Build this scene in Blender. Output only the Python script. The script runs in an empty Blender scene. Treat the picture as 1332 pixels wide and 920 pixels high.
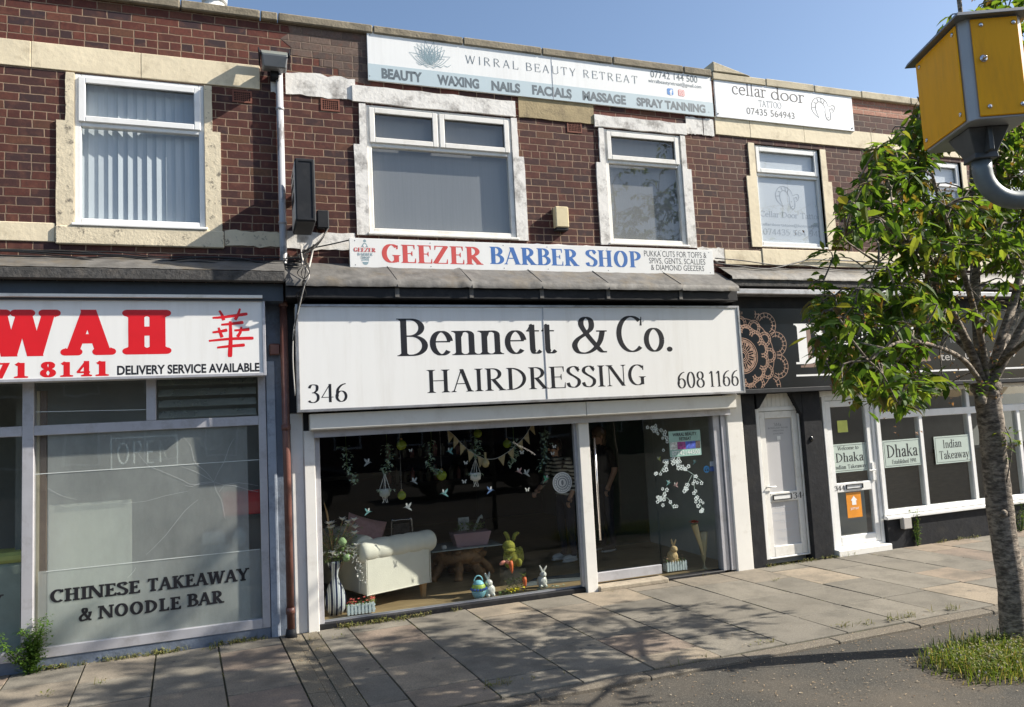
import bpy, bmesh, math, random
from mathutils import Vector, Matrix
PI = math.pi
sc = bpy.context.scene
COL = sc.collection
rnd = random.Random(7)

# ---------------------------------------------------------------- camera, sky, sun, exposure
YAW, PITCH, ROLL, FOC = math.radians(19.952), math.radians(5.030), math.radians(-2.944), 959.4
CAM_D, CAM_H = 7.9, 2.02
CAMROT = Matrix.Rotation(-YAW, 3, 'Z') @ Matrix.Rotation(PI/2+PITCH, 3, 'X') @ Matrix.Rotation(ROLL, 3, 'Z')
cam = bpy.data.cameras.new('camera')
cam.sensor_width = 36; cam.lens = 36*FOC/1332; cam.clip_start = .05; cam.clip_end = 3000
camo = bpy.data.objects.new('camera', cam); COL.objects.link(camo)
camo.matrix_world = Matrix.Translation((0, -CAM_D, CAM_H)) @ CAMROT.to_4x4()
sc.camera = camo

SUN_AZ, SUN_EL = math.radians(72.5), math.radians(35)   # azimuth to the right of the facade's normal
world = bpy.data.worlds.new('World'); sc.world = world; world.use_nodes = True
wn = world.node_tree.nodes
sky = wn.new('ShaderNodeTexSky'); sky.sky_type = 'NISHITA'; sky.sun_disc = False
sky.sun_elevation = SUN_EL; sky.sun_rotation = PI-SUN_AZ
sky.air_density = 1.0; sky.dust_density = 1.2; sky.ozone_density = 1.6
world.node_tree.links.new(sky.outputs[0], wn['Background'].inputs[0])
wn['Background'].inputs[1].default_value = .098
sun = bpy.data.lights.new('sun', 'SUN'); sun.energy = 5.0; sun.angle = math.radians(.53); sun.color = (1, .93, .82)
suno = bpy.data.objects.new('sun', sun); COL.objects.link(suno)
to_sun = Vector((math.sin(SUN_AZ)*math.cos(SUN_EL), -math.cos(SUN_AZ)*math.cos(SUN_EL), math.sin(SUN_EL)))
suno.rotation_euler = to_sun.to_track_quat('Z', 'Y').to_euler(); suno.location = (20, -20, 30)
sc.view_settings.view_transform = 'Standard'; sc.view_settings.look = 'None'
sc.view_settings.exposure = .92; sc.view_settings.gamma = 1; sc.view_settings.use_curve_mapping = False
sc.cycles.max_bounces = 8; sc.cycles.transparent_max_bounces = 16; sc.cycles.caustics_reflective = False

# ---------------------------------------------------------------- measuring: from a spot in the photo to the place
def _ray(px, py): return CAMROT @ Vector(((px-666)/FOC, -(py-460)/FOC, -1))
def P(px, py, y=0.0):
    r = _ray(px, py); t = (y+CAM_D)/r.y
    return Vector((r.x*t, y, CAM_H+r.z*t))
def G(px, py, z=0.0):
    r = _ray(px, py); t = (z-CAM_H)/r.z
    return Vector((r.x*t, -CAM_D+r.y*t, z))
def rect(a, b, y=0.0):
    p, q = P(*a, y), P(*b, y)
    return min(p.x, q.x), max(p.x, q.x), min(p.z, q.z), max(p.z, q.z)

# ---------------------------------------------------------------- mesh building
class MB:
    def __init__(s): s.v = []; s.f = []; s.m = []; s.cur = 0
    def add(s, vs, fs):
        b = len(s.v); s.v += [tuple(v) for v in vs]
        for f in fs: s.f.append([i+b for i in f]); s.m.append(s.cur)
        return s
    def box(s, x0, x1, y0, y1, z0, z1):
        v = [(x, y, z) for x in (x0, x1) for y in (y0, y1) for z in (z0, z1)]
        return s.add(v, [(0, 1, 3, 2), (4, 6, 7, 5), (0, 4, 5, 1), (2, 3, 7, 6), (0, 2, 6, 4), (1, 5, 7, 3)])
    def hexa(s, a, b):                              # two matching quads, a = near face, b = far face
        return s.add(list(a)+list(b), [(0, 1, 2, 3), (7, 6, 5, 4), (0, 4, 5, 1), (1, 5, 6, 2), (2, 6, 7, 3), (3, 7, 4, 0)])
    def prism(s, poly, y0, y1):                     # outline in x, z pushed from y0 to y1
        n = len(poly)
        s.add([(x, y0, z) for x, z in poly]+[(x, y1, z) for x, z in poly],
              [list(range(n))]+[list(range(2*n-1, n-1, -1))]+[[i, i+n, (i+1) % n+n, (i+1) % n] for i in range(n)])
        return s
    def xprism(s, poly, x0, x1):                    # outline in y, z pushed along x
        n = len(poly)
        s.add([(x0, y, z) for y, z in poly]+[(x1, y, z) for y, z in poly],
              [list(range(n-1, -1, -1))]+[list(range(n, 2*n))]+[[(i+1) % n, (i+1) % n+n, i+n, i] for i in range(n)])
        return s
    def ring(s, x0, x1, z0, z1, w, y0, y1, wt=None, wb=None):
        wt = w if wt is None else wt; wb = w if wb is None else wb
        s.box(x0, x0+w, y0, y1, z0, z1); s.box(x1-w, x1, y0, y1, z0, z1)
        s.box(x0+w, x1-w, y0, y1, z1-wt, z1); s.box(x0+w, x1-w, y0, y1, z0, z0+wb)
        return s
    def tube(s, pts, r, n=8, cap=True):
        pts = [Vector(p) for p in pts]; rs = r if isinstance(r, (list, tuple)) else [r]*len(pts)
        vs, fs = [], []; up = Vector((.31, .22, .93)); ref = None
        for i, p in enumerate(pts):
            d = (pts[min(i+1, len(pts)-1)]-pts[max(i-1, 0)])
            d = d.normalized() if d.length > 1e-9 else Vector((0, 0, 1))
            if ref is None:
                ref = up if abs(d.dot(up)) < .9 else Vector((1, 0, 0))
            a = (ref-d*ref.dot(d)).normalized(); b = d.cross(a); ref = a
            for k in range(n):
                t = 2*PI*k/n; vs.append(p+(a*math.cos(t)+b*math.sin(t))*rs[i])
        for i in range(len(pts)-1):
            for k in range(n):
                fs.append((i*n+k, i*n+(k+1) % n, (i+1)*n+(k+1) % n, (i+1)*n+k))
        if cap:
            fs.append(list(range(n-1, -1, -1))); fs.append(list(range((len(pts)-1)*n, len(pts)*n)))
        return s.add(vs, fs)
    def lathe(s, prof, c=(0, 0, 0), n=20, sx=1, sy=1):
        vs, fs = [], []; m = len(prof)
        for r, z in prof:
            for k in range(n):
                t = 2*PI*k/n; vs.append((c[0]+r*sx*math.cos(t), c[1]+r*sy*math.sin(t), c[2]+z))
        for i in range(m-1):
            for k in range(n): fs.append((i*n+k, i*n+(k+1) % n, (i+1)*n+(k+1) % n, (i+1)*n+k))
        if prof[0][0] > 1e-4: fs.append(list(range(n-1, -1, -1)))
        if prof[-1][0] > 1e-4: fs.append(list(range((m-1)*n, m*n)))
        return s.add(vs, fs)
    def ball(s, c, rx, ry=None, rz=None, n=12, rot=None, bump=0, seed=0):
        ry = ry or rx; rz = rz or rx; rr = random.Random(seed); vs, fs = [], []; m = max(6, n//2+2)
        for i in range(m+1):
            ph = PI*i/m
            for k in range(n):
                t = 2*PI*k/n; q = 1+bump*(rr.random()-.5)
                v = Vector((rx*q*math.sin(ph)*math.cos(t), ry*q*math.sin(ph)*math.sin(t), -rz*q*math.cos(ph)))
                if rot: v = rot @ v
                vs.append(v+Vector(c))
        for i in range(m):
            for k in range(n): fs.append((i*n+k, i*n+(k+1) % n, (i+1)*n+(k+1) % n, (i+1)*n+k))
        return s.add(vs, fs)
    def flat(s, polys, y, dy=-.000012):              # polygons in x, z on a plane facing the street
        for i, p in enumerate(polys):
            a = sum(p[j][0]*p[(j+1) % len(p)][1]-p[(j+1) % len(p)][0]*p[j][1] for j in range(len(p)))
            q = p if a > 0 else p[::-1]
            s.add([(x, y+dy*(i % 40), z) for x, z in q], [list(range(len(q)))])
        return s
    def build(s, name, mats, parent=None, smooth=False, bevel=0, tri=None):
        me = bpy.data.meshes.new(name)
        if not isinstance(mats, (list, tuple)): mats = [mats]
        off = Vector((0, 0, 0))
        if parent is not None: off = ORG[parent.name]
        elif s.v:
            xs, ys, zs = zip(*s.v); off = Vector(((min(xs)+max(xs))/2, (min(ys)+max(ys))/2, min(zs)))
        me.from_pydata([(v[0]-off.x, v[1]-off.y, v[2]-off.z) for v in s.v], [], s.f)
        for m in mats: me.materials.append(m)
        me.polygons.foreach_set('material_index', s.m)
        if smooth: me.polygons.foreach_set('use_smooth', [True]*len(me.polygons))
        if bevel:
            bm = bmesh.new(); bm.from_mesh(me)
            bmesh.ops.bevel(bm, geom=[e for e in bm.edges if len(e.link_faces) == 2 and e.calc_face_angle(0) > .5], offset=bevel, segments=1, affect='EDGES', clamp_overlap=True)
            bm.to_mesh(me); bm.free()
        me.validate(); me.update()
        o = bpy.data.objects.new(name, me); COL.objects.link(o)
        if parent is not None: o.parent = parent; ORG[o.name] = off.copy()
        else: o.location = off; ORG[o.name] = off.copy()
        return o
ORG = {}
def tag(o, label, cat, group=None, kind=None):
    if label: o['label'] = label
    if cat: o['category'] = cat
    if group: o['group'] = group
    if kind: o['kind'] = kind
    return o
def thing(name, loc, label, cat, group=None):
    o = bpy.data.objects.new(name, None); COL.objects.link(o); o.location = loc; ORG[o.name] = Vector(loc)
    o.empty_display_size = .1
    return tag(o, label, cat, group)
def struct(o): o['kind'] = 'structure'; return o
def stuff(o): o['kind'] = 'stuff'; return o
def copy_tree(o, parent=None):
    c = o.copy(); COL.objects.link(c)
    if parent is not None: c.parent = parent
    for ch in [x for x in COL.objects if x.parent == o]: copy_tree(ch, c)
    return c

# ---------------------------------------------------------------- materials
def newmat(name):
    m = bpy.data.materials.new(name); m.use_nodes = True
    nt = m.node_tree; return m, nt, nt.nodes, nt.links, nt.nodes['Principled BSDF']
def _coord(N, L, scale=(1, 1, 1)):
    g = N.new('ShaderNodeNewGeometry'); mp = N.new('ShaderNodeMapping'); mp.inputs['Scale'].default_value = scale
    L.new(g.outputs['Position'], mp.inputs['Vector']); return mp.outputs[0]
def _noise(N, L, vec, scale, detail=4, rough=.6):
    n = N.new('ShaderNodeTexNoise'); n.inputs['Scale'].default_value = scale; n.inputs['Detail'].default_value = detail
    n.inputs['Roughness'].default_value = rough; L.new(vec, n.inputs['Vector']); return n.outputs['Fac']
def _ramp(N, L, fac, stops, interp='LINEAR'):
    r = N.new('ShaderNodeValToRGB'); r.color_ramp.interpolation = interp
    e = r.color_ramp.elements
    while len(e) < len(stops): e.new(.5)
    for el, (p, c) in zip(e, stops):
        el.position = p; el.color = (c, c, c, 1) if isinstance(c, (int, float)) else (*c, 1)
    L.new(fac, r.inputs['Fac']); return r.outputs['Color']
def _mix(N, L, fac, a, b, mode='MIX'):
    m = N.new('ShaderNodeMix'); m.data_type = 'RGBA'; m.blend_type = mode
    for i, v in ((0, fac), (6, a), (7, b)):
        if isinstance(v, (int, float)): m.inputs[i].default_value = v
        elif isinstance(v, tuple): m.inputs[i].default_value = (*v, 1)
        else: L.new(v, m.inputs[i])
    return m.outputs[2]
def _math(N, L, op, a, b=0.0, c=None):
    m = N.new('ShaderNodeMath'); m.operation = op
    for i, v in enumerate((a, b, c)):
        if v is None: continue
        if isinstance(v, (int, float)): m.inputs[i].default_value = v
        else: L.new(v, m.inputs[i])
    return m.outputs[0]
def _bump(N, L, bs, h, strength=.3, dist=.01):
    b = N.new('ShaderNodeBump'); b.inputs['Strength'].default_value = strength; b.inputs['Distance'].default_value = dist
    L.new(h, b.inputs['Height']); L.new(b.outputs[0], bs.inputs['Normal'])

def mat(name, col, rough=.6, metal=0, var=.12, scale=6, stretch=(1, 1, 1), bump=0, bscale=60, dirt=None, dirt_amt=.5, dscale=3, spec=.5, dlo=.5, dhi=.7):
    m, nt, N, L, bs = newmat(name)
    v = _coord(N, L, stretch)
    n = _noise(N, L, v, scale)
    a = tuple(max(0, c*(1-var)) for c in col); b = tuple(min(1, c*(1+var)) for c in col)
    c = _mix(N, L, _ramp(N, L, n, [(.3, 0.), (.7, 1.)]), a, b)
    if dirt:
        d = _ramp(N, L, _noise(N, L, v, dscale, 8, .7), [(dlo, 0.), (dhi, dirt_amt)])
        c = _mix(N, L, d, c, dirt)
    L.new(c, bs.inputs['Base Color']); bs.inputs['Roughness'].default_value = rough; bs.inputs['Metallic'].default_value = metal
    bs.inputs['Specular IOR Level'].default_value = spec
    if bump: _bump(N, L, bs, _noise(N, L, v, bscale, 5), bump, .01)
    return m

def brick_mat(name, z0, phase, ramp, mortar, seed=0, header=True):
    m, nt, N, L, bs = newmat(name)
    g = N.new('ShaderNodeNewGeometry'); sp = N.new('ShaderNodeSeparateXYZ')
    nz = N.new('ShaderNodeTexNoise'); nz.inputs['Scale'].default_value = 9; nz.inputs['Detail'].default_value = 3
    L.new(g.outputs['Position'], nz.inputs['Vector'])
    wob = N.new('ShaderNodeVectorMath'); wob.operation = 'MULTIPLY_ADD'; wob.inputs[1].default_value = (.018, .012, .014)
    L.new(nz.outputs['Color'], wob.inputs[0]); L.new(g.outputs['Position'], wob.inputs[2])
    L.new(wob.outputs[0], sp.inputs[0])
    RH, BW = .0842, .2170
    v = _math(N, L, 'DIVIDE', _math(N, L, 'SUBTRACT', sp.outputs[2], z0), RH)
    row = _math(N, L, 'FLOOR', v); fv = _math(N, L, 'FRACT', v)
    if header:
        mod = _math(N, L, 'MODULO', _math(N, L, 'ADD', row, 600+phase), 6.0)
        ish = _math(N, L, 'COMPARE', mod, 0.0, .1)
    else: ish = _math(N, L, 'MULTIPLY', row, 0.0)
    w = _math(N, L, 'MULTIPLY_ADD', ish, -BW/2, BW)
    jn = N.new('ShaderNodeTexWhiteNoise'); jn.noise_dimensions = '1D'; L.new(row, jn.inputs['W'])
    sh = _math(N, L, 'ADD', _math(N, L, 'MULTIPLY', _math(N, L, 'MODULO', _math(N, L, 'ADD', row, 600), 2.0), .5), _math(N, L, 'MULTIPLY', jn.outputs['Value'], .16))
    u = _math(N, L, 'ADD', _math(N, L, 'DIVIDE', sp.outputs[0], w), sh)
    col = _math(N, L, 'FLOOR', u); fu = _math(N, L, 'FRACT', u)
    eu = _math(N, L, 'MULTIPLY', _math(N, L, 'MINIMUM', fu, _math(N, L, 'SUBTRACT', 1.0, fu)), w)
    ev = _math(N, L, 'MULTIPLY', _math(N, L, 'MINIMUM', fv, _math(N, L, 'SUBTRACT', 1.0, fv)), RH)
    e = _math(N, L, 'MINIMUM', eu, ev)
    mr = N.new('ShaderNodeMapRange'); mr.interpolation_type = 'SMOOTHSTEP'; L.new(e, mr.inputs[0])
    mr.inputs[1].default_value = .0030; mr.inputs[2].default_value = .0070
    cb = N.new('ShaderNodeCombineXYZ'); L.new(col, cb.inputs[0]); L.new(row, cb.inputs[1]); cb.inputs[2].default_value = seed
    wh = N.new('ShaderNodeTexWhiteNoise'); wh.noise_dimensions = '3D'; L.new(cb.outputs[0], wh.inputs['Vector'])
    bc = _ramp(N, L, wh.outputs['Value'], ramp)
    fine = _noise(N, L, _coord(N, L), 38, 6, .7)
    bc = _mix(N, L, _ramp(N, L, fine, [(.35, 0.), (.7, .6)]), bc, (.045, .026, .024))
    mid_n = _noise(N, L, _coord(N, L), 11, 4, .6); bc = _mix(N, L, _ramp(N, L, mid_n, [(.5, 0.), (.75, .5)]), bc, (.20, .085, .055))
    big = _noise(N, L, _coord(N, L), 1.3, 5, .6)
    bc = _mix(N, L, _ramp(N, L, big, [(.5, 0.), (.8, .35)]), bc, (.05, .04, .038))
    mo = _mix(N, L, _ramp(N, L, fine, [(.3, 0.), (.7, .65)]), mortar, tuple(c*.4 for c in mortar)); mo = _mix(N, L, _ramp(N, L, big, [(.4, .5), (.6, 0.)]), mo, (.12, .085, .065))
    c = _mix(N, L, mr.outputs[0], mo, bc)
    L.new(c, bs.inputs['Base Color']); bs.inputs['Roughness'].default_value = .82; bs.inputs['Specular IOR Level'].default_value = .3
    h = _math(N, L, 'ADD', mr.outputs[0], _math(N, L, 'MULTIPLY', fine, .35))
    _bump(N, L, bs, h, .8, .006)
    return m

def glass_mat(name, tint=(1, 1, 1), dust=0.0, dustcol=(.5, .52, .5), k=.085, rough=0.0, dscale=2.2):
    m, nt, N, L, bs = newmat(name)
    N.remove(bs); out = N['Material Output']
    tr = N.new('ShaderNodeBsdfTransparent'); tr.inputs[0].default_value = (*tint, 1)
    gl = N.new('ShaderNodeBsdfGlossy'); gl.inputs['Roughness'].default_value = rough
    lw = N.new('ShaderNodeLayerWeight')
    f = _math(N, L, 'MULTIPLY_ADD', _math(N, L, 'POWER', lw.outputs['Facing'], 5.0), 1-k, k)
    mx = N.new('ShaderNodeMixShader'); L.new(f, mx.inputs[0]); L.new(tr.outputs[0], mx.inputs[1]); L.new(gl.outputs[0], mx.inputs[2])
    o = mx.outputs[0]
    # old glass is never quite flat
    b = N.new('ShaderNodeBump'); b.inputs['Strength'].default_value = .05; b.inputs['Distance'].default_value = .02
    L.new(_noise(N, L, _coord(N, L), 1.6, 2), b.inputs['Height']); L.new(b.outputs[0], gl.inputs['Normal'])
    if dust:
        df = N.new('ShaderNodeBsdfDiffuse'); df.inputs[0].default_value = (*dustcol, 1)
        tl = N.new('ShaderNodeBsdfTranslucent'); tl.inputs[0].default_value = (*dustcol, 1)
        dm = N.new('ShaderNodeMixShader'); dm.inputs[0].default_value = .3
        L.new(df.outputs[0], dm.inputs[1]); L.new(tl.outputs[0], dm.inputs[2])
        n = _noise(N, L, _coord(N, L, (1, 1, .45)), dscale, 7, .65)
        d = _ramp(N, L, n, [(.25, dust*.6), (.75, min(1., dust*1.35))])
        m2 = N.new('ShaderNodeMixShader'); L.new(d, m2.inputs[0]); L.new(o, m2.inputs[1]); L.new(dm.outputs[0], m2.inputs[2]); o = m2.outputs[0]
    L.new(o, out.inputs[0])
    return m

BRICK_RAMP = [(0, (.045, .03, .036)), (.22, (.06, .028, .028)), (.3, (.10, .030, .022)), (.6, (.135, .036, .026)), (.85, (.165, .05, .034)), (1, (.15, .07, .04))]
BRICK_DARK = [(0, (.05, .028, .030)), (.3, (.07, .027, .024)), (.6, (.095, .030, .023)), (.9, (.125, .042, .030)), (1, (.13, .065, .035))]
M = {}
MORT = (.40, .28, .19)
# ---------------------------------------------------------------- lettering
# Every serif letter is drawn from pen strokes; returns flat polygons in the letter plane.
class Face:
    def __init__(s, K=.13, N=.035, sl=.075, st=.03, pw=1.25, rnd=False, brk=.05):
        s.K, s.N, s.sl, s.st, s.pw, s.rnd, s.brk = K, N, sl, st, pw, rnd, brk

def _smooth(pts, n=10):
    out = []
    for i in range(len(pts)-1):
        p0 = pts[max(i-1, 0)]; p1 = pts[i]; p2 = pts[i+1]; p3 = pts[min(i+2, len(pts)-1)]
        for k in range(n):
            t = k/n
            out.append(tuple(.5*((2*p1[j])+(-p0[j]+p2[j])*t+(2*p0[j]-5*p1[j]+4*p2[j]-p3[j])*t*t+(-p0[j]+3*p1[j]-3*p2[j]+p3[j])*t**3) for j in (0, 1)))
    out.append(pts[-1])
    return out

def _strip(pts, ws):
    L, R = [], []
    for i, p in enumerate(pts):
        a = pts[max(i-1, 0)]; b = pts[min(i+1, len(pts)-1)]
        dx, dy = b[0]-a[0], b[1]-a[1]; l = math.hypot(dx, dy) or 1
        w = ws[i] if isinstance(ws, list) else ws
        L.append((p[0]-dy/l*w/2, p[1]+dx/l*w/2)); R.append((p[0]+dy/l*w/2, p[1]-dx/l*w/2))
    return [[L[i], L[i+1], R[i+1], R[i]] for i in range(len(pts)-1)]

def _disc(x, y, rx, ry=None, n=18):
    ry = ry or rx
    return [[(x+rx*math.cos(2*PI*i/n), y+ry*math.sin(2*PI*i/n)) for i in range(n)]]

def glyph_polys(prims, F):
    out = []
    K, N, sl, st = F.K, F.N, F.sl, F.st
    def wd(pts):
        ws = []
        for i in range(len(pts)):
            a = pts[max(i-1, 0)]; b = pts[min(i+1, len(pts)-1)]
            l = math.hypot(b[0]-a[0], b[1]-a[1]) or 1
            ws.append(N+(K-N)*(abs(b[1]-a[1])/l)**F.pw)
        return ws
    def serif(x, y, up, w, left=True, right=True, slope=0):
        if sl <= 0: return
        s = 1 if up else -1       # the slab lies on the inside of y
        a = x-w/2-(sl if left else 0); b = x+w/2+(sl if right else 0)
        if F.rnd:
            r = st/2
            out.append([(a+r*.2, y), (b-r*.2, y), (b-r*.2, y-s*st), (a+r*.2, y-s*st)])
            out.extend(_disc(a+r*.3, y-s*r, r)); out.extend(_disc(b-r*.3, y-s*r, r))
        else:
            out.append([(a, y), (b, y), (b, y-s*st), (a, y-s*st)])
        bk = F.brk
        if bk > 0:
            if left: out.append([(x-w/2-sl*.6, y-s*st), (x-w/2+.001, y-s*st), (x-w/2+.001, y-s*(st+bk))])
            if right: out.append([(x+w/2+sl*.6, y-s*st), (x+w/2-.001, y-s*st), (x+w/2-.001, y-s*(st+bk))])
    for p in prims:
        k = p[0]
        if k in 'st':                                   # upright: s thick, t thin
            _, x, y0, y1, fl = p; w = K if k == 's' else N
            out.append([(x-w/2, y0), (x+w/2, y0), (x+w/2, y1), (x-w/2, y1)])
            if 'b' in fl: serif(x, y0, False, w)
            if 't' in fl: serif(x, y1, True, w)
            if 'T' in fl: serif(x, y1, True, w, True, False)
            if 'r' in fl: serif(x, y0, False, w, False, True)
        elif k == 'h':
            _, x0, x1, y = p
            out.append([(x0, y-N/2), (x1, y-N/2), (x1, y+N/2), (x0, y+N/2)])
        elif k == 'v':                                  # beak at the end of a bar
            _, x, y, dy = p
            if sl > 0:
                bw = max(N*.9, st*.9)
                out.append([(x, y), (x, y+dy), (x-bw*.55, y+dy), (x-bw*1.6, y)] if not F.rnd else [(x, y), (x, y+dy), (x-bw, y+dy), (x-bw*1.3, y)])
        elif k == 'd':
            _, x0, y0, x1, y1, wk, fl = p; w = K if wk == 'K' else N
            l = math.hypot(x1-x0, y1-y0); hw = w*l/abs(y1-y0)/2
            out.append([(x0-hw, y0), (x0+hw, y0), (x1+hw, y1), (x1-hw, y1)])
            for f, (x, y) in (('0', (x0, y0)), ('1', (x1, y1))):
                if f in fl: serif(x, y, y > .4, 2*hw*.8)
        elif k == 'c':
            q = _smooth(p[1]); ws = wd(q)
            if len(p) > 2: ws = [w*(p[2]+(p[3]-p[2])*i/(len(ws)-1)) for i, w in enumerate(ws)]
            out.extend(_strip(q, ws))
        elif k == 'e':
            _, cx, cy, rx, ry, a0, a1 = p
            n = max(6, int(abs(a1-a0)/7))
            q = [(cx+rx*math.cos(math.radians(a0+(a1-a0)*i/n)), cy+ry*math.sin(math.radians(a0+(a1-a0)*i/n))) for i in range(n+1)]
            out.extend(_strip(q, wd(q)))
        elif k == 'o':
            out.extend(_disc(p[1], p[2], p[3]*(K+.02)))
    return out

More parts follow.
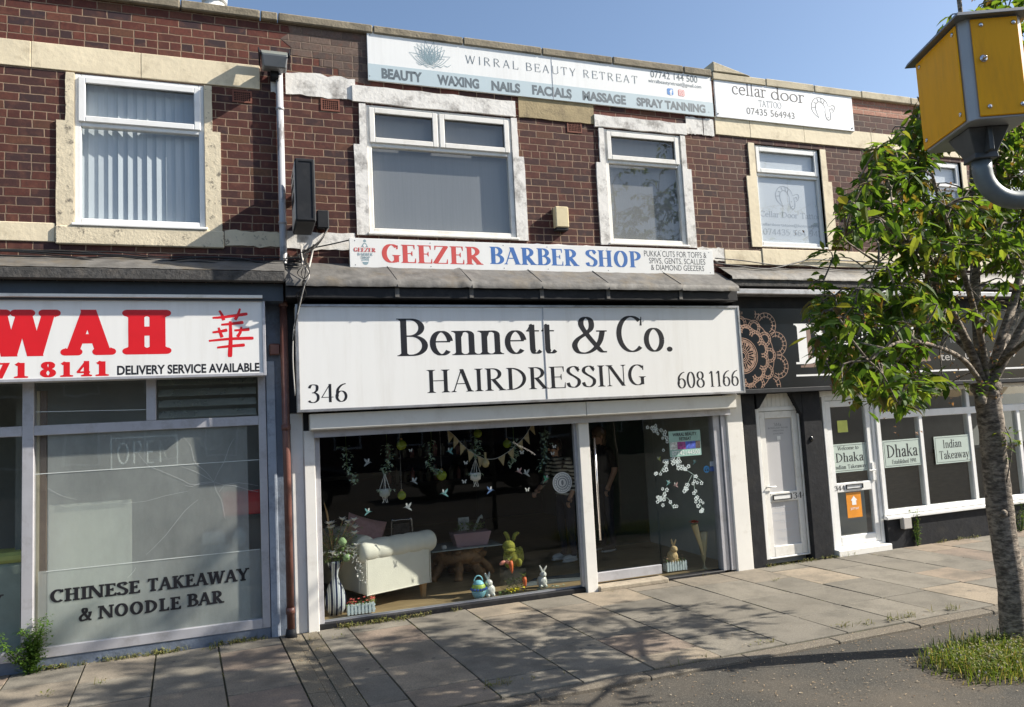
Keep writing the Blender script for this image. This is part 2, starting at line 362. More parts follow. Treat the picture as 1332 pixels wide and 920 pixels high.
def glyph(ch, F):
    K, N = F.K, F.N; n = N/2; k = K/2; T = 1-n
    X = .66; XT = X-n
    s = F.sl
    def bowl(x, y0, y1, w):                             # right-hand bowl from stem x between bar centres
        r = (y1-y0)/2; xe = x+w-k
        xs = max(xe-r*1.05, x)
        return [('h', x, xs+.002, y1), ('e', xs, (y0+y1)/2, xe-xs, r, 90, -90), ('h', x, xs+.002, y0)]
    c = ch
    g = {
     'A': lambda: (.74, [('d', .09, 0, .36, 1, 'N', '0'), ('d', .62, 0, .36, 1, 'K', '0'), ('h', .19, .54, .36)]),
     'B': lambda: (.66, [('s', .1+k, 0, 1, 'TbX'.replace('X', ''))]+bowl(.1+k, .53, T, .42)+bowl(.1+k, n, .53, .48)),
     'C': lambda: (.70, [('e', .42, .5, .36-k, .5-n, 48, 312), ('v', .68, .73, .24) if s else ('h', .6, .61, .8), ('v', .68, .27, -.2) if 0 else ('h', .6, .61, .13)]),
     'D': lambda: (.76, [('s', .1+k, 0, 1, 'T')]+bowl(.1+k, n, T, .6-k)+[('h', .03, .15, n)]),
     'E': lambda: (.62, [('s', .1+k, 0, 1, 'Tb'), ('h', .1, .56, T), ('h', .1, .46, .52), ('h', .1, .58, n), ('v', .56, 1, -.24), ('v', .60, 0, .26), ('v', .47, .52, .13), ('v', .47, .52, -.13)]),
     'F': lambda: (.57, [('s', .1+k, 0, 1, 'Tb'), ('h', .1, .54, T), ('h', .1, .44, .5), ('v', .54, 1, -.24), ('v', .45, .5, .13), ('v', .45, .5, -.13)]),
     'G': lambda: (.74, [('e', .42, .5, .36-k, .5-n, 46, 300), ('s', .6, .04, .42, 't'), ('v', .66, .74, .22), ('c', [(.42+(.36-k)*.5, .5-(.5-n)*.866), (.55, .06), (.6, .12)])]),
     'H': lambda: (.78, [('s', .1+k, 0, 1, 'tb'), ('s', .68-k, 0, 1, 'tb'), ('h', .1, .66, .52)]),
     'I': lambda: (.36, [('s', .18, 0, 1, 'tb')]),
     'K': lambda: (.74, [('s', .1+k, 0, 1, 'tb'), ('d', .2, .42, .58, 1, 'N', '1'), ('d', .62, 0, .32, .58, 'K', '0')]),
     'L': lambda: (.60, [('s', .1+k, 0, 1, 'tb'), ('h', .1, .55, n), ('v', .57, 0, .28)]),
     'M': lambda: (.92, [('t', .12, 0, 1, 'b'), ('s', .79-k, 0, 1, 'tb'), ('d', .44, 0, .14, 1, 'K', '1'), ('d', .45, 0, .77, 1, 'N', '')]),
     'N': lambda: (.78, [('t', .12, 0, 1, 'b'), ('t', .66, 0, 1, 't'), ('d', .65, 0, .13, 1, 'K', '1')]),
     'O': lambda: (.78, [('e', .39, .5, .345-k, .5-n, 0, 360)]),
     'P': lambda: (.62, [('s', .1+k, 0, 1, 'Tb')]+bowl(.1+k, .46, T, .44)),
     'R': lambda: (.72, [('s', .1+k, 0, 1, 'Tb')]+bowl(.1+k, .5, T, .42)+[('d', .60, 0, .3, .5, 'K', '0')]),
     'S': lambda: (.56, [('c', [(.47, .80), (.38, .95), (.27, T), (.13, .90), (.10, .75), (.2, .61), (.36, .48), (.47, .34), (.46, .16), (.36, .04), (.26, n), (.13, .07), (.07, .23)]), ('v', .48, .74, .24), ('h', .05, .09, .16)]),
     'T': lambda: (.66, [('s', .33, 0, 1, 'b'), ('h', .05, .61, T), ('v', .62, 1, -.24), ('q', .04, 1, -.24)]),
     'U': lambda: (.76, [('s', .1+k, .3, 1, 't'), ('t', .64, .3, 1, 't'), ('c', [(.1+k, .32), (.13+k, .12), (.27+k*.5, n+.005), (.4, n), (.56, .07), (.635, .18), (.64, .32)])]),
     'V': lambda: (.74, [('d', .36, 0, .1, 1, 'K', '1'), ('d', .37, 0, .64, 1, 'N', '1')]),
     'W': lambda: (1.0, [('d', .28, 0, .1, 1, 'K', '1'), ('d', .29, 0, .5, 1, 'N', ''), ('d', .68, 0, .48, 1, 'K', '1'), ('d', .69, 0, .9, 1, 'N', '1')]),
     'X': lambda: (.74, [('d', .64, 0, .12, 1, 'K', '01'), ('d', .1, 0, .62, 1, 'N', '01')]),
     'Y': lambda: (.72, [('s', .36, 0, .5, 'b'), ('d', .36, .42, .1, 1, 'K', '1'), ('d', .37, .42, .62, 1, 'N', '1')]),
     'Z': lambda: (.64, [('h', .08, .58, T), ('h', .06, .58, n), ('d', .1, n, .53, T, 'K', ''), ('v', .59, 0, .26), ('q', .08, 1, -.24)]),
     'a': lambda: (.47, [('s', .34, .08, .46, ''), ('c', [(.1, .53), (.15, .62), (.24, XT), (.33, .6), (.34, .44)]), ('c', [(.34, .40), (.2, .34), (.09+k*.3, .24), (.09+k*.3, .1), (.18, .02), (.3, .09)]), ('c', [(.34, .12), (.37, .03), (.45, .06)]), ('o', .115, .53, .5)]),
     'b': lambda: (.53, [('s', .1+k*.6, 0, 1.02, 'T'), ('e', .29, .33, .215-k*.5, .33-n, 0, 360)]),
     'c': lambda: (.46, [('e', .26, .33, .21-k*.5, .33-n, 50, 318), ('o', .385, .5, .45)]),
     'd': lambda: (.54, [('s', .43-k*.4, 0, 1.02, 'Tr'), ('e', .24, .33, .2-k*.4, .33-n, 0, 360)]),
     'e': lambda: (.48, [('e', .26, .33, .21-k*.5, .33-n, 10, 318), ('h', .08, .44, .37)]),
     'f': lambda: (.34, [('s', .16, 0, .8, 'b'), ('c', [(.16, .78), (.18, .95), (.27, 1.0), (.35, .93)]), ('h', .04, .31, X-n)]),
     'g': lambda: (.50, [('s', .4-k*.4, -.12, XT, ''), ('e', .23, .34, .19-k*.4, .31-n, 0, 360), ('c', [(.4-k*.4, -.1), (.34, -.26), (.2, -.29), (.08, -.2)])]),
     'h': lambda: (.55, [('s', .1+k*.5, 0, 1.02, 'Tb'), ('s', .43-k*.4, 0, .46, 'b'), ('c', [(.1+k*.6, .5), (.2, .62), (.31, XT), (.42-k*.4, .58), (.43-k*.4, .44)])]),
     'i': lambda: (.29, [('s', .14, 0, X, 'Tb'), ('o', .14, .88, .55)]),
     'k': lambda: (.56, [('s', .1+k*.5, 0, 1.02, 'Tb'), ('d', .17, .28, .42, X, 'N', '1'), ('d', .47, 0, .26, .38, 'K', '0')]),
     'l': lambda: (.28, [('s', .14, 0, 1.02, 'Tb')]),
     'm': lambda: (.82, [('s', .1+k*.5, 0, X, 'Tb'), ('s', .4, 0, .46, 'b'), ('s', .7, 0, .46, 'b'), ('c', [(.1+k*.6, .5), (.19, .61), (.29, XT), (.39, .58), (.4, .44)]), ('c', [(.4, .5), (.49, .61), (.59, XT), (.69, .58), (.7, .44)])]),
     'n': lambda: (.55, [('s', .1+k*.5, 0, X, 'Tb'), ('s', .43-k*.4, 0, .46, 'b'), ('c', [(.1+k*.6, .5), (.2, .62), (.31, XT), (.42-k*.4, .58), (.43-k*.4, .44)])]),
     'o': lambda: (.52, [('e', .26, .33, .225-k*.6, .33-n, 0, 360)]),
     'r': lambda: (.40, [('s', .1+k*.5, 0, X, 'Tb'), ('c', [(.1+k*.6, .46), (.18, .6), (.27, XT), (.35, .6)]), ('o', .34, .58, .48)]),
     's': lambda: (.40, [('c', [(.33, .52), (.26, .64), (.17, XT), (.08, .55), (.11, .43), (.24, .32), (.33, .2), (.28, .05), (.17, n), (.08, .06), (.05, .16)])]),
     't': lambda: (.34, [('s', .15, .1, .82, ''), ('h', .02, .31, X-n), ('c', [(.15, .14), (.18, .03), (.26, .02), (.33, .08)]), ('d', .05, X-n, .14, .84, 'N', '')]),
     'w': lambda: (.74, [('d', .21, 0, .08, X, 'K', '1'), ('d', .22, 0, .37, X, 'N', ''), ('d', .5, 0, .36, X, 'K', '1'), ('d', .51, 0, .66, X, 'N', '1')]),
     'y': lambda: (.52, [('d', .27, 0, .09, X, 'K', '1'), ('d', .18, -.22, .44, X, 'N', '1'), ('o', .13, -.22, .5)]),
     '0': lambda: (.52, [('e', .26, .49, .22-k*.8, .49-n, 0, 360)]),
     '1': lambda: (.42, [('s', .23, 0, .98, 'b'), ('c', [(.07, .84), (.15, .88), (.22, .97)])]),
     '2': lambda: (.52, [('c', [(.08, .72), (.13, .92), (.25, .98-n), (.39, .9), (.41, .7), (.31, .46), (.16, .22), (.06, .06)]), ('h', .05, .46, N*.9), ('v', .47, 0, .2)]),
     '3': lambda: (.50, [('c', [(.08, .78), (.14, .93), (.25, .98-n), (.37, .9), (.37, .68), (.28, .56), (.18, .53)]), ('c', [(.2, .54), (.33, .5), (.41, .36), (.39, .14), (.26, n), (.12, .04), (.06, .12)])]),
     '4': lambda: (.54, [('s', .37, 0, .98, 'b' if F.rnd or F.st > .08 else ''), ('h', .03, .5, .27), ('d', .05, .27, .37, .97, 'N', '')]),
     '5': lambda: (.50, [('h', .13, .42, .96-n), ('t', .14, .52, .96, ''), ('c', [(.13, .5), (.24, .6), (.38, .5), (.41, .28), (.33, .08), (.2, n), (.07, .07)])]),
     '6': lambda: (.52, [('c', [(.44, .98), (.28, .9), (.14, .7), (.09+k*.4, .45), (.09+k*.4, .28)]), ('e', .265, .3, .21-k*.6, .3-n, 0, 360)]),
     '7': lambda: (.48, [('h', .06, .44, .98-N*.7), ('q', .06, .98, -.2), ('d', .18, 0, .42, .96, 'K', '')]),
     '8': lambda: (.52, [('e', .26, .75, .18-k*.6, .24-n, 0, 360), ('e', .26, .27, .21-k*.6, .27-n, 0, 360)]),
     '9': lambda: (.52, [('c', [(.08, 0), (.24, .08), (.38, .28), (.43-k*.4, .53), (.43-k*.4, .7)]), ('e', .255, .68, .21-k*.6, .3-n, 0, 360)]),
     '&': lambda: (.84, [('c', [(.72, .6), (.66, .34), (.52, .12), (.34, n), (.16, .05), (.09, .22), (.16, .38), (.34, .53), (.47, .68), (.47, .88), (.37, .98-n), (.27, .9), (.26, .74), (.38, .5), (.56, .22), (.68, .06), (.8, .04)]), ('h', .58, .82, .6)]),
     '.': lambda: (.24, [('o', .11, .06, .5)]),
     "'": lambda: (.2, [('t', .1, .75, 1, '')]),
     '@': lambda: (.8, [('e', .4, .35, .33, .42, 30, 330), ('e', .4, .36, .16, .2, 0, 360)]),
    }
    if c not in g: return .34, []
    adv, pr = g[c]()
    pr2 = []
    for p in pr:
        if p[0] == 'q':                                 # left-facing beak
            _, x, y, dy = p; bw = max(N*.9, F.st*.9)
            if s > 0: pr2.append(('P', [(x, y), (x, y+dy), (x+bw*.55, y+dy), (x+bw*1.6, y)]))
        else: pr2.append(p)
    polys = [p[1] for p in pr2 if p[0] == 'P']+glyph_polys([p for p in pr2 if p[0] != 'P'], F)
    return adv, polys

TIMES = Face(.122, .036, .075, .026, 1.3, brk=.045)
ROMAN = Face(.115, .045, .05, .03, 1.2, brk=.05)        # flared, low contrast
BOLDSERIF = Face(.185, .05, .06, .035, 1.2, brk=.05)
SLAB = Face(.19, .12, .07, .13, 1.0, brk=0)
TYPE = Face(.075, .06, .085, .055, 1.0, brk=0)
COOPER = Face(.27, .19, .085, .2, 1.0, True, brk=.03)
LIGHT = Face(.06, .04, .022, .02, 1.0, brk=.03)
CONDB = Face(.115, .05, .05, .04, 1.2, brk=.03)

def text_polys(txt, F, track=0):
    x = 0; out = []
    for ch in txt:
        a, po = glyph(ch, F)
        for p in po: out.append([(q[0]+x, q[1]) for q in p])
        x += a+track
    return out, x-track
M['brick'] = brick_mat('red_brick', 4.088, 0, BRICK_DARK, MORT)
M['brick_top'] = brick_mat('parapet_brick', 4.088, 2, BRICK_RAMP, MORT, 3)
M['brick_grey'] = brick_mat('stained_brick', 4.088, 2, [(0, (.10, .075, .065)), (.5, (.16, .115, .095)), (1, (.2, .145, .115))], (.22, .165, .125), 5)
M['brick_dark'] = brick_mat('brown_brick', 4.088, 0, [(0, (.05, .026, .026)), (.5, (.085, .032, .027)), (.85, (.10, .04, .03)), (1, (.16, .045, .03))], (.36, .27, .20), 8)
M['brick_darktop'] = brick_mat('brown_parapet_brick', 4.088, 2, [(0, (.055, .035, .035)), (.6, (.09, .042, .035)), (1, (.12, .05, .04))], (.33, .26, .20), 9, False)
M['brick_salmon'] = brick_mat('salmon_brick', 4.088, 2, [(0, (.48, .22, .15)), (1, (.60, .30, .21))], (.62, .5, .38), 10, False)
M['cream'] = mat('cream_painted_concrete', (.76, .66, .47), .75, var=.08, scale=3, bump=.35, bscale=18, dirt=(.33, .26, .16), dirt_amt=.75, dscale=4, dlo=.52, dhi=.78)
M['cream_pit'] = mat('pitted_cream_paint', (.70, .61, .44), .8, var=.1, scale=4, bump=.5, bscale=30, dirt=(.16, .14, .11), dirt_amt=.9, dscale=13, dlo=.56, dhi=.64)
M['white_peel'] = mat('peeling_white_paint', (.76, .74, .70), .8, var=.08, scale=4, bump=.4, bscale=26, dirt=(.20, .185, .17), dirt_amt=.9, dscale=4.5, dlo=.5, dhi=.68)
M['beige'] = mat('bare_beige_concrete', (.36, .285, .16), .85, var=.15, scale=5, bump=.4, bscale=40, dirt=(.14, .11, .07), dirt_amt=.7, dscale=7)
M['coping'] = mat('coping_stone', (.25, .215, .155), .9, var=.2, scale=8, bump=.7, bscale=40, dirt=(.09, .08, .06), dirt_amt=.8, dscale=5)
M['cream_coping'] = mat('cream_coping', (.55, .48, .34), .85, var=.12, scale=6, bump=.5, dirt=(.2, .17, .12), dirt_amt=.7, dscale=4)
M['upvc'] = mat('white_upvc', (.84, .84, .82), .32, var=.02, scale=3, dirt=(.55, .53, .48), dirt_amt=.35, dscale=4)
M['upvc2'] = mat('off_white_upvc', (.82, .80, .75), .4, var=.03, scale=3, dirt=(.5, .46, .38), dirt_amt=.5, dscale=5)
M['white'] = mat('white_paint', (.80, .78, .73), .5, var=.03, scale=5, dirt=(.42, .37, .30), dirt_amt=.5, dscale=4, dlo=.55, dhi=.8)
M['whitesign'] = mat('white_sign_face', (.82, .82, .80), .35, var=.02, scale=2, stretch=(4, 1, .35), dirt=(.58, .55, .49), dirt_amt=.25, dscale=1.5)
M['banner'] = mat('white_banner_face', (.84, .85, .84), .4, var=.02, stretch=(4, 1, .4), dirt=(.62, .62, .60), dirt_amt=.35, dscale=1.4)
M['bannerblue'] = mat('pale_blue_banner', (.50, .60, .64), .4, var=.02)
M['panelgrey'] = mat('cellar_banner_face', (.80, .82, .84), .45, var=.01)
M['alu'] = mat('weathered_aluminium', (.42, .42, .43), .38, .75, var=.12, scale=7, dirt=(.16, .15, .14), dirt_amt=.6, dscale=8)
M['alu2'] = mat('grey_aluminium_frame', (.50, .50, .53), .42, .35, var=.06, scale=6, dirt=(.28, .26, .25), dirt_amt=.5, dscale=7)
M['chrome'] = mat('brushed_steel', (.62, .60, .60), .25, 1, var=.05)
M['shutter'] = mat('cream_shutter_box', (.80, .775, .70), .38, var=.02, scale=3, dirt=(.55, .5, .42), dirt_amt=.4, dscale=3)
M['black'] = mat('black_paint', (.018, .018, .020), .5, var=.2, scale=9, dirt=(.06, .058, .055), dirt_amt=.5, dscale=6, spec=.25)
M['blackgloss'] = mat('black_gloss', (.012, .013, .015), .18, var=.2)
M['blackpaint'] = mat('black_rendered_wall', (.020, .021, .024), .65, var=.2, scale=8, bump=.35, bscale=22, dirt=(.05, .047, .043), dirt_amt=.45, dscale=5, spec=.15)
M['ink'] = mat('black_vinyl', (.012, .012, .016), .4, var=.1)
M['grey_ink'] = mat('slate_vinyl', (.13, .16, .18), .45, var=.05)
M['dark_ink'] = mat('charcoal_vinyl', (.05, .055, .062), .45, var=.05)
M['faint_ink'] = mat('faint_grey_vinyl', (.50, .52, .55), .5, var=.03)
M['teal_ink'] = mat('dusty_teal_vinyl', (.26, .36, .40), .45, var=.04)
M['red'] = mat('red_vinyl', (.68, .012, .018), .35, var=.03)
M['salmonred'] = mat('faded_red_vinyl', (.60, .085, .075), .4, var=.05)
M['blue'] = mat('blue_vinyl', (.055, .16, .44), .4, var=.05)
M['bluepaint'] = mat('blue_grey_paint', (.135, .165, .215), .6, var=.1, scale=5, bump=.5, bscale=26, dirt=(.05, .055, .065), dirt_amt=.7, dscale=4)
M['bluepaint_lit'] = mat('lit_blue_grey_paint', (.34, .38, .44), .6, var=.1, scale=6, bump=.4, bscale=26, dirt=(.09, .10, .12), dirt_amt=.7, dscale=4)  # sunlit tone of the blue-grey paint, put into the colour
M['lead'] = mat('lead_flashing', (.125, .12, .112), .65, .1, var=.35, scale=7, bump=.7, bscale=12, dirt=(.17, .13, .075), dirt_amt=.6, dscale=2.6)
M['felt'] = mat('roofing_felt', (.060, .058, .056), .9, var=.35, scale=14, bump=.8, bscale=30, dirt=(.15, .13, .11), dirt_amt=.6, dscale=9)
M['fascia_blue'] = mat('dark_blue_fascia', (.052, .066, .085), .55, var=.15, scale=6, dirt=(.02, .022, .026), dirt_amt=.7, dscale=3)
M['brownpipe'] = mat('brown_plastic_pipe', (.145, .062, .048), .42, var=.12, scale=8, dirt=(.25, .16, .13), dirt_amt=.5, dscale=10)
M['greypipe'] = mat('flaking_grey_pipe', (.42, .425, .44), .5, var=.08, scale=8, stretch=(1, 1, .3), dirt=(.16, .155, .155), dirt_amt=.9, dscale=9, dlo=.56, dhi=.62)
M['cable'] = mat('black_cable', (.012, .012, .012), .5, var=.2)
M['cable_pale'] = mat('pale_cable', (.45, .43, .40), .5, var=.1)
M['plastic_dark'] = mat('dark_grey_plastic', (.018, .020, .024), .6, var=.15, dirt=(.05, .05, .05), dirt_amt=.4, dscale=8, spec=.25)
M['plastic_grey'] = mat('mid_grey_plastic', (.17, .18, .19), .45, var=.1)
M['cream_box'] = mat('cream_alarm_box', (.68, .58, .36), .45, var=.05, dirt=(.3, .24, .14), dirt_amt=.4, dscale=9)
M['terracotta'] = mat('terracotta_vent', (.20, .075, .05), .85, var=.2, scale=15)
M['hole'] = mat('dark_recess', (.012, .010, .010), .9)
M['glass'] = glass_mat('window_glass', (.93, .95, .94), .02, k=.09)
M['upglass'] = glass_mat('upstairs_window_glass', (.85, .88, .90), .04, k=.10)
M['shopglass'] = glass_mat('shop_window_glass', (.84, .87, .86), .002, k=.036)
M['rightglass'] = glass_mat('takeaway_window_glass', (.86, .89, .88), .03, (.5, .53, .5), k=.085)
M['dustglass'] = glass_mat('dusty_shop_glass', (.88, .90, .89), .08, (.6, .64, .62), k=.05)
M['dustfilm'] = glass_mat('clouded_film', (.86, .88, .86),  .45, (.90, .92, .89), k=.02, dscale=1.6)
M['louvre'] = glass_mat('louvre_glass', (.75, .8, .77), .35, (.5, .55, .5), k=.12)
M['blind'] = mat('pale_vertical_blind', (.66, .70, .72), .7, var=.05, stretch=(8, 1, .5))
M['greyblind'] = mat('grey_blind_sky_tone', (.29, .285, .28), .8, var=.05, stretch=(10, 1, .3))  # blind's grey lightened to carry the sky's reflection in the panes
M['film'] = mat('frosted_window_film', (.80, .82, .85), .5, var=.02)
M['doorfilm'] = mat('grey_door_film', (.50, .495, .50), .5, var=.02)
M['greenfilm'] = mat('pale_green_film', (.46, .54, .49), .45, var=.03)
M['mirrorblack'] = mat('dhaka_sign_gloss', (.008, .011, .016), .18, var=.3, scale=2, spec=.2)
M['rose_gold'] = mat('rose_gold_vinyl', (.36, .23, .17), .4, .3, var=.12, scale=4)
M['signwhite'] = mat('white_sign_vinyl', (.85, .85, .84), .4, var=.02)
M['brownshadow'] = mat('brown_sign_vinyl', (.24, .155, .12), .45, var=.05)
M['interior_dark'] = mat('shaded_room_wall', (.012, .014, .016), .8, var=.1)  # the unlit room's shade put into the wall colour
M['interior_light'] = mat('pale_room_wall', (.42, .45, .43), .8, var=.05)
M['interior_mid'] = mat('mid_grey_room_wall', (.22, .235, .23), .8, var=.12, scale=2)
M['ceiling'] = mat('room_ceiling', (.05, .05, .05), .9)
M['roof'] = mat('roof_felt', (.06, .06, .06), .9)

# ---------------------------------------------------------------- lettering on a plane
def put_polys(polys, w, h, a, b, top, y, fit=True):
    """baseline from spot a to spot b of the photo, height up to spot top, on plane y"""
    A, B, T = P(*a, y), P(*b, y), P(*top, y)
    hh = T.z-A.z; sx = (B.x-A.x)/w; dz = (B.z-A.z)/(B.x-A.x) if abs(B.x-A.x) > 1e-6 else 0
    dz = 0
    z0 = (A.z+B.z)/2 if False else A.z
    return [[(A.x+p[0]*sx, z0+p[1]*hh/h) for p in q] for q in polys]
def write(root, txt, F, a, b, top, y, m, track=0, name='lettering'):
    po, w = text_polys(txt, F, track)
    return MB().flat(put_polys(po, w, 1, a, b, top, y), y).build(name, m, root)
def write_in(root, txt, F, r, fx0, fx1, fz0, fz1, y, m, track=0, name='lettering'):
    po, w = text_polys(txt, F, track); W = r[1]-r[0]; H = r[3]-r[2]
    q = [[(r[0]+W*(fx0+(fx1-fx0)*p[0]/w), r[2]+H*(fz0+(fz1-fz0)*p[1])) for p in k] for k in po]
    return MB().flat(q, y).build(name, m, root)
def sans_mesh(txt, bold=0.0, shear=0.0):
    cu = bpy.data.curves.new('lettering', 'FONT'); cu.body = txt; cu.size = 1; cu.offset = bold; cu.fill_mode = 'FRONT'; cu.resolution_u = 4; cu.shear = shear
    o = bpy.data.objects.new('lettering', cu); COL.objects.link(o)
    dg = bpy.context.evaluated_depsgraph_get(); me = bpy.data.meshes.new_from_object(o.evaluated_get(dg))
    bpy.data.objects.remove(o); bpy.data.curves.remove(cu)
    xs = [v.co.x for v in me.vertices]; ys = [v.co.y for v in me.vertices]
    x0, x1 = min(xs), max(xs)
    pol = [[(me.vertices[i].co.x-x0, me.vertices[i].co.y) for i in p.vertices] for p in me.polygons]
    bpy.data.meshes.remove(me)
    return pol, x1-x0
CAPH = {}
def sans_cap(bold):
    if bold not in CAPH:
        p, w = sans_mesh('H', bold); CAPH[bold] = max(q[1] for k in p for q in k)
    return CAPH[bold]
def sans(root, txt, a, b, top, y, m, bold=0.0, name='lettering', shear=0):
    po, w = sans_mesh(txt, bold, shear)
    return MB().flat(put_polys(po, w, sans_cap(bold), a, b, top, y), y, 0).build(name, m, root)
def sans_in(root, txt, r, fx0, fx1, fz0, fz1, y, m, bold=0.0, name='lettering', shear=0):
    po, w = sans_mesh(txt, bold, shear); W = r[1]-r[0]; H = r[3]-r[2]; c = sans_cap(bold)
    q = [[(r[0]+W*(fx0+(fx1-fx0)*p[0]/w), r[2]+H*(fz0+(fz1-fz0)*p[1]/c)) for p in k] for k in po]
    return MB().flat(q, y, 0).build(name, m, root)
def strokes(lines, w, sm=8):
    out = []
    for l in lines:
        q = _smooth(l, sm) if len(l) > 2 else l
        out += _strip(q, [w*(.35+.65*math.sin(PI*min(1, max(0, (i+.5)/len(q))))) for i in range(len(q))])
    return out

# ---------------------------------------------------------------- windows, walls
def wall(mb, x0, x1, z0, z1, y0, y1, holes):
    """a thick wall with openings: front, back and reveals"""
    xs = sorted({x0, x1, *[h[0] for h in holes], *[h[1] for h in holes]}); zs = sorted({z0, z1, *[h[2] for h in holes], *[h[3] for h in holes]})
    xs = [x for x in xs if x0 <= x <= x1]; zs = [z for z in zs if z0 <= z <= z1]
    def solid(i, j):
        if i < 0 or j < 0 or i >= len(xs)-1 or j >= len(zs)-1: return False
        cx, cz = (xs[i]+xs[i+1])/2, (zs[j]+zs[j+1])/2
        return not any(h[0] < cx < h[1] and h[2] < cz < h[3] for h in holes)
    for i in range(len(xs)-1):
        for j in range(len(zs)-1):
            if not solid(i, j): continue
            a, b, c, d = xs[i], xs[i+1], zs[j], zs[j+1]
            mb.add([(a, y0, c), (b, y0, c), (b, y0, d), (a, y0, d)], [(0, 1, 2, 3)])
            mb.add([(a, y1, c), (b, y1, c), (b, y1, d), (a, y1, d)], [(3, 2, 1, 0)])
            if not solid(i-1, j): mb.add([(a, y0, c), (a, y0, d), (a, y1, d), (a, y1, c)], [(0, 1, 2, 3)])
            if not solid(i+1, j): mb.add([(b, y0, c), (b, y1, c), (b, y1, d), (b, y0, d)], [(0, 1, 2, 3)])
            if not solid(i, j-1): mb.add([(a, y0, c), (a, y1, c), (b, y1, c), (b, y0, c)], [(0, 1, 2, 3)])
            if not solid(i, j+1): mb.add([(a, y0, d), (b, y0, d), (b, y1, d), (a, y1, d)], [(0, 1, 2, 3)])
    return mb
def pane(mb, x0, x1, z0, z1, y): return mb.add([(x0, y, z0), (x1, y, z0), (x1, y, z1), (x0, y, z1)], [(0, 1, 2, 3)])

def upvc_window(bld, r, y, tops, zt, mframe, backing, blind='plane', bd=.10):
    """r outer frame; tops: x positions of the uprights of the top lights; zt: transom centre"""
    x0, x1, z0, z1 = r
    mb = MB().ring(x0, x1, z0, z1, .055, y, y+.07)
    mb.box(x0+.055, x1-.055, y, y+.07, zt-.03, zt+.03)
    for x in tops: mb.box(x-.03, x+.03, y, y+.07, zt+.03, z1-.055)
    mb.box(x0-.02, x1+.02, y-.045, y+.03, z0-.028, z0-.002)     # projecting sill
    w = mb.build('window', mframe, bld, bevel=.006)
    xs = [x0+.055]+[v for x in tops for v in (x-.03, x+.03)]+[x1-.055]
    for i in range(0, len(xs), 2):
        a, b = xs[i]-.02, xs[i+1]+.02
        s = MB().ring(a, b, zt+.012, z1-.035, .06, y-.022, y-.001).build('sash', mframe, w, bevel=.006)
        g = MB(); pane(g, a+.055, b-.055, zt+.06, z1-.09, y+.012); g.build('pane', M['upglass'], w)
    g = MB(); pane(g, x0+.05, x1-.05, z0+.05, zt-.025, y+.03); g.build('pane', M['upglass'], w)
    bm = MB(); ix0, ix1, iz0, iz1 = x0+.02, x1-.02, z0+.02, z1-.02
    if blind == 'slats':
        n = int((ix1-ix0)/.082); st = (ix1-ix0)/n
        for i in range(n):
            a = ix0+i*st; ang = .16+rnd.uniform(-.10, .22); hw = .049
            cx = a+st/2; dx, dy = hw*math.cos(ang), hw*math.sin(ang)
            ym = y+.105
            pts = [(cx-dx, ym-dy), (cx, ym+.008), (cx+dx, ym+dy)]
            for k in (0, 1):
                p, q = pts[k], pts[k+1]
                bm.add([(p[0], p[1], iz0), (q[0], q[1], iz0), (q[0], q[1], iz1), (p[0], p[1], iz1)], [(0, 1, 2, 3)])
    else:
        n = max(2, int((ix1-ix0)/.7)); st = (ix1-ix0)/n
        for i in range(n):
            a = ix0+i*st
            pts = [(a, y+bd), (a+st*.5, y+bd-(.001 if bd > .05 else 0)), (a+st-.0004, y+bd)]
            for k in (0, 1):
                p, q = pts[k], pts[k+1]
                bm.add([(p[0], p[1], iz0), (q[0], q[1], iz0), (q[0], q[1], iz1), (p[0], p[1], iz1)], [(0, 1, 2, 3)])
    bm.build('blind', backing, w)
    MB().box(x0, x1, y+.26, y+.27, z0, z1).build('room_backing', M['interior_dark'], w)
    return w
def jambs(mb, r, zs, wl=.145, wu=.08, y0=-.018, y1=.02, left=True, right=True, seed=0):
    rr = random.Random(seed)
    x0, x1, z0, z1 = r
    for s, on in ((-1, left), (1, right)):
        if not on: continue
        e = x0 if s < 0 else x1
        def col(za, zb, w):
            n = 6; pts = []
            for i in range(n+1): pts.append((e+s*(w+rr.uniform(-.004, .004)), za+(zb-za)*i/n))
            poly = [(e, za)]+pts+[(e, zb)] if s > 0 else [(e, za)]+pts+[(e, zb)]
            if s > 0: poly = poly
            else: poly = poly[::-1]
            mb.prism(poly, y0, y1)
        col(z0-.03, zs, wl); col(zs, z1, wu)
    return mb
def ragged(x0, x1, z0, z1, seed, amp=.012, n=10, bottom=True, top=True):
    rr = random.Random(seed)
    b = [(x0+(x1-x0)*i/n, z0+(rr.uniform(-amp, amp) if bottom else 0)) for i in range(n+1)]
    t = [(x1-(x1-x0)*i/n, z1+(rr.uniform(-amp, amp) if top else 0)) for i in range(n+1)]
    return b+t

# ================================================================ the three buildings
XA, XB = .396, 5.853
ZS0, ZS1, ZL0, ZL1 = 3.905, 4.088, 5.604, 5.863
ZC0, ZC1 = 6.368, 6.462
XL, XR = -9.0, 17.0
ZF = 3.52            # lower edge of the upstairs brickwork
r1 = rect((97, 95.5), (268, 297)); r2 = rect((475, 136), (672, 310)); r3 = rect((784, 167.4), (894, 319.6))
r4 = rect((980, 186.5), (1077, 322)); r5 = rect((1158, 203), (1262, 333))
r0 = (r1[0]-3.6, r1[1]-3.6, r1[2], r1[3])
def shell(b, x0, x1, zc):
    m = MB()
    m.box(x0, x1, .3, 9, zc-.35, zc-.25); m.box(x0, x1, 9, 9.2, 0, zc)
    m.box(x0, x0+.1, .3, 9, 2.95, zc-.35); m.box(x1-.1, x1, .3, 9, 2.95, zc-.35)
    m.build('roof', M['roof'], b)

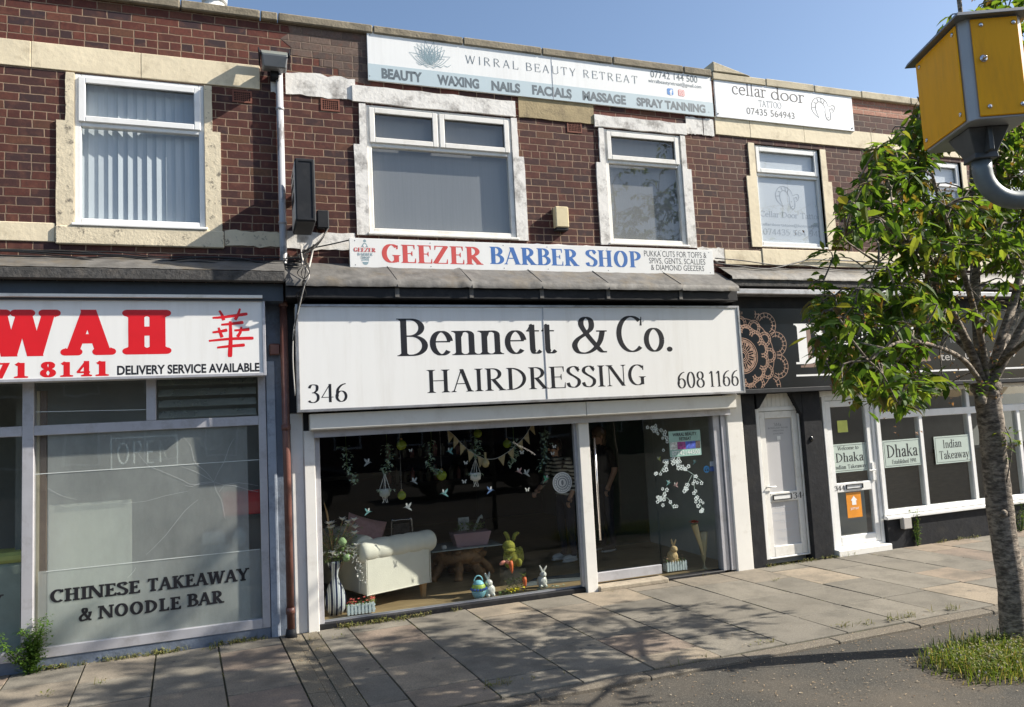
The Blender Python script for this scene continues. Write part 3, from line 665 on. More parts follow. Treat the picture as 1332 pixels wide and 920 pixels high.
# ---- left: the Chinese takeaway
left = thing('takeaway_building', (-3, 0, 0), 'red brick takeaway building with cream concrete bands and blue painted shopfront frames', 'building')
ho = [(r[0], r[1], r[2], r[3]) for r in (r1, r0)]
wall(MB(), XL, XA, ZF, ZL0, 0, .28, ho).build('brick_wall', M['brick'], left)
MB().box(XL, XA, 0, .28, ZL0, ZC0).build('parapet', M['brick_top'], left)
mb = MB(); x = XL
for s in (1.45, 1.5, .62, 1.3, .9, 1.35, .95, 1.13):
    e = min(x+s, .30)
    if e-x > .05: mb.box(x, e-.004, -.012-rnd.random()*.004, .02, ZL0, ZL1)
    x = e
mb.build('lintel_band', M['cream'], left, bevel=.004)
MB().prism(ragged(.305, XA-.005, ZL0-.01, ZL1-.0, 3), -.010, .02).build('lintel_patch', M['white_peel'], left)
zs = P(80, 157).z
[jambs(MB(), r1, zs, .15, .075, seed=1+k, left=k == 0, right=k == 1).build('window_surround', M['cream_pit'], left) for k in (0, 1)]
mb = MB(); mb.box(XL, r1[0]-.16, -.012, .02, ZS0, ZS1); mb.build('sill_band', M['cream'], left, bevel=.006)
MB().box(r1[0]-.155, r1[1]+.17, -.035, .02, ZS0-.02, r1[2]-.03).build('window_sill', M['cream_pit'], left, bevel=.01)
MB().prism(ragged(r1[1]+.175, XA-.02, ZS0+.01, ZS1-.01, 5), -.012, .02).build('sill_band', M['cream_pit'], left)
mb = MB(); x = XL
while x < XA:
    e = min(x+.72+rnd.random()*.3, XA); mb.box(x, e-.008, -.055, .30, ZC0, ZC1+rnd.uniform(-.006, .006)); x = e
mb.build('coping', M['coping'], left, bevel=.012)
upvc_window(left, r1, .0, [], P(180, 166).z, M['upvc'], M['blind'], 'slats')
upvc_window(left, r0, .0, [], P(180, 166).z, M['upvc'], M['blind'], 'slats')
def airbrick(b, a, c, m='terracotta'):
    r = rect(a, c); mb = MB(); mb.ring(r[0], r[1], r[2], r[3], .018, -.008, .01)
    nx, nz = 8, 5; w, h = r[1]-r[0]-.036, r[3]-r[2]-.036
    for i in range(1, nx): mb.box(r[0]+.018+w*i/nx-.003, r[0]+.018+w*i/nx+.003, -.006, -.001, r[2]+.018, r[3]-.018)
    for j in range(1, nz): mb.box(r[0]+.018, r[1]-.018, -.0045, -.001, r[2]+.018+h*j/nz-.003, r[2]+.018+h*j/nz+.003)
    mb.build('air_brick', M[m], b)
    MB().box(r[0]+.01, r[1]-.01, -.0015, .01, r[2]+.01, r[3]-.01).build('vent_hole', M['hole'], b)
airbrick(left, (302, 117), (328, 135))
shell(left, XL, XA-.01, ZC0)

# ---- middle: the hairdresser's
mid = thing('hairdresser_building', (3.1, 0, 0), 'red brick hairdresser building with peeling white window surrounds and wide glazed shopfront', 'building')
wall(MB(), XA, XB, ZF, ZL0, 0, .28, [r2, r3]).build('brick_wall', M['brick'], mid)
MB().box(XA, XB, 0, .28, ZL0, ZC0).build('parapet', M['brick_top'], mid)
q = [(XA+.10, ZC0-.002), (XA+.12, 6.28), (XA+.02, 6.2), (XA+.13, 6.11), (XA+.12, 6.03), (XA+.42, 6.02), (XA+.42, 5.94), (XA+.62, 5.93), (XA+.62, 5.86), (1.22, 5.80), (1.36, 5.78), (1.36, ZC0-.002)]
MB().prism(q[::-1], -.0025, .02).build('stained_brickwork', M['brick_grey'], mid)
mb = MB().prism(ragged(XA+.06, 1.19, ZL0-.02, ZL1-.03, 11, .016), -.012, .02)
mb.build('lintel_patch', M['white_peel'], mid)
zl2 = r2[3]+.015
MB().prism(ragged(r2[0]-.14, r2[1]+.06, zl2, P(560, 122).z, 12, .008), -.03, .03).build('lintel', M['white_peel'], mid)
MB().prism(ragged(r2[1]+.11, r3[0]-.12, P(720, 157).z, 5.83, 13, .006), -.016, .02).build('lintel_band', M['beige'], mid)
MB().prism(ragged(r3[0]-.12, r3[1]+.1, r3[3]+.012, P(830, 156).z, 14, .008), -.03, .03).build('lintel', M['white_peel'], mid)
for a, b, d in ((r3[1]+.11, r3[1]+.36, 15), (r3[1]+.375, XB-.01, 16)): MB().prism(ragged(a, b, ZL0-.03, 5.80, d, .008), -.012, .02).build('lintel_patch', M['white_peel'], mid)
[jambs(MB(), r2, P(680, 205).z, .14, .075, -.022, .02, seed=4+k, left=k == 0, right=k == 1).build('window_surround', M['white_peel'], mid) for k in (0, 1)]
[jambs(MB(), r3, P(780, 212).z, .13, .07, -.022, .02, seed=5+k, left=k == 0, right=k == 1).build('window_surround', M['white_peel'], mid) for k in (0, 1)]
for a, b, c, d in ((XA+.03, r2[0]-.16, ZS1, 6), (r2[1]+.16, r3[0]-.15, ZS1-.045, 7), (r3[1]+.14, XB, ZS1-.01, 8)): MB().prism(ragged(a, b, ZS0, c, d), -.012, .02).build('sill_band', M['white_peel'], mid)
mb = MB(); x = XA+.001
while x < XB:
    e = min(x+.78+rnd.random()*.3, XB); mb.box(x, e-.008, -.055, .30, ZC0, ZC1+rnd.uniform(-.006, .006)); x = e
mb.build('coping', M['coping'], mid, bevel=.012)
upvc_window(mid, r2, .0, [P(570, 170).x], P(570, 194).z, M['upvc2'], M['greyblind'])
upvc_window(mid, r3, .0, [], P(840, 213).z, M['upvc2'], M['greyblind'])
airbrick(mid, (417, 128), (442, 146)); airbrick(mid, (737, 158), (757, 174))
shell(mid, XA, XB-.01, ZC0)

# ---- right: the Indian takeaway
ZR0 = P(1080, 120).z
right = thing('tattoo_studio_building', (8, 0, 0), 'dark brown brick building with cream window surrounds above a black painted Indian takeaway front', 'building')
wall(MB(), XB, XR, ZF, ZL0, .004, .28, [r4, r5, (r5[0]+2.4, r5[1]+2.4, r5[2], r5[3])]).build('brick_wall', M['brick_dark'], right)
zsal = P(1150, 152).z
MB().box(XB, XR, .004, .28, ZL0, zsal).build('parapet', M['brick_darktop'], right)
MB().box(XB, XR, .002, .28, zsal, ZC0-.03).build('parapet_top', M['brick_salmon'], right)
mb = MB(); x = XB+.02
for s in (.55, .9, 1.2, .7, 1.5, 1.3, 1.1, 2, 2, 2):
    e = min(x+s, XR); mb.box(x, e-.004, -.012-rnd.random()*.003, .02, ZL0, 5.85); x = e
mb.build('lintel_band', M['cream'], right, bevel=.004)
for r, sd in ((r4, 21), (r5, 22)):
    for k in (0, 1): jambs(MB(), r, P(1090, 238).z, .16, .10, -.012, .06, seed=sd+k*7, left=k == 0, right=k == 1).build('window_surround', M['cream'], right)
mb = MB(); mb.box(XB+.01, r4[0]-.02, -.012, .02, ZS0-.04, ZS1-.03); mb.box(r4[0]-.015, XR, -.02, .03, ZS0-.04, ZS1-.0)
mb.build('sill_band', M['cream'], right, bevel=.005)
mb = MB(); x = XB+.01
while x < XR:
    e = min(x+.8+rnd.random()*.35, XR); mb.box(x, e-.008, -.05, .30, ZC0-.03, ZC1-.02+rnd.uniform(-.006, .006)); x = e
mb.hexa([(XB+.02, -.06, ZC1-.02), (XB+.62, -.06, ZC1-.02), (XB+.06, -.06, ZC1+.11), (XB+.02, -.06, ZC1+.12)], [(XB+.02, .3, ZC1-.02), (XB+.62, .3, ZC1-.02), (XB+.06, .3, ZC1+.11), (XB+.02, .3, ZC1+.12)])
mb.build('coping', M['cream_coping'], right, bevel=.01)
w4 = upvc_window(right, r4, .035, [], P(1030, 228).z, M['upvc'], M['film'], 'plane', .034)
w5 = upvc_window(right, r5, .035, [], P(1030, 228).z, M['upvc'], M['film'], 'plane', .034)
upvc_window(right, (r5[0]+2.4, r5[1]+2.4, r5[2], r5[3]), .035, [], P(1030, 228).z, M['upvc'], M['film'], 'plane', .034)
shell(right, XB, XR, ZC0)
# ================================================================ shopfronts
def slab(b, x0, x1, z0, z1, y0, y1, m, name, bevel=0): return MB().box(x0, x1, y0, y1, z0, z1).build(name, m, b, bevel=bevel)
def noisy_slope(mb, x0, x1, yz, seams, seed=0, bulge=.004):
    """a lead-dressed slope: profile yz pushed from x0 to x1 with slight waves and raised seams"""
    rr = random.Random(seed); n = int((x1-x0)/.06); m = len(yz); vs, fs = [], []
    for i in range(n+1):
        x = x0+(x1-x0)*i/n
        d = min([abs(x-s) for s in seams] or [9])
        lift = .014*max(0, 1-d/.05)
        for j, (y, z) in enumerate(yz):
            e = 0 if j in (0,) else 1
            vs.append((x+(.05*(m-1-j)/(m-1) if d < .03 else 0)*0, y-e*(lift+rr.uniform(-bulge, bulge)*.35), z+lift*.6+e*rr.uniform(-bulge, bulge)*.5))
    for i in range(n):
        for j in range(m-1): fs.append((i*m+j, (i+1)*m+j, (i+1)*m+j+1, i*m+j+1))
    return mb.add(vs, fs)

# ---------------------------------------- takeaway (left)
yS = -.28
wsx1 = P(345, 440, yS).x; wsz0 = P(170, 492.8, yS).z; wsz1 = P(170, 388.4, yS).z
zfelt0, zfelt1 = P(200, 364, -.42).z, P(200, 350, -.42).z
slab(left, XL, XA-.012, zfelt0, zfelt1, -.42, -.32, M['felt'], 'felt_edge', .008)
noisy_slope(MB(), XL+6, XA-.012, [(0, P(200, 339).z+.02), (-.10, P(200, 339).z), (-.42, zfelt1+.004)], [], 3, .006).build('flashing', M['lead'], left, smooth=True)
slab(left, XL, XA-.03, wsz1-.02, zfelt0-.001, -.30, 0, M['fascia_blue'], 'fascia_board')
slab(left, XL, wsx1-.02, wsz1+.002, wsz1+.03, -.345, -.30, M['upvc2'], 'fascia_trim')
slab(left, XL, wsx1-.01, wsz0+.02, ZF, -.04, .3, M['fascia_blue'], 'fascia_backing')
tz0, tz1 = P(200, 559.5, -.04).z, P(200, 547, -.04).z      # transom
bz0, bz1 = P(200, 837, -.04).z, P(200, 824, -.04).z      # bottom rail
xr0, xr1 = P(338.5, 650, -.04).x, P(348.5, 650, -.04).x
xm0, xm1 = P(28, 650, -.04).x, P(43.5, 650, -.04).x
xu0, xu1 = P(190, 520, -.04).x, P(203, 520, -.04).x
ztop = wsz0+.03
mb = MB()
mb.box(xr0, xr1, -.04, .06, bz0, ztop); mb.box(xm0, xm1, -.04, .06, bz0, ztop)
mb.box(xm1, xr0, -.038, .05, tz0, tz1); mb.box(xm1, xr0, -.038, .05, bz0, bz1); mb.box(xu0, xu1, -.036, .05, tz1, ztop)
for k in range(1, 4):
    d = -k*2.0; mb.box(xm0+d, xm1+d, -.04, .06, bz0, ztop); mb.box(xm1+d, xm0+d+2.0, -.038, .05, tz0, tz1); mb.box(xm1+d, xm0+d+2.0, -.038, .05, bz0, bz1)
fr = mb.build('shopfront_frame', M['alu2'], left, bevel=.004)
g = MB(); pane(g, xm1-.005, xr0+.005, bz1-.005, tz0+.005, .0); g.build('window_pane', M['dustglass'], left)
g = MB(); pane(g, xm1-.005, xu0+.005, tz1-.005, ztop, .0); g.build('window_pane', M['dustglass'], left)
for k in range(1, 4):
    d = -k*2.0
    g = MB(); pane(g, xm1+d, xm0+d+2.0, bz1-.005, tz0+.005, .0); g.build('window_pane', M['shopglass'], left)
    g = MB(); pane(g, xm1+d, xm0+d+2.0, tz1-.005, ztop, .0); g.build('window_pane', M['shopglass'], left)
for i in range(4):                                     # glass louvres
    z = tz1+.05+(ztop-tz1-.08)*i/3.2
    l = MB(); l.add([(xu1+.02, -.035, z-.035), (xr0-.02, -.035, z-.035), (xr0-.02, .03, z+.035), (xu1+.02, .03, z+.035)], [(0, 1, 2, 3)])
    l.box(xu1+.02, xr0-.02, -.037, -.034, z-.037, z-.033)
    l.build('louvre_blade', M['louvre'], left)
slab(left, XL, xr1, -.01, bz0-.001, -.03, .1, M['bluepaint'], 'stall_riser')
slab(left, XL, xm0-6, bz0, ztop, -.03, .1, M['bluepaint'], 'shopfront_pier')
xp1 = P(380, 650, -.02).x
mb = MB(); mb.box(xr1, xp1, -.02, .3, -.01, ZF-.02); mb.build('shopfront_pier', M['bluepaint'], left, bevel=.01)
slab(left, P(349.5, 650, -.03).x, P(361, 650, -.03).x, -.01, P(352, 470, -.03).z, -.034, -.0205, M['bluepaint_lit'], 'lit_pier_strip', .004)  # lit strip of the pier, its light painted as paler blue
# the closed shop's room
mb = MB(); mb.box(XL, XA-.06, 2.2, 2.25, 0, 3.0); mb.build('room_wall', M['interior_mid'], left)
mb = MB(); mb.box(XL, XL+.05, .1, 2.2, 0, 3); mb.box(XA-.11, XA-.06, .1, 2.2, 0, 3); mb.build('room_wall', M['interior_mid'], left)
slab(left, XL, XA-.06, -.012, .055, .1, 2.2, M['interior_mid'], 'room_floor'); slab(left, XL, XA-.06, 2.75, 2.8, .1, 2.2, M['interior_light'], 'room_ceiling')
slab(left, P(44.5, 650, .06).x, P(51, 650, .06).x, .06, 2.5, .06, .10, M['cream'], 'room_post')
slab(left, P(52, 650, .07).x, P(60, 650, .07).x, .06, 2.5, .07, .11, mat('brown_post', (.23, .16, .12), .7), 'room_post')
slab(left, P(62, 650, .5).x-.3, P(333, 650, .5).x+.2, .06, 2.7, .62, .66, M['interior_mid'], 'room_partition')
g = MB(); pane(g, P(62, 650, .003).x, P(323, 650, .003).x, bz1, tz0, .003); g.build('clouded_film', M['dustfilm'], left)
g = MB(); zl_ = P(190, 729, .016).z; pane(g, P(50, 650, .006).x, P(338, 650, .006).x, bz1, zl_, .006); g.build('clouded_film', M['dustfilm'], left)
# cracked pane: thin white fracture lines lying on the glass
cx, cy = 279, 627.5
cr = []
def crk(pts): cr.append([(P(a, b).x, P(a, b).z) for a, b in pts])
crk([(278, 627), (262, 630), (247, 630), (238, 625), (210, 613), (192, 605), (180, 590)]); crk([(278, 627), (262, 628), (250, 633), (240, 631)])
crk([(278, 627), (268, 614), (258, 606), (252, 598), (248, 580), (238, 568)]); crk([(278, 627), (285, 612), (292, 600), (298, 582), (305, 570)])
crk([(278, 627), (282, 640), (288, 650), (291, 665), (293, 675)]); crk([(278, 627), (292, 631), (305, 632), (322, 637), (336, 640)])
crk([(292, 631), (285, 640)]); crk([(278, 627), (255, 614), (236, 607)]); crk([(292, 631), (310, 628), (336, 632)])
crk([(160, 655), (190, 652), (215, 645), (245, 639)]); crk([(100, 650), (80, 645), (62, 635)])
crk([(190, 722), (215, 697), (240, 665), (258, 650)]); crk([(166, 752), (175, 742), (176, 738)])
MB().flat(strokes(cr, .0026, 2), -.0012).build('glass_crack', mat('crack_line', (.55, .58, .58), .4), left)
hl = [[(P(60, 743.5).x, P(60, 743.5).z), (P(338, 714.5).x, P(338, 714.5).z)], [(P(46, 617).x, P(46, 617).z), (P(338, 598).x, P(338, 598).z)], [(P(46, 536).x, P(46, 536).z), (P(190, 533).x, P(190, 533).z)]]
MB().flat([q for l in hl for q in _strip(l, .006)], -.002).build('film_edge', mat('film_edge_line', (.62, .66, .64), .4), left)

# ---------------------------------------- hairdresser (middle)
noseT, noseB = P(600, 366, -.42).z, P(600, 374.5, -.42).z
zwl = P(600, 350).z
seams = [P(x, 360, -.2).x for x in (505, 600, 690, 775, 868)]
xl0, xl1 = XA-.01, P(961, 372, -.42).x
noisy_slope(MB(), xl0, xl1, [(.0, zwl+.03), (-.06, zwl), (-.40, noseT+.008), (-.425, noseT-.012), (-.42, noseB)], seams, 5, .005).build('lead_ledge', M['lead'], mid, smooth=True)
M['seam'] = mat('dark_lead_seam', (.05, .048, .045), .7)
for s_ in seams: MB().tube([(s_, .0, zwl+.03), (s_+.01, -.07, zwl+.006), (s_+.05, -.405, noseT+.012), (s_+.055, -.432, noseB)], .005, 6).build('lead_seam', M['seam'], mid)
mb = MB(); mb.box(xl0, xl1, -.38, .1, noseB-.11, noseB+.02)
mb.build('ledge_fascia', M['black'], mid, bevel=.004)
for s in seams: slab(mid, s+.03, s+.075, noseB-.10, noseB+.01, -.388, -.3805, M['lead'], 'lead_strap')
zsT, zsB = P(672, 397.4, yS).z, P(672, 524, yS).z
slab(mid, XA-.005, XB, zsB, noseB-.11, -.04, .3, M['black'], 'fascia_backing')
sy = -.22
sz1, sz0 = P(680, 526.5, sy).z, P(680, 546, sy).z
sx0, sxm, sx1 = P(403.5, 550, sy).x, P(763, 535, sy).x, P(957.5, 520, sy).x
for a, b in ((sx0, sxm-.004), (sxm+.004, sx1)):
    m_ = MB(); m_.xprism([(-.03, sz1), (-.03, sz0-.0), (sy+.012, sz0), (sy, sz0+.012), (sy, sz1)], a, b); m_.build('shutter_box', M['shutter'], mid, bevel=.004)
zop = sz0-.075
slab(mid, P(408, 575, -.02).x, P(945, 540, -.02).x, zop, sz0-.001, -.10, .2, M['alu2'], 'shutter_slot')
slab(mid, XA, XB, zop, zsB, .0, .3, M['black'], 'fascia_backing')
gy = .05
zg0 = P(418, 808.7, gy).z
xg0 = P(417, 700, gy).x
# posts
px0, px1 = P(398.5, 700, -.05).x, P(412.5, 700, -.05).x
slab(mid, px0, px1, -.01, sz0-.001, -.06, .08, M['white'], 'shopfront_post', .004)
slab(mid, px1, xg0+.012, .04, zop, .0, .08, M['alu2'], 'shopfront_frame', .003)
slab(mid, xp1, px0, -.01, zsB, -.03, .3, M['white'], 'shopfront_pier', .01)
ma, mb_ = P(757.5, 650, -.05).x, P(771, 650, -.05).x
slab(mid, ma, mb_, -.01, sz0-.001, -.06, .05, M['white'], 'shopfront_post', .004)
slab(mid, ma-.035, ma, .06, zop, .0, .06, M['alu2'], 'shopfront_frame', .003)
ga, gb = P(936, 640, -.04).x, P(951.5, 640, -.04).x
slab(mid, ga, ga+(gb-ga)*.55, .02, zop, -.01, .10, M['alu2'], 'shopfront_frame', .004)
slab(mid, ga+(gb-ga)*.58, gb, .02, zop, -.03, .10, M['alu2'], 'shutter_guide', .004)
wa, wb = P(952.5, 640, -.03).x, P(972.5, 640, -.03).x
MB().box(gb, wb, -.05, .3, -.01, zsB).build('shopfront_pier', M['white'], mid, bevel=.012)
# plinths, step
dz = P(864, 743, .0).x; sx_step = P(779, 760, -.02).x
mb = MB(); mb.box(px1, ma, -.012, .12, -.01, zg0-.012); mb.build('plinth', M['black'], mid, bevel=.008)
mb = MB(); mb.box(dz, ga+.02, -.012, .12, -.01, zg0-.035); mb.build('plinth', M['black'], mid, bevel=.008)
slab(mid, px1, ma, .03, .07, zg0-.012, zg0+.012, M['alu2'], 'sill_bead')
mb = MB(); mb.box(mb_, dz, -.10, .12, -.01, .055); mb.build('door_step', mat('worn_concrete_step', (.34, .29, .22), .9, var=.2, scale=10, bump=.6, bscale=40), mid, bevel=.015)
g = MB(); pane(g, xg0, ma, zg0, zop+.01, gy); g.build('window_pane', M['shopglass'], mid)
g = MB(); pane(g, dz+.006, ga+.01, zg0-.03, zop+.01, gy); g.build('window_pane', M['shopglass'], mid)
g = MB(); pane(g, mb_+.008, dz-.006, .10, zop-.006, gy+.012)
door = g.build('door', M['shopglass'], mid)
slab(door, mb_+.008, dz-.006, P(820, 751.5, gy).z, P(820, 739.5, gy).z, gy-.012, gy+.03, M['alu2'], 'bottom_rail', .003)
h0, h1 = P(769.3, 570, -.0), P(778.7, 703, -.0)
hx = (h0.x+h1.x)/2+.03
m_ = MB(); m_.tube([(hx, -.0, h1.z), (hx, -.0, h0.z)], .014, 10)
for z in (h1.z+.12, h0.z-.12): m_.tube([(hx, 0, z), (hx, gy+.01, z)], .009, 8)
m_.build('handle', M['chrome'], door, smooth=True)
# room
zfl = zg0-.02
M['woodfloor'] = mat('oak_vinyl_floor', (.33, .24, .13), .42, var=.22, scale=3, stretch=(1, 6, 1), dirt=(.14, .10, .06), dirt_amt=.5, dscale=5)
slab(mid, XA+.02, XB-.02, -.012, zfl, .1205, 6.5, M['woodfloor'], 'room_floor')
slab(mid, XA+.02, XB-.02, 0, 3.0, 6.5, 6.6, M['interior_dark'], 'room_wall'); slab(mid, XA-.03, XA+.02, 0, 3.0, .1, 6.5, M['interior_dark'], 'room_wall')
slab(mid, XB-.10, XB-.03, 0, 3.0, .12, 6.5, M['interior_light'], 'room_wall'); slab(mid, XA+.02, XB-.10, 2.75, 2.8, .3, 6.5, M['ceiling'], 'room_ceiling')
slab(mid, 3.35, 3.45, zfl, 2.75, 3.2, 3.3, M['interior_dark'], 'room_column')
slab(mid, 4.55, XB-.101, zfl, 2.75, 2.2, 2.25, mat('dark_green_partition', (.012, .040, .028), .6), 'room_partition')
slab(mid, 1.3, 3.2, 1.05, 1.12, 6.2, 6.49, M['interior_light'], 'wall_shelf')

# ---------------------------------------- Indian takeaway (right)
yD = -.14
# awning boards and flashing over its sign
zR1 = P(1010, 352).z; zR2 = P(1010, 374, -.28).z; zR3 = P(1010, 386, -.26).z; zR4 = P(1010, 397, -.2).z
noisy_slope(MB(), xl1+.02, XR, [(0, zR1+.03), (-.05, zR1), (-.28, P(1010, 360, -.28).z), (-.285, P(1010, 364, -.28).z)], [], 9, .004).build('flashing', M['lead'], right, smooth=True)
slab(right, xl1+.02, XR, P(1010, 373, -.26).z, P(1010, 364, -.26).z+.01, -.265, 0, M['felt'], 'felt_edge', .006)
slab(right, xl1+.02, XR, P(1010, 383, -.30).z, P(1010, 376, -.30).z, -.30, 0, M['alu'], 'gutter_rail', .01)
zdT, zdB = P(1010, 401, yD).z, P(1010, 505, yD).z
slab(right, XB, XR, zdB, P(1010, 384, -.24).z, -.10, .3, M['blackpaint'], 'fascia_board')
slab(right, XB, XR, zdB-.06, zdB-.002, -.2, .3, M['plastic_dark'], 'sign_rail', .006)
# black piers
p1a, p1b = P(973.5, 640, -.03).x, P(992, 640, -.03).x
zh = zdB-.06
MB().box(wb, P(990.5, 640, -.02).x, -.03, .3, -.01, zh).build('shopfront_pier', M['blackpaint'], right, bevel=.01)
da, db = P(990, 640, .05).x, P(1050, 640, .05).x
dzt = P(1010, 529, .05).z
p2a, p2b = P(1052, 640, -.02).x, P(1077, 640, -.02).x
MB().box(p2a, p2b, -.03, .3, -.01, zh).build('shopfront_pier', M['blackpaint'], right, bevel=.01)
for q in ([(da-.02, zh), (da-.02, dzt-.02), (da+.02, dzt-.0), (da+.16, zh)], [(p2a, zh), (p2a-.17, zh), (p2a-.02, dzt-.10), (p2a, dzt-.12)]): MB().prism(q, -.028, .12).build('pier_corner', M['blackpaint'], right)   # chamfered corners
mb = MB()
n = 11
for i in range(n):
    a = da+(db-da+.02)*i/n; mb.box(a+.002, a+(db-da+.02)/n-.002, .045, .08, dzt, zh-.005)
mb.build('boarded_panel', M['white'], right, bevel=.002)
# flat's door
x0, x1 = da, db; z0_, z1_ = P(1030, 724, .05).z, dzt
mb = MB().ring(x0, x1, z0_-.0, z1_, .055, .04, .12, wb=.02); df = mb.build('door_frame', M['upvc'], right, bevel=.005)
u0, u1 = x0+.055, x1-.06
leaf = MB().ring(u0+.004, u1-.004, z0_+.022, z1_-.06, .085, .05, .11, wt=.09, wb=.13)
zlm = P(1020, 646, .05).z
leaf.box(u0+.089, u1-.089, .05, .11, zlm-.06, zlm+.06)
dr = leaf.build('flat_door', M['upvc2'], right, bevel=.006)
slab(dr, u0+.08, u1-.08, zlm+.055, z1_-.14, .075, .085, M['doorfilm'], 'upper_panel'); slab(dr, u0+.08, u1-.08, z0_+.14, zlm-.055, .075, .085, M['doorfilm'], 'lower_panel')
lx0, lx1 = P(1006, 646, .04).x, P(1030, 646, .04).x
MB().ring(lx0, lx1, zlm-.035, zlm+.035, .008, .036, .0495).build('letterbox', M['ink'], dr)
MB().box(lx0+.01, lx1-.01, .042, .0497, zlm-.026, zlm+.026).build('letterbox_flap', M['upvc'], dr)
m_ = MB(); m_.tube([(u0+.045, .05, zlm+.14), (u0+.045, .02, zlm+.14), (u0+.16, .02, zlm+.14)], .009, 8); m_.build('handle', M['upvc'], dr, smooth=True)
fy = .0735
rr_ = (u0+.085, u1-.085, zlm+.06, z1_-.145)
write_in(dr, '344a', TYPE, rr_, .36, .63, .885, .93, fy, M['plastic_grey']); sans_in(dr, 'BOROUGH ROAD', rr_, .15, .86, .852, .872, fy, M['plastic_grey']); sans_in(dr, 'PRENTON', rr_, .32, .70, .815, .833, fy, M['plastic_grey']); sans_in(dr, 'CH42 9PG', rr_, .32, .68, .775, .793, fy, M['plastic_grey'])
MB().box(rr_[0]+.44*(rr_[1]-rr_[0]), rr_[0]+.56*(rr_[1]-rr_[0]), .069, .0745, rr_[2]+.70*(rr_[3]-rr_[2]), rr_[2]+.75*(rr_[3]-rr_[2])).build('spy_hole', M['upvc'], dr)
write_in(dr, '344', TIMES, (x0, x1, zlm-.06, zlm+.06), .68, .98, .18, .85, .048, M['ink'])
rr2 = (u0+.085, u1-.085, z0_+.14, zlm-.06)
for k, (a, b) in enumerate(((.2, .8), (.08, .95), (.32, .68), (.1, .92), (.34, .7), (.18, .82), (.35, .66), (.2, .84), (.36, .68))):
    z = [.86, .74, .70, .57, .53, .36, .32, .17, .13][k]
    W = rr2[1]-rr2[0]; H = rr2[3]-rr2[2]; segs = []
    x = a
    while x < b:
        e = min(b, x+rnd.uniform(.05, .12)); segs.append([(rr2[0]+W*x, rr2[2]+H*z), (rr2[0]+W*e, rr2[2]+H*z), (rr2[0]+W*e, rr2[2]+H*(z+.018)), (rr2[0]+W*x, rr2[2]+H*(z+.018))]); x = e+.02
    MB().flat(segs, fy).build('small_print', M['faint_ink'], dr)
# takeaway door
ta, tb = P(1076.5, 620, .03).x, P(1143.5, 620, .03).x; tz0_, tz1_ = P(1120, 711, .03).z, P(1100, 515, .03).z
slab(right, ta-.01, tb+.02, -.005, tz0_+.005, -.07, .1, M['white'], 'door_step', .008)
MB().ring(ta, tb, tz0_+.006, tz1_, .055, .02, .10, wb=.03).build('door_frame', M['upvc'], right, bevel=.005)
u0, u1 = ta+.057, tb-.057; ztm = P(1112, 633, .03).z
lf = MB().ring(u0+.003, u1-.003, tz0_+.04, tz1_-.06, .085, .03, .09, wb=.12)
lf.box(u0+.088, u1-.088, .03, .09, ztm-.06, ztm+.06)
td = lf.build('takeaway_door', M['upvc'], right, bevel=.006)
g = MB(); pane(g, u0+.08, u1-.08, tz0_+.15, ztm-.055, .06); g.build('lower_pane', M['rightglass'], td)
g = MB(); pane(g, u0+.08, u1-.08, ztm+.055, tz1_-.14, .06); g.build('upper_pane', M['rightglass'], td)
MB().ring(P(1101, 632, .02).x, P(1123, 632, .02).x, ztm-.028, ztm+.035, .01, .018, .0295).build('letterbox', M['ink'], td)
m_ = MB(); m_.box(u1-.06, u1-.02, .015, .0298, ztm+.06, ztm+.30); m_.tube([(u1-.04, .02, ztm+.2), (u1-.04, -.02, ztm+.2), (u1-.15, -.02, ztm+.2)], .009, 8); m_.build('handle', M['upvc'], td)
write_in(td, '344', CONDB, (P(1086, 636, .02).x, P(1100, 636, .02).x, ztm-.04, ztm+.04), 0, 1, .1, .9, .027, M['ink'])
slab(right, p2b, tb+.02, tz1_, zh, .02, .12, M['upvc'], 'door_head', .004)
# takeaway window
va = tb+.005; vb = 12.6; vz0, vz1 = P(1230, 662, .0).z, zh
ztr0, ztr1 = P(1230, 540, .0).z, P(1230, 531, .0).z
fm = MB(); xs = [va, va+.075]
fm.box(va, vb, -.0, .08, vz0-.0, vz0+.075); fm.box(va, va+.075, -.001, .08, vz0+.075, vz1); fm.box(va+.075, vb, -.0, .08, ztr0, ztr1)
fm.box(va+.075, vb, -.0, .08, vz1-.06, vz1)
mull = [P(x, 620).x for x in (1202, 1213)]; mw = .07
mx = [mull[0], mull[0]+.95, mull[0]+1.95, mull[0]+2.9]
for x in mx: fm.box(x, x+mw, -.001, .08, vz0+.075, ztr0)
for x in (mx[1], mx[3]): fm.box(x, x+mw, -.001, .08, ztr1, vz1-.06)
fm.box(va-.03, vb, -.07, .0, vz0-.045, vz0-.002)
fm.build('shopfront_frame', M['upvc'], right, bevel=.006)
g = MB(); pane(g, va+.07, vb, vz0+.07, ztr0, .03); pane(g, va+.07, vb, ztr1, vz1-.05, .03); g.build('window_pane', M['rightglass'], right)
slab(right, tb+.02, XR, -.01, vz0-.0455, -.02, .2, M['blackpaint'], 'stall_riser')
slab(right, vb, XR, vz0-.04, zh, -.02, .3, M['blackpaint'], 'shopfront_pier')
slab(right, XB+.02, XR, -.012, .06, .13, 4.0, mat('grey_tile_floor', (.3, .29, .27), .5), 'room_floor')
slab(right, XB+.02, XR, 0, 3, 4.0, 4.05, M['interior_mid'], 'room_wall'); slab(right, XR-.05, XR, .3, 4, 0, 3, M['interior_mid'], 'room_wall')
slab(right, XB-.02, XB+.02, 0, 3, .3, 4, M['interior_mid'], 'room_wall'); slab(right, XB+.02, XR, 2.75, 2.8, .3, 4, M['interior_light'], 'room_ceiling')
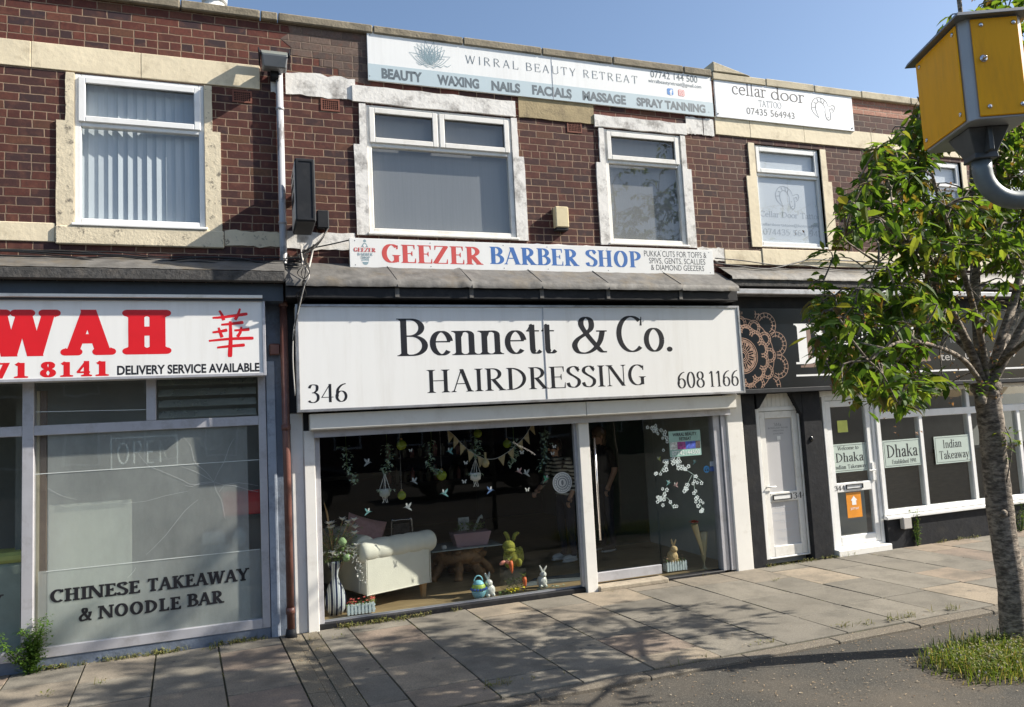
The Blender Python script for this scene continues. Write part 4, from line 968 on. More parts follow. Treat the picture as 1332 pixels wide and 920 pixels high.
slab(right, db+.05, db+.09, 0, 2.75, .13, 4, M['interior_mid'], 'room_wall')
slab(right, 9.3, 16, .06, 1.05, 2.0, 2.6, mat('wooden_counter', (.18, .11, .06), .5, var=.2, stretch=(1, 1, 5)), 'counter')
slab(right, 7.9, 8.5, .06, .75, .7, .74, M['interior_light'], 'radiator')
struct_parts = None

# ================================================================ signs
def board(name, corners, y0, y1, face, label, cat='sign', frame=None, fw=.03, group=None):
    """corners: left, right px columns and top/bottom z already in metres"""
    x0, x1, z0, z1 = corners
    t = thing(name, ((x0+x1)/2, y1, z0), label, cat, group)
    MB().box(x0, x1, y0, y1, z0, z1).build('board', face, t, bevel=.003)
    if frame: MB().ring(x0-.004, x1+.004, z0-.004, z1+.004, fw, y0-.012, y0-.0005).build('frame', frame, t, bevel=.003)
    return t
# takeaway fascia
t = board('fascia_sign', (-4.6, wsx1, wsz0, wsz1), yS, -.045, M['whitesign'], 'long white fascia sign with big red letters WAH and a red Chinese character', frame=M['alu2'], fw=.028)
y = yS-.0006
COOP = Face(.25, .205, .040, .15, 1.0, True, brk=.02)
def fit_glyph(root, ch, F, x0, x1, z0, z1, y, m):
    po, w = text_polys(ch, F)
    a = min(p[0] for q in po for p in q); b = max(p[0] for q in po for p in q)
    c0 = min(p[1] for q in po for p in q); c1 = max(p[1] for q in po for p in q)
    return MB().flat([[(x0+(p[0]-a)/(b-a)*(x1-x0), z0+(p[1]-c0)/(c1-c0)*(z1-z0)) for p in q] for q in po], y).build('lettering', m, root)
za, zb = P(110, 462.3, y).z, P(110, 403, y).z
fit_glyph(t, 'W', COOP, P(-20, 440, y).x, P(79, 440, y).x, za, zb, y, M['red'])
fit_glyph(t, 'A', COOP, P(78.5, 440, y).x, P(151, 440, y).x, za, zb, y, M['red'])
fit_glyph(t, 'H', COOP, P(159, 440, y).x, P(223, 440, y).x, za, zb, y, M['red'])
COOPN = Face(.2, .11, .07, .11, 1.0, True, brk=.03)
zc, zd = P(70, 490.8, y).z, P(70, 470.5, y).z
for ch, a, b in (('7', -6, 13), ('1', 18, 37), ('8', 52, 73), ('1', 78, 95.5), ('4', 99, 120), ('1', 124, 142)):
    fit_glyph(t, ch, COOPN, P(a, 482, y).x, P(b, 482, y).x, zc, zd, y, M['red'])
sans(t, 'DELIVERY SERVICE AVAILABLE', (152.4, 487.6), (337.7, 484), (152.4, 476), y, M['ink'], .03)
def cc(l): return [(P(272+(a-1035)*.2628, 401+(b-80)*.2628, y).x, P(272+(a-1035)*.2628, 401+(b-80)*.2628, y).z) for a, b in l]
L_ = [[(1052, 128), (1110, 124), (1225, 108)], [(1085, 92), (1098, 112), (1108, 140)], [(1188, 82), (1178, 112), (1163, 138)],
      [(1095, 162), (1140, 158), (1205, 150)], [(1052, 200), (1090, 195), (1125, 188)], [(1160, 190), (1200, 188), (1235, 184)],
      [(1082, 176), (1090, 200), (1100, 225)], [(1195, 172), (1190, 198), (1175, 222)], [(1034, 242), (1140, 232), (1255, 228)],
      [(1075, 275), (1140, 268), (1212, 262)], [(1140, 145), (1142, 230), (1138, 322)]]
po = []
for l in L_:
    q = _smooth(cc(l), 8); n = len(q); ww = .034 if l is not L_[-1] else .045
    po += _strip(q, [ww*(.55+.45*(i/n)) if i < n*.85 else ww*(1-.5*(i-n*.85)/(n*.15)) for i in range(n)])
MB().flat(po, y).build('character', M['red'], t)

# hairdresser's fascia
bx0, bx1 = P(386, 465, yS).x, P(964.5, 455, yS).x
t = board('fascia_sign', (bx0, bx1, zsB, zsT), yS, -.045, M['whitesign'], 'wide white box sign reading Bennett & Co. Hairdressing above the cream shutter box', frame=M['alu'], fw=.028)
y = yS-.0006
xs_ = P(709, 460, yS).x
MB().box(xs_-.004, xs_+.004, yS-.006, yS-.001, zsB+.025, zsT-.025).build('panel_joint', M['alu2'], t)
write(t, 'Bennett', TIMES, (515.5, 463.6), (724, 461.5), (516, 414.6), y, M['ink'])
write(t, '&', TIMES, (743, 460.5), (792, 458.5), (745, 411.5), y, M['ink'])
write(t, 'Co.', TIMES, (800, 458.5), (878, 455.5), (803, 411), y, M['ink'])
write(t, 'HAIRDRESSING', TIMES, (555, 511.5), (841, 502.5), (556, 481.5), y, M['ink'])
TIMESL = Face(.105, .036, .06, .024, 1.3, brk=.04)
write(t, '346', TIMESL, (400, 524.5), (453, 522.5), (401, 500), y, M['ink'])
write(t, '608', TIMESL, (881, 505.5), (918, 504), (882, 484), y, M['ink']); write(t, '1166', TIMESL, (922, 503.5), (962, 502), (923, 482.5), y, M['ink'])

# barber's sign
yb = -.10
b0, b1 = P(454.8, 330, yb), P(928, 340, yb)
t = board('barber_sign', (b0.x, b1.x, P(690, 353.0, yb).z, P(690, 317.4, yb).z), yb, -.06, M['whitesign'], 'narrow white sign reading Geezer Barber Shop in red and blue on the lead ledge')
y = yb-.0006
write(t, 'GEEZER', BOLDSERIF, (495, 341.4), (628, 341.6), (495, 317.5), y, M['salmonred'])
write(t, 'BARBER SHOP', BOLDSERIF, (636.5, 343.4), (834, 346.2), (637, 321), y, M['blue'])
sans(t, 'PUKKA CUTS FOR TOFFS &', (838, 333.5), (919, 335), (838, 326), y, M['dark_ink'])
sans(t, 'SPIVS, GENTS, SCALLIES', (844.5, 342.6), (917.5, 343.6), (844.5, 335.3), y, M['dark_ink'])
sans(t, '& DIAMOND GEEZERS', (847, 351.3), (916, 352.2), (847, 344.3), y, M['dark_ink'])
# little barber-pole emblem
e = P(475, 328, y); k = .0062
def ep(px, py): p = P(px, py, y); return (p.x, p.z)
po = _disc(*ep(474.3, 313.6), .016); po += _strip([ep(474.3, 316.5), ep(474.3, 321.5)], [.03, .075]); po += _strip([ep(475, 337.5), ep(475.3, 341)], [.085, .065]); po += _disc(*ep(475.4, 341), .032)
MB().flat(po, y, -.00001).build('emblem', M['teal_ink'], t)
po = _disc(*ep(474.3, 319.6), .016)+_strip([ep(471, 340), ep(479, 340)], .012)
MB().flat(po, y-.0006, -.00001).build('emblem', M['signwhite'], t)
write(t, 'GEEZER', BOLDSERIF, (459.8, 327.2), (489, 328.0), (459.8, 322), y-.0014, M['salmonred'])
write(t, 'BARBER', BOLDSERIF, (465, 332.3), (485, 332.6), (465, 328.9), y-.0014, M['teal_ink']); write(t, 'SHOP', BOLDSERIF, (469.2, 336.5), (481.5, 336.8), (469.2, 333.3), y-.0014, M['teal_ink'])
mb = MB()
for px in (462, 560, 655, 712, 790, 860, 922):
    for zz in (t.location.z+.03, P(690, 317.4, yb).z-.03): mb.ball((P(px, 330, yb).x, yb, zz), .006, .003, .006, 8)
mb.build('screw', M['plastic_grey'], t)

# beauty banner on the parapet
yw = -.034
c0, c1 = P(478, 72, yw), P(927.5, 124, yw)
bzT, bzB = (P(477, 40.2, yw).z+P(926.3, 97, yw).z)/2, (P(479.2, 104.6, yw).z+P(928.6, 151.4, yw).z)/2
t = board('beauty_banner', (c0.x, c1.x-.012, bzB, bzT), yw, -.006, M['banner'], 'long white and pale blue banner reading Wirral Beauty Retreat along the parapet')
y = yw-.0012
zm = (P(478.4, 82.8, y).z+P(926.5, 133.2, y).z)/2
MB().box(c0.x, c1.x-.012, y, yw-.0004, bzB, zm).build('stripe', M['bannerblue'], t)
y2 = y-.0006
write(t, 'WIRRAL BEAUTY RETREAT', LIGHT, (605, 82.2), (830, 109.5), (605, 71.6), y2, M['grey_ink'], .16)
for w_, a, b, c in (('BEAUTY', (496.5, 101.2), (549.5, 107), (496.5, 88.6)), ('WAXING', (569, 109.2), (623.5, 114.8), (569, 97)), ('NAILS', (639.5, 116.8), (677, 120.5), (639.5, 105)),
                    ('FACIALS', (692.4, 122.2), (744, 127.5), (692.4, 110.5)), ('MASSAGE', (758, 129.6), (814.5, 135.5), (758, 118.2)), ('SPRAY TANNING', (828.4, 137), (918, 146.8), (828.4, 126.6))):
    sans(t, w_, a, b, c, y2, M['grey_ink'], .05)
sans(t, '07742 144 500', (846.5, 100.3), (907.5, 107.4), (846.5, 91.8), y2, M['grey_ink'], .004)
sans(t, 'wirralbeautyretreat@gmail.com', (843.5, 106.9), (912.5, 115.4), (843.5, 102.3), y2, M['grey_ink'])
def tile(a, b, m, nm):
    r = rect(a, b, y2); k = .012
    return MB().prism([(r[0]+k, r[2]), (r[1]-k, r[2]), (r[1], r[2]+k), (r[1], r[3]-k), (r[1]-k, r[3]), (r[0]+k, r[3]), (r[0], r[3]-k), (r[0], r[2]+k)], y2, y2+.0015).build(nm, m, t), r
i1, ra = tile((867.6, 114.6), (876.2, 124.0), mat('icon_blue', (.09, .26, .62), .4), 'icon')
sans(t, 'f', (871.3, 123.4), (875.2, 123.8), (871.3, 116.4), y2-.0006, M['signwhite'], .04)
i2, rb = tile((882, 116.4), (890.6, 125.7), mat('icon_coral', (.75, .22, .20), .4), 'icon')
cxp, czp = (rb[0]+rb[1])/2, (rb[2]+rb[3])/2; hw = (rb[1]-rb[0])*.33
qd = [[(cxp-hw, czp-hw), (cxp+hw, czp-hw)], [(cxp+hw, czp-hw), (cxp+hw, czp+hw)], [(cxp+hw, czp+hw), (cxp-hw, czp+hw)], [(cxp-hw, czp+hw), (cxp-hw, czp-hw)]]
po = [q for l in qd for q in _strip(l, .007)]+_strip([(cxp+hw*.5*math.cos(a*PI/8), czp+hw*.5*math.sin(a*PI/8)) for a in range(17)], .007)
MB().flat(po, y2-.0006).build('icon_mark', M['signwhite'], t)
# lotus mark
lc = P(560, 87, y2); lw = (P(590, 75, y2).x-P(530, 70, y2).x)/2; ls = (P(560, 54, y2).z-lc.z)
def petal(ang, L, W, base=(0, 0), inner=True):
    ls_ = []
    for sc_ in ((1, .62) if inner else (1,)):
        l1, l2 = [], []
        for i in range(9):
            u = i/8; r = L*sc_*u+(L*(1-sc_)*.25); w = W*sc_*math.sin(PI*u**.8)*.5*(1-.25*u)
            for s_, ll in ((1, l1), (-1, l2)):
                x = base[0]+r*math.sin(ang)+s_*w*math.cos(ang); z = base[1]+r*math.cos(ang)-s_*w*math.sin(ang)
                ll.append((lc.x+x*lw, lc.z+ls*.08+z*ls))
        ls_ += [l1, l2]
    return ls_
pl = []
for a, L, W in ((0, .74, .46), (.42, .88, .34), (-.42, .88, .34), (.8, .93, .34), (-.8, .93, .34), (1.15, .98, .36), (-1.15, .98, .36), (.2, .95, .3), (-.2, .95, .3), (.62, .95, .26), (-.62, .95, .26)): pl += petal(a, L, W)
for i in range(5):
    pl.append([(lc.x+(-.6+.3*i)*lw, lc.z+.02*ls+.05*ls*abs(i-2)), (lc.x+(-.45+.3*i)*lw, lc.z-.05*ls+.05*ls*abs(i-1.6)), (lc.x+(-.3+.3*i)*lw, lc.z+.02*ls+.05*ls*abs(i-1))])
MB().flat(strokes(pl, .0065, 3), y2).build('lotus_mark', M['teal_ink'], t)
mb = MB()
for px, py in ((481, 45), (650, 63), (780, 82), (922, 101), (481, 99), (640, 117), (742, 129), (922, 146)): p = P(px, py, yw); mb.ball((p.x, yw-.0015, p.z), .006, .003, .006, 8)
mb.build('screw', M['plastic_grey'], t)
xj = P(718, 90, yw).x; MB().box(xj-.003, xj+.003, yw-.0035, yw-.0005, bzB, bzT).build('panel_joint', M['faint_ink'], t)

# tattoo studio banner
d0, d1 = P(928.6, 124, yw), P(1109.5, 146, yw)
czT, czB = (P(926.7, 97, yw).z+P(1106.7, 121, yw).z)/2, (P(930.5, 151.7, yw).z+P(1112.3, 171, yw).z)/2
t = board('tattoo_banner', (d0.x+.02, d1.x, czB, czT), yw, -.006, M['panelgrey'], 'smaller pale banner reading cellar door tattoo with a ram skull')
write(t, 'cellar', TYPE, (952, 122.3), (997.5, 128.5), (952, 106), y, M['ink']); write(t, 'door', TYPE, (1003, 129.3), (1047.5, 134.8), (1003, 113.3), y, M['ink'])
write(t, 'TATTOO', TYPE, (987, 138.4), (1017, 141.8), (987, 130.2), y, M['grey_ink']); sans(t, '07435 564943', (971.5, 148.2), (1034, 155.3), (971.5, 139.8), y, M['dark_ink'])
def ram(root, cx_, cy_, s_, y, m, w):
    def q(l): return [(P(cx_+a*s_, cy_+b*s_, y).x, P(cx_+a*s_, cy_+b*s_, y).z) for a, b in l]
    L = [q(l) for l in ([(-5, 12), (-13, 4), (-15, -5), (-11, -13), (-3, -14), (4, -9), (7, -2)], [(-5, 12), (-9, 2), (-9, -6), (-5, -9), (0, -6), (3, 0)],
         [(3, 0), (3, 6), (5, 13), (8, 15), (10, 13), (10, 7), (8, 0)], [(7, -2), (12, -4), (15, -2), (14, 3), (11, 6)], [(9, 1), (12, 0), (12, 3)],
         [(-12, -8), (-8, -7)], [(-8, -13), (-6, -9)], [(-3, -14), (-2, -8)], [(2, -11), (0, -6)], [(-14, -2), (-9, -2)], [(5, 5), (6, 6)], [(6, 12), (8, 11)])]
    return MB().flat(strokes(L, w, 5), y).build('ram_mark', m, root)
ram(t, 1070.5, 141.5, 1.0, y, M['dark_ink'], .011)
mb = MB()
for px, py in ((930.5, 101), (1103.5, 124.5), (934, 148), (1108.5, 167)): p = P(px, py, yw); mb.ball((p.x, yw-.003, p.z), .010, .006, .010, 8)
mb.build('screw', M['plastic_dark'], t)
# lettering on the studio's frosted window
yf = .045+.035
fl = .035+.0325
write(w4, 'Cellar Door Tattoo', TYPE, (988.5, 281.5), (1068, 284), (988.5, 274), fl, M['faint_ink']); sans(w4, 'cellardoortattoo@hotmail.com', (990, 293), (1068, 295), (990, 289.5), fl, M['faint_ink']); write(w4, '074435 564 943', TYPE, (993, 305), (1070, 307.5), (993, 297), fl, M['faint_ink'])
ram(w4, 1024, 257, 1.0, fl, M['faint_ink'], .012)
write(w5, 'Cellar Door Tattoo', TYPE, (1175, 285), (1256, 287), (1175, 277), fl, M['faint_ink'])
ram(w5, 1205, 250, 1.0, fl, M['faint_ink'], .012)

# Indian takeaway fascia
t = board('fascia_sign', (bx1+.09, 15.0, zdB, zdT), yD, -.101, M['mirrorblack'], 'glossy black fascia sign with a rose gold mandala and white Dhaka lettering behind the tree')
y = yD-.0008
zu = P(1100, 486.5, y).z
MB().box(P(1036, 489, y).x, 14.6, y, y+.0006, zu-.012, zu+.012).build('underline', M['signwhite'], t)
def dh(F, y, m, dx, dz):
    a = []
    for ch, p0, p1, zt_, zb_ in (('D', 1034, 1078, 421, 474), ('h', 1082, 1112, 406, 471), ('a', 1114, 1142, 432, 468), ('k', 1144, 1180, 412, 466), ('a', 1182, 1206, 432, 466)):
        po, w = text_polys(ch, F); A, B = P(p0, zb_, y), P(p1, zb_, y); T = P(p0, zt_, y)
        c1 = max(p[1] for q in po for p in q); mxx = max(p[0] for q in po for p in q)
        a += [[(A.x+dx+p[0]/mxx*(B.x-A.x), A.z+dz+p[1]/c1*(T.z-A.z)) for p in q] for q in po]
    for px0, px1, py in ((1086, 1128, 423), (1142, 1206, 427)):
        A, B = P(px0, py, y), P(px1, py, y); a.append([(A.x+dx, A.z+dz-.016), (B.x+dx, A.z+dz-.016), (B.x+dx, A.z+dz+.016), (A.x+dx, A.z+dz+.016)])
    for px, py in ((1098, 411), (1160, 413), (1194, 414)): p = P(px, py, y); a += _disc(p.x+dx, p.z+dz, .028, n=4)
    return MB().flat(a, y).build('lettering', m, t)
dh(BOLDSERIF, y, M['brownshadow'], .07, -.045); dh(BOLDSERIF, y-.0008, M['signwhite'], 0, 0)
sans(t, 'food', (1236, 446), (1256, 446), (1236, 436), y, M['plastic_grey']); sans(t, 'tel.', (1224, 469), (1242, 468.5), (1224, 459), y, M['cable_pale']); sans(t, '0151  62', (1256, 467), (1300, 465), (1256, 457), y, M['cable_pale']); sans(t, '1  9', (1305, 464.5), (1322, 463.5), (1305, 454.5), y, M['cable_pale'])
# mandala: rings of arches round a hub that the next sign cuts in half
hub = P(966, 463, y); R_ = P(1025, 455, y).x-hub.x+.02
ml = []
def arc(cx, cz, r, a0, a1, n=10): return [(cx+r*math.cos(a0+(a1-a0)*i/n), cz+r*math.sin(a0+(a1-a0)*i/n)) for i in range(n+1)]
for rr0, n, rs in ((.20, 12, .055), (.42, 12, .11), (.57, 12, .10), (.76, 12, .17)):
    for i in range(n):
        a = 2*PI*(i+(.5 if rr0 != .57 else 0))/n; c = (hub.x+R_*rr0*math.cos(a), hub.z+R_*rr0*math.sin(a))
        for q in (1, .68): ml.append(arc(c[0], c[1], R_*rs*q*1.25, a-1.9, a+1.9, 12))
        for j in range(-3, 4):
            b = a+j*.45; ml.append([(c[0]+R_*rs*.7*math.cos(b), c[1]+R_*rs*.7*math.sin(b)), (c[0]+R_*rs*1.22*math.cos(b), c[1]+R_*rs*1.22*math.sin(b))])
for r in (.06, .09, .12, .28, .31, .50, .53, .66): ml.append(arc(hub.x, hub.z, R_*r, 0, 2*PI, 40))
for i in range(24):
    a = 2*PI*i/24; ml.append([(hub.x+R_*.13*math.cos(a), hub.z+R_*.13*math.sin(a)), (hub.x+R_*.27*math.cos(a), hub.z+R_*.27*math.sin(a))])
xc0, zc0_, zc1_ = bx1+.10, zdB+.005, zdT-.02
po = [q for l in ml for q in _strip(l, .0085)]
po = [q for q in po if min(p[0] for p in q) > xc0 and min(p[1] for p in q) > zc0_ and max(p[1] for p in q) < zc1_]
MB().flat(po, y).build('mandala_pattern', M['rose_gold'], t)

# frosted panels in the Indian takeaway's door and window
yp = .057
def panel(c, yy, label, lines):
    xs0 = (P(*c[0], yy).x+P(*c[3], yy).x)/2; xs1 = (P(*c[1], yy).x+P(*c[2], yy).x)/2
    zz1 = (P(*c[0], yy).z+P(*c[1], yy).z)/2; zz0 = (P(*c[2], yy).z+P(*c[3], yy).z)/2
    t = thing('window_sticker', ((xs0+xs1)/2, yy, zz0), label, 'sticker')
    MB().box(xs0, xs1, yy-.0015, yy+.0015, zz0, zz1).build('sheet', M['greenfilm'], t)
    W, H = xs1-xs0, zz1-zz0
    MB().ring(xs0+W*.03, xs1-W*.03, zz0+H*.05, zz1-H*.05, .004, yy-.003, yy-.0025).build('border', M['dark_ink'], t)
    for txt, F, a, b, z0, z1 in lines: write_in(t, txt, F, (xs0, xs1, zz0, zz1), a, b, z0, z1, yy-.0022, M['ink'])
panel([(1079.9, 578.8), (1124.5, 575.3), (1130.8, 611.7), (1083.8, 615.6)], yp, 'pale green sticker on the takeaway door reading Welcome to Dhaka', [('Welcome to', CONDB, .18, .78, .78, .92), ('Dhaka', CONDB, .1, .9, .36, .68), ('Indian Takeaway', CONDB, .04, .96, .12, .26)])
panel([(1148, 572.6), (1196.5, 570.6), (1198.5, 604.6), (1150.4, 609)], .012, 'pale green sticker reading Dhaka Established 1991 in the takeaway window', [('Dhaka', CONDB, .08, .92, .36, .82), ('Established 1991', CONDB, .2, .86, .12, .27)])
panel([(1214.2, 568.6), (1262, 564.7), (1265, 600), (1217.7, 603.9)], .012, 'pale green sticker reading Indian Takeaway beside the tree trunk', [('Indian', CONDB, .22, .74, .56, .86), ('Takeaway', CONDB, .1, .92, .16, .46)])
r = rect((1088.5, 547.5), (1103, 562), .056)
tag(MB().box(r[0], r[1], .053, .056, r[2], r[3]).build('paper_note', mat('yellow_paper', (.68, .72, .16), .7)), 'small blank yellow note stuck high on the takeaway door glass', 'note')
r = rect((1100, 641.5), (1122, 672), .056)
t = thing('window_sticker', ((r[0]+r[1])/2, .056, r[2]), 'orange sticker with a white house symbol low on the takeaway door', 'sticker')
MB().box(r[0], r[1], .053, .056, r[2], r[3]).build('sheet', mat('orange_vinyl', (.72, .27, .02), .45), t)
W, H = r[1]-r[0], r[3]-r[2]
hs = [[(r[0]+W*.36, r[2]+H*.5), (r[0]+W*.64, r[2]+H*.5), (r[0]+W*.64, r[2]+H*.68), (r[0]+W*.36, r[2]+H*.68)], [(r[0]+W*.28, r[2]+H*.68), (r[0]+W*.72, r[2]+H*.68), (r[0]+W*.5, r[2]+H*.86)]]
MB().flat(hs, .0515).build('symbol', M['signwhite'], t); sans_in(t, 'JUST EAT', r, .22, .8, .32, .4, .0515, M['signwhite'], .02)

# window lettering of the takeaway
p = P(190, 780, -.004)
t = thing('window_lettering', (p.x, -.004, p.z), 'bold black lettering CHINESE TAKEAWAY & NOODLE BAR on the cracked dusty window', 'lettering')
write(t, 'CHINESE', SLAB, (63.5, 785), (183, 771.3), (63.5, 768), -.0008, M['ink']); write(t, 'TAKEAWAY', SLAB, (191.5, 770), (324, 755), (191.5, 753.2), -.0008, M['ink'])
write(t, '&', SLAB, (102.5, 808.6), (120, 806.5), (102.5, 791.5), -.0008, M['ink']); write(t, 'NOODLE', SLAB, (128, 805.5), (236, 791), (128, 788.5), -.0008, M['ink']); write(t, 'BAR', SLAB, (243, 790), (291, 784), (243, 773.2), -.0008, M['ink'])
p = P(-20, 790, -.004)
t2 = thing('window_lettering', (p.x, -.004, p.z), 'end of black window lettering at the far left pane', 'lettering')
write(t2, 'AY', SLAB, (-30, 793), (4, 789), (-30, 777), -.0008, M['ink'])
# ================================================================ things on the facade
def cyl(p0, p1, r, n=12): return MB().tube([p0, p1], r, n)
# projecting light box beside the grey pipe
xa, xb_ = P(384.5, 255, -.66).x, P(410.5, 255, -.66).x
zt_, zb_ = P(397, 206, -.66).z, P(397, 288, -.66).z
t = thing('projecting_sign', (xa+.085, 0, zb_), 'black projecting light box sign on the brick wall beside the grey pipe', 'sign')
MB().box(xa, xb_, -.66, -.12, zb_, zt_).build('case', M['plastic_dark'], t, bevel=.012)
MB().ring(xa+.012, xb_-.012, zb_+.015, zt_-.015, .016, -.666, -.659).build('front_trim', M['plastic_dark'], t)
MB().box(xa-.004, xa+.001, -.64, -.14, zb_+.03, zt_-.03).build('face_panel', mat('faded_sign_face', (.60, .58, .54), .5, var=.05, dirt=(.25, .23, .2), dirt_amt=.5), t)
mb = MB()
for z0, z1, y0, y1 in ((.24, .33, -.5, -.2), (.40, .46, -.5, -.14), (.52, .56, -.45, -.18)): mb.box(xa-.007, xa-.003, y0, y1, zb_+z0, zb_+z1)
mb.build('face_stripe', M['plastic_dark'], t)
mb = MB(); mb.box(xa+.05, xa+.12, -.12, 0, zb_+.1, zb_+.16); mb.box(xa+.05, xa+.12, -.12, 0, zt_-.2, zt_-.14); mb.build('bracket', M['plastic_dark'], t)
# flood light over the pipe
fp = P(357, 78, -.18)
t = thing('flood_light', (fp.x, 0, fp.z-.1), 'grey flood light with glass front high on the wall above the pipe', 'lamp')
a = [(fp.x-.12, -.10, fp.z-.10), (fp.x+.12, -.10, fp.z-.10), (fp.x+.14, -.16, fp.z+.10), (fp.x-.14, -.16, fp.z+.10)]
b = [(fp.x-.11, -.26, fp.z-.12), (fp.x+.11, -.26, fp.z-.12), (fp.x+.13, -.30, fp.z-.0), (fp.x-.13, -.30, fp.z-.0)]
MB().hexa(b, a).build('housing', M['plastic_grey'], t, bevel=.01)
MB().add([(fp.x-.125, -.302, fp.z+.005), (fp.x+.125, -.302, fp.z+.005), (fp.x+.135, -.165, fp.z+.104), (fp.x-.135, -.165, fp.z+.104)], [(0, 1, 2, 3)]).build('lens', M['louvre'], t)
mb = MB(); mb.hexa([(fp.x-.15, -.31, fp.z+.0), (fp.x-.14, -.31, fp.z+.0), (fp.x-.15, -.16, fp.z+.13), (fp.x-.16, -.16, fp.z+.13)], [(fp.x-.15, -.10, fp.z-.05), (fp.x-.14, -.10, fp.z-.05), (fp.x-.15, -.08, fp.z+.13), (fp.x-.16, -.08, fp.z+.13)])
mb.hexa([(fp.x+.14, -.31, fp.z+.0), (fp.x+.15, -.31, fp.z+.0), (fp.x+.16, -.16, fp.z+.13), (fp.x+.15, -.16, fp.z+.13)], [(fp.x+.14, -.10, fp.z-.05), (fp.x+.15, -.10, fp.z-.05), (fp.x+.16, -.08, fp.z+.13), (fp.x+.15, -.08, fp.z+.13)])
mb.box(fp.x-.15, fp.x+.15, -.10, -.08, fp.z+.08, fp.z+.13); mb.build('side_flap', M['plastic_dark'], t)
mb = MB(); mb.box(fp.x-.04, fp.x+.04, -.15, 0, fp.z-.16, fp.z-.09); mb.build('bracket', M['plastic_dark'], t)
# pipes
q0, q1 = P(363, 94, -.05), P(369, 348, -.05)
t = thing('drainpipe', (q0.x, -.05, q1.z), 'flaking grey metal downpipe on the upstairs brickwork', 'drainpipe')
MB().tube([(q0.x, -.05, q0.z), (q0.x+.0, -.05, q1.z+.06), (q0.x+.01, -.12, q1.z-.06)], .036, 14).build('pipe', M['greypipe'], t, smooth=True)
mb = MB()
for py in (142, 290): p = P(365, py, -.05); mb.tube([(q0.x, -.05, p.z-.015), (q0.x, -.05, p.z+.015)], .042, 14)
mb.build('collar', M['greypipe'], t, smooth=True)
q0, q1 = P(370, 380, -.11), P(376.5, 824, -.11)
bx = (q0.x+q1.x)/2
t = thing('drainpipe', (bx, -.11, 0), 'brown plastic downpipe running to the pavement between takeaway and hairdresser', 'drainpipe')
MB().tube([(bx, -.11, .07), (bx, -.11, q0.z+.06)], .037, 14).build('pipe', M['brownpipe'], t, smooth=True)
mb = MB()
for py in (395, 556, 795): p = P(372, py, -.11); mb.tube([(bx, -.11, p.z-.03), (bx, -.11, p.z+.03)], .045, 14)
mb.build('collar', M['brownpipe'], t, smooth=True)
MB().tube([(bx, -.11, -.01), (bx, -.11, .075)], [.06, .046], 14).build('gully_sleeve', M['plastic_dark'], t, smooth=True)
r = rect((350, 447.5), (364.5, 462), -.06)
t = thing('junction_box', ((r[0]+r[1])/2, -.06, r[2]), 'small brown junction box on the blue pier by the brown pipe', 'junction box')
MB().box(r[0], r[1], -.09, -.02, r[2], r[3]).build('case', M['brownpipe'], t, bevel=.012)
r = rect((412, 274), (428, 298), -.05)
t = thing('junction_box', ((r[0]+r[1])/2, -.05, r[2]), 'black cable box on bricks beside the projecting light box', 'junction box')
MB().box(r[0], r[1], -.08, 0, r[2], r[3]).build('case', M['plastic_dark'], t, bevel=.01)
r = rect((722.5, 268), (741, 299), -.10)
t = thing('alarm_box', ((r[0]+r[1])/2, -.05, r[2]), 'cream alarm box on the bricks between the two hairdresser windows', 'alarm')
MB().box(r[0], r[1], -.10, -.0, r[2]+.03, r[3]).build('cover', M['cream_box'], t, bevel=.01); MB().box(r[0]+.006, r[1]-.006, -.085, 0, r[2], r[2]+.03).build('base', M['plastic_dark'], t)
r = rect((1113, 247), (1132, 271), -.08)
t = thing('alarm_box', ((r[0]+r[1])/2, -.04, r[2]), 'white alarm box on dark bricks at the edge of the tree crown', 'alarm')
MB().prism([(r[0], r[3]), (r[0]+.04, r[2]), (r[1]-.04, r[2]), (r[1], r[3])][::-1], -.09, .0).build('cover', M['upvc'], t, bevel=.01)
MB().ring(r[0]+.05, r[0]+.12, r[3]-.13, r[3]-.04, .012, -.093, -.089).build('shield_mark', M['dark_ink'], t); MB().box(r[0]+.14, r[1]-.04, -.093, -.089, r[3]-.10, r[3]-.06).build('stripe_mark', M['plastic_grey'], t)
r = rect((1172, 673), (1184, 687), -.05)
t = thing('meter_box', ((r[0]+r[1])/2, -.05, r[2]), 'small pale grey box low on the black wall beneath the takeaway window', 'meter box')
MB().box(r[0], r[1], -.09, -.02, r[2], r[3]).build('case', M['cable_pale'], t, bevel=.008)
p = P(1056, 571, -.04)
t = thing('bell_push', (p.x, -.03, p.z), 'small round black bell push on the black pier', 'bell')
MB().ball((p.x, -.035, p.z), .032, .02, .036, 12).build('button', M['blackgloss'], t, smooth=True)
# cables
def cable(label, pts, r=.007, m='cable', nm='cable', grp=None):
    q = []
    for i in range(len(pts)-1):
        for k in range(5):
            u = k/5
            p0, p1, p2, p3 = (Vector(pts[max(i-1, 0)]), Vector(pts[i]), Vector(pts[i+1]), Vector(pts[min(i+2, len(pts)-1)]))
            q.append(.5*((2*p1)+(p2-p0)*u+(2*p0-5*p1+4*p2-p3)*u*u+(3*p1-p0-3*p2+p3)*u**3))
    q.append(Vector(pts[-1]))
    o = MB().tube(q, r, 6).build(nm, M[m], smooth=True)
    tag(o, label, 'cable', grp); return o
cg = 'cables slung along the wall above the shop signs'
lab = 'black cable slung along the brickwork above the takeaway sign'
for k in range(7):
    y_ = -.05-.025*k; pts = []
    for i, px in enumerate((-60, 20, 90, 150, 205, 260, 310, 345, 392)):
        py = 330+px*.030+rnd.uniform(-3.5, 3.5)+k*1.5-(6*math.sin((px+k*60)/75) if k % 2 else 0)
        pts.append(P(px, py-4, y_))
    cable(lab, pts, .0065+.002*(k % 3), grp=cg)
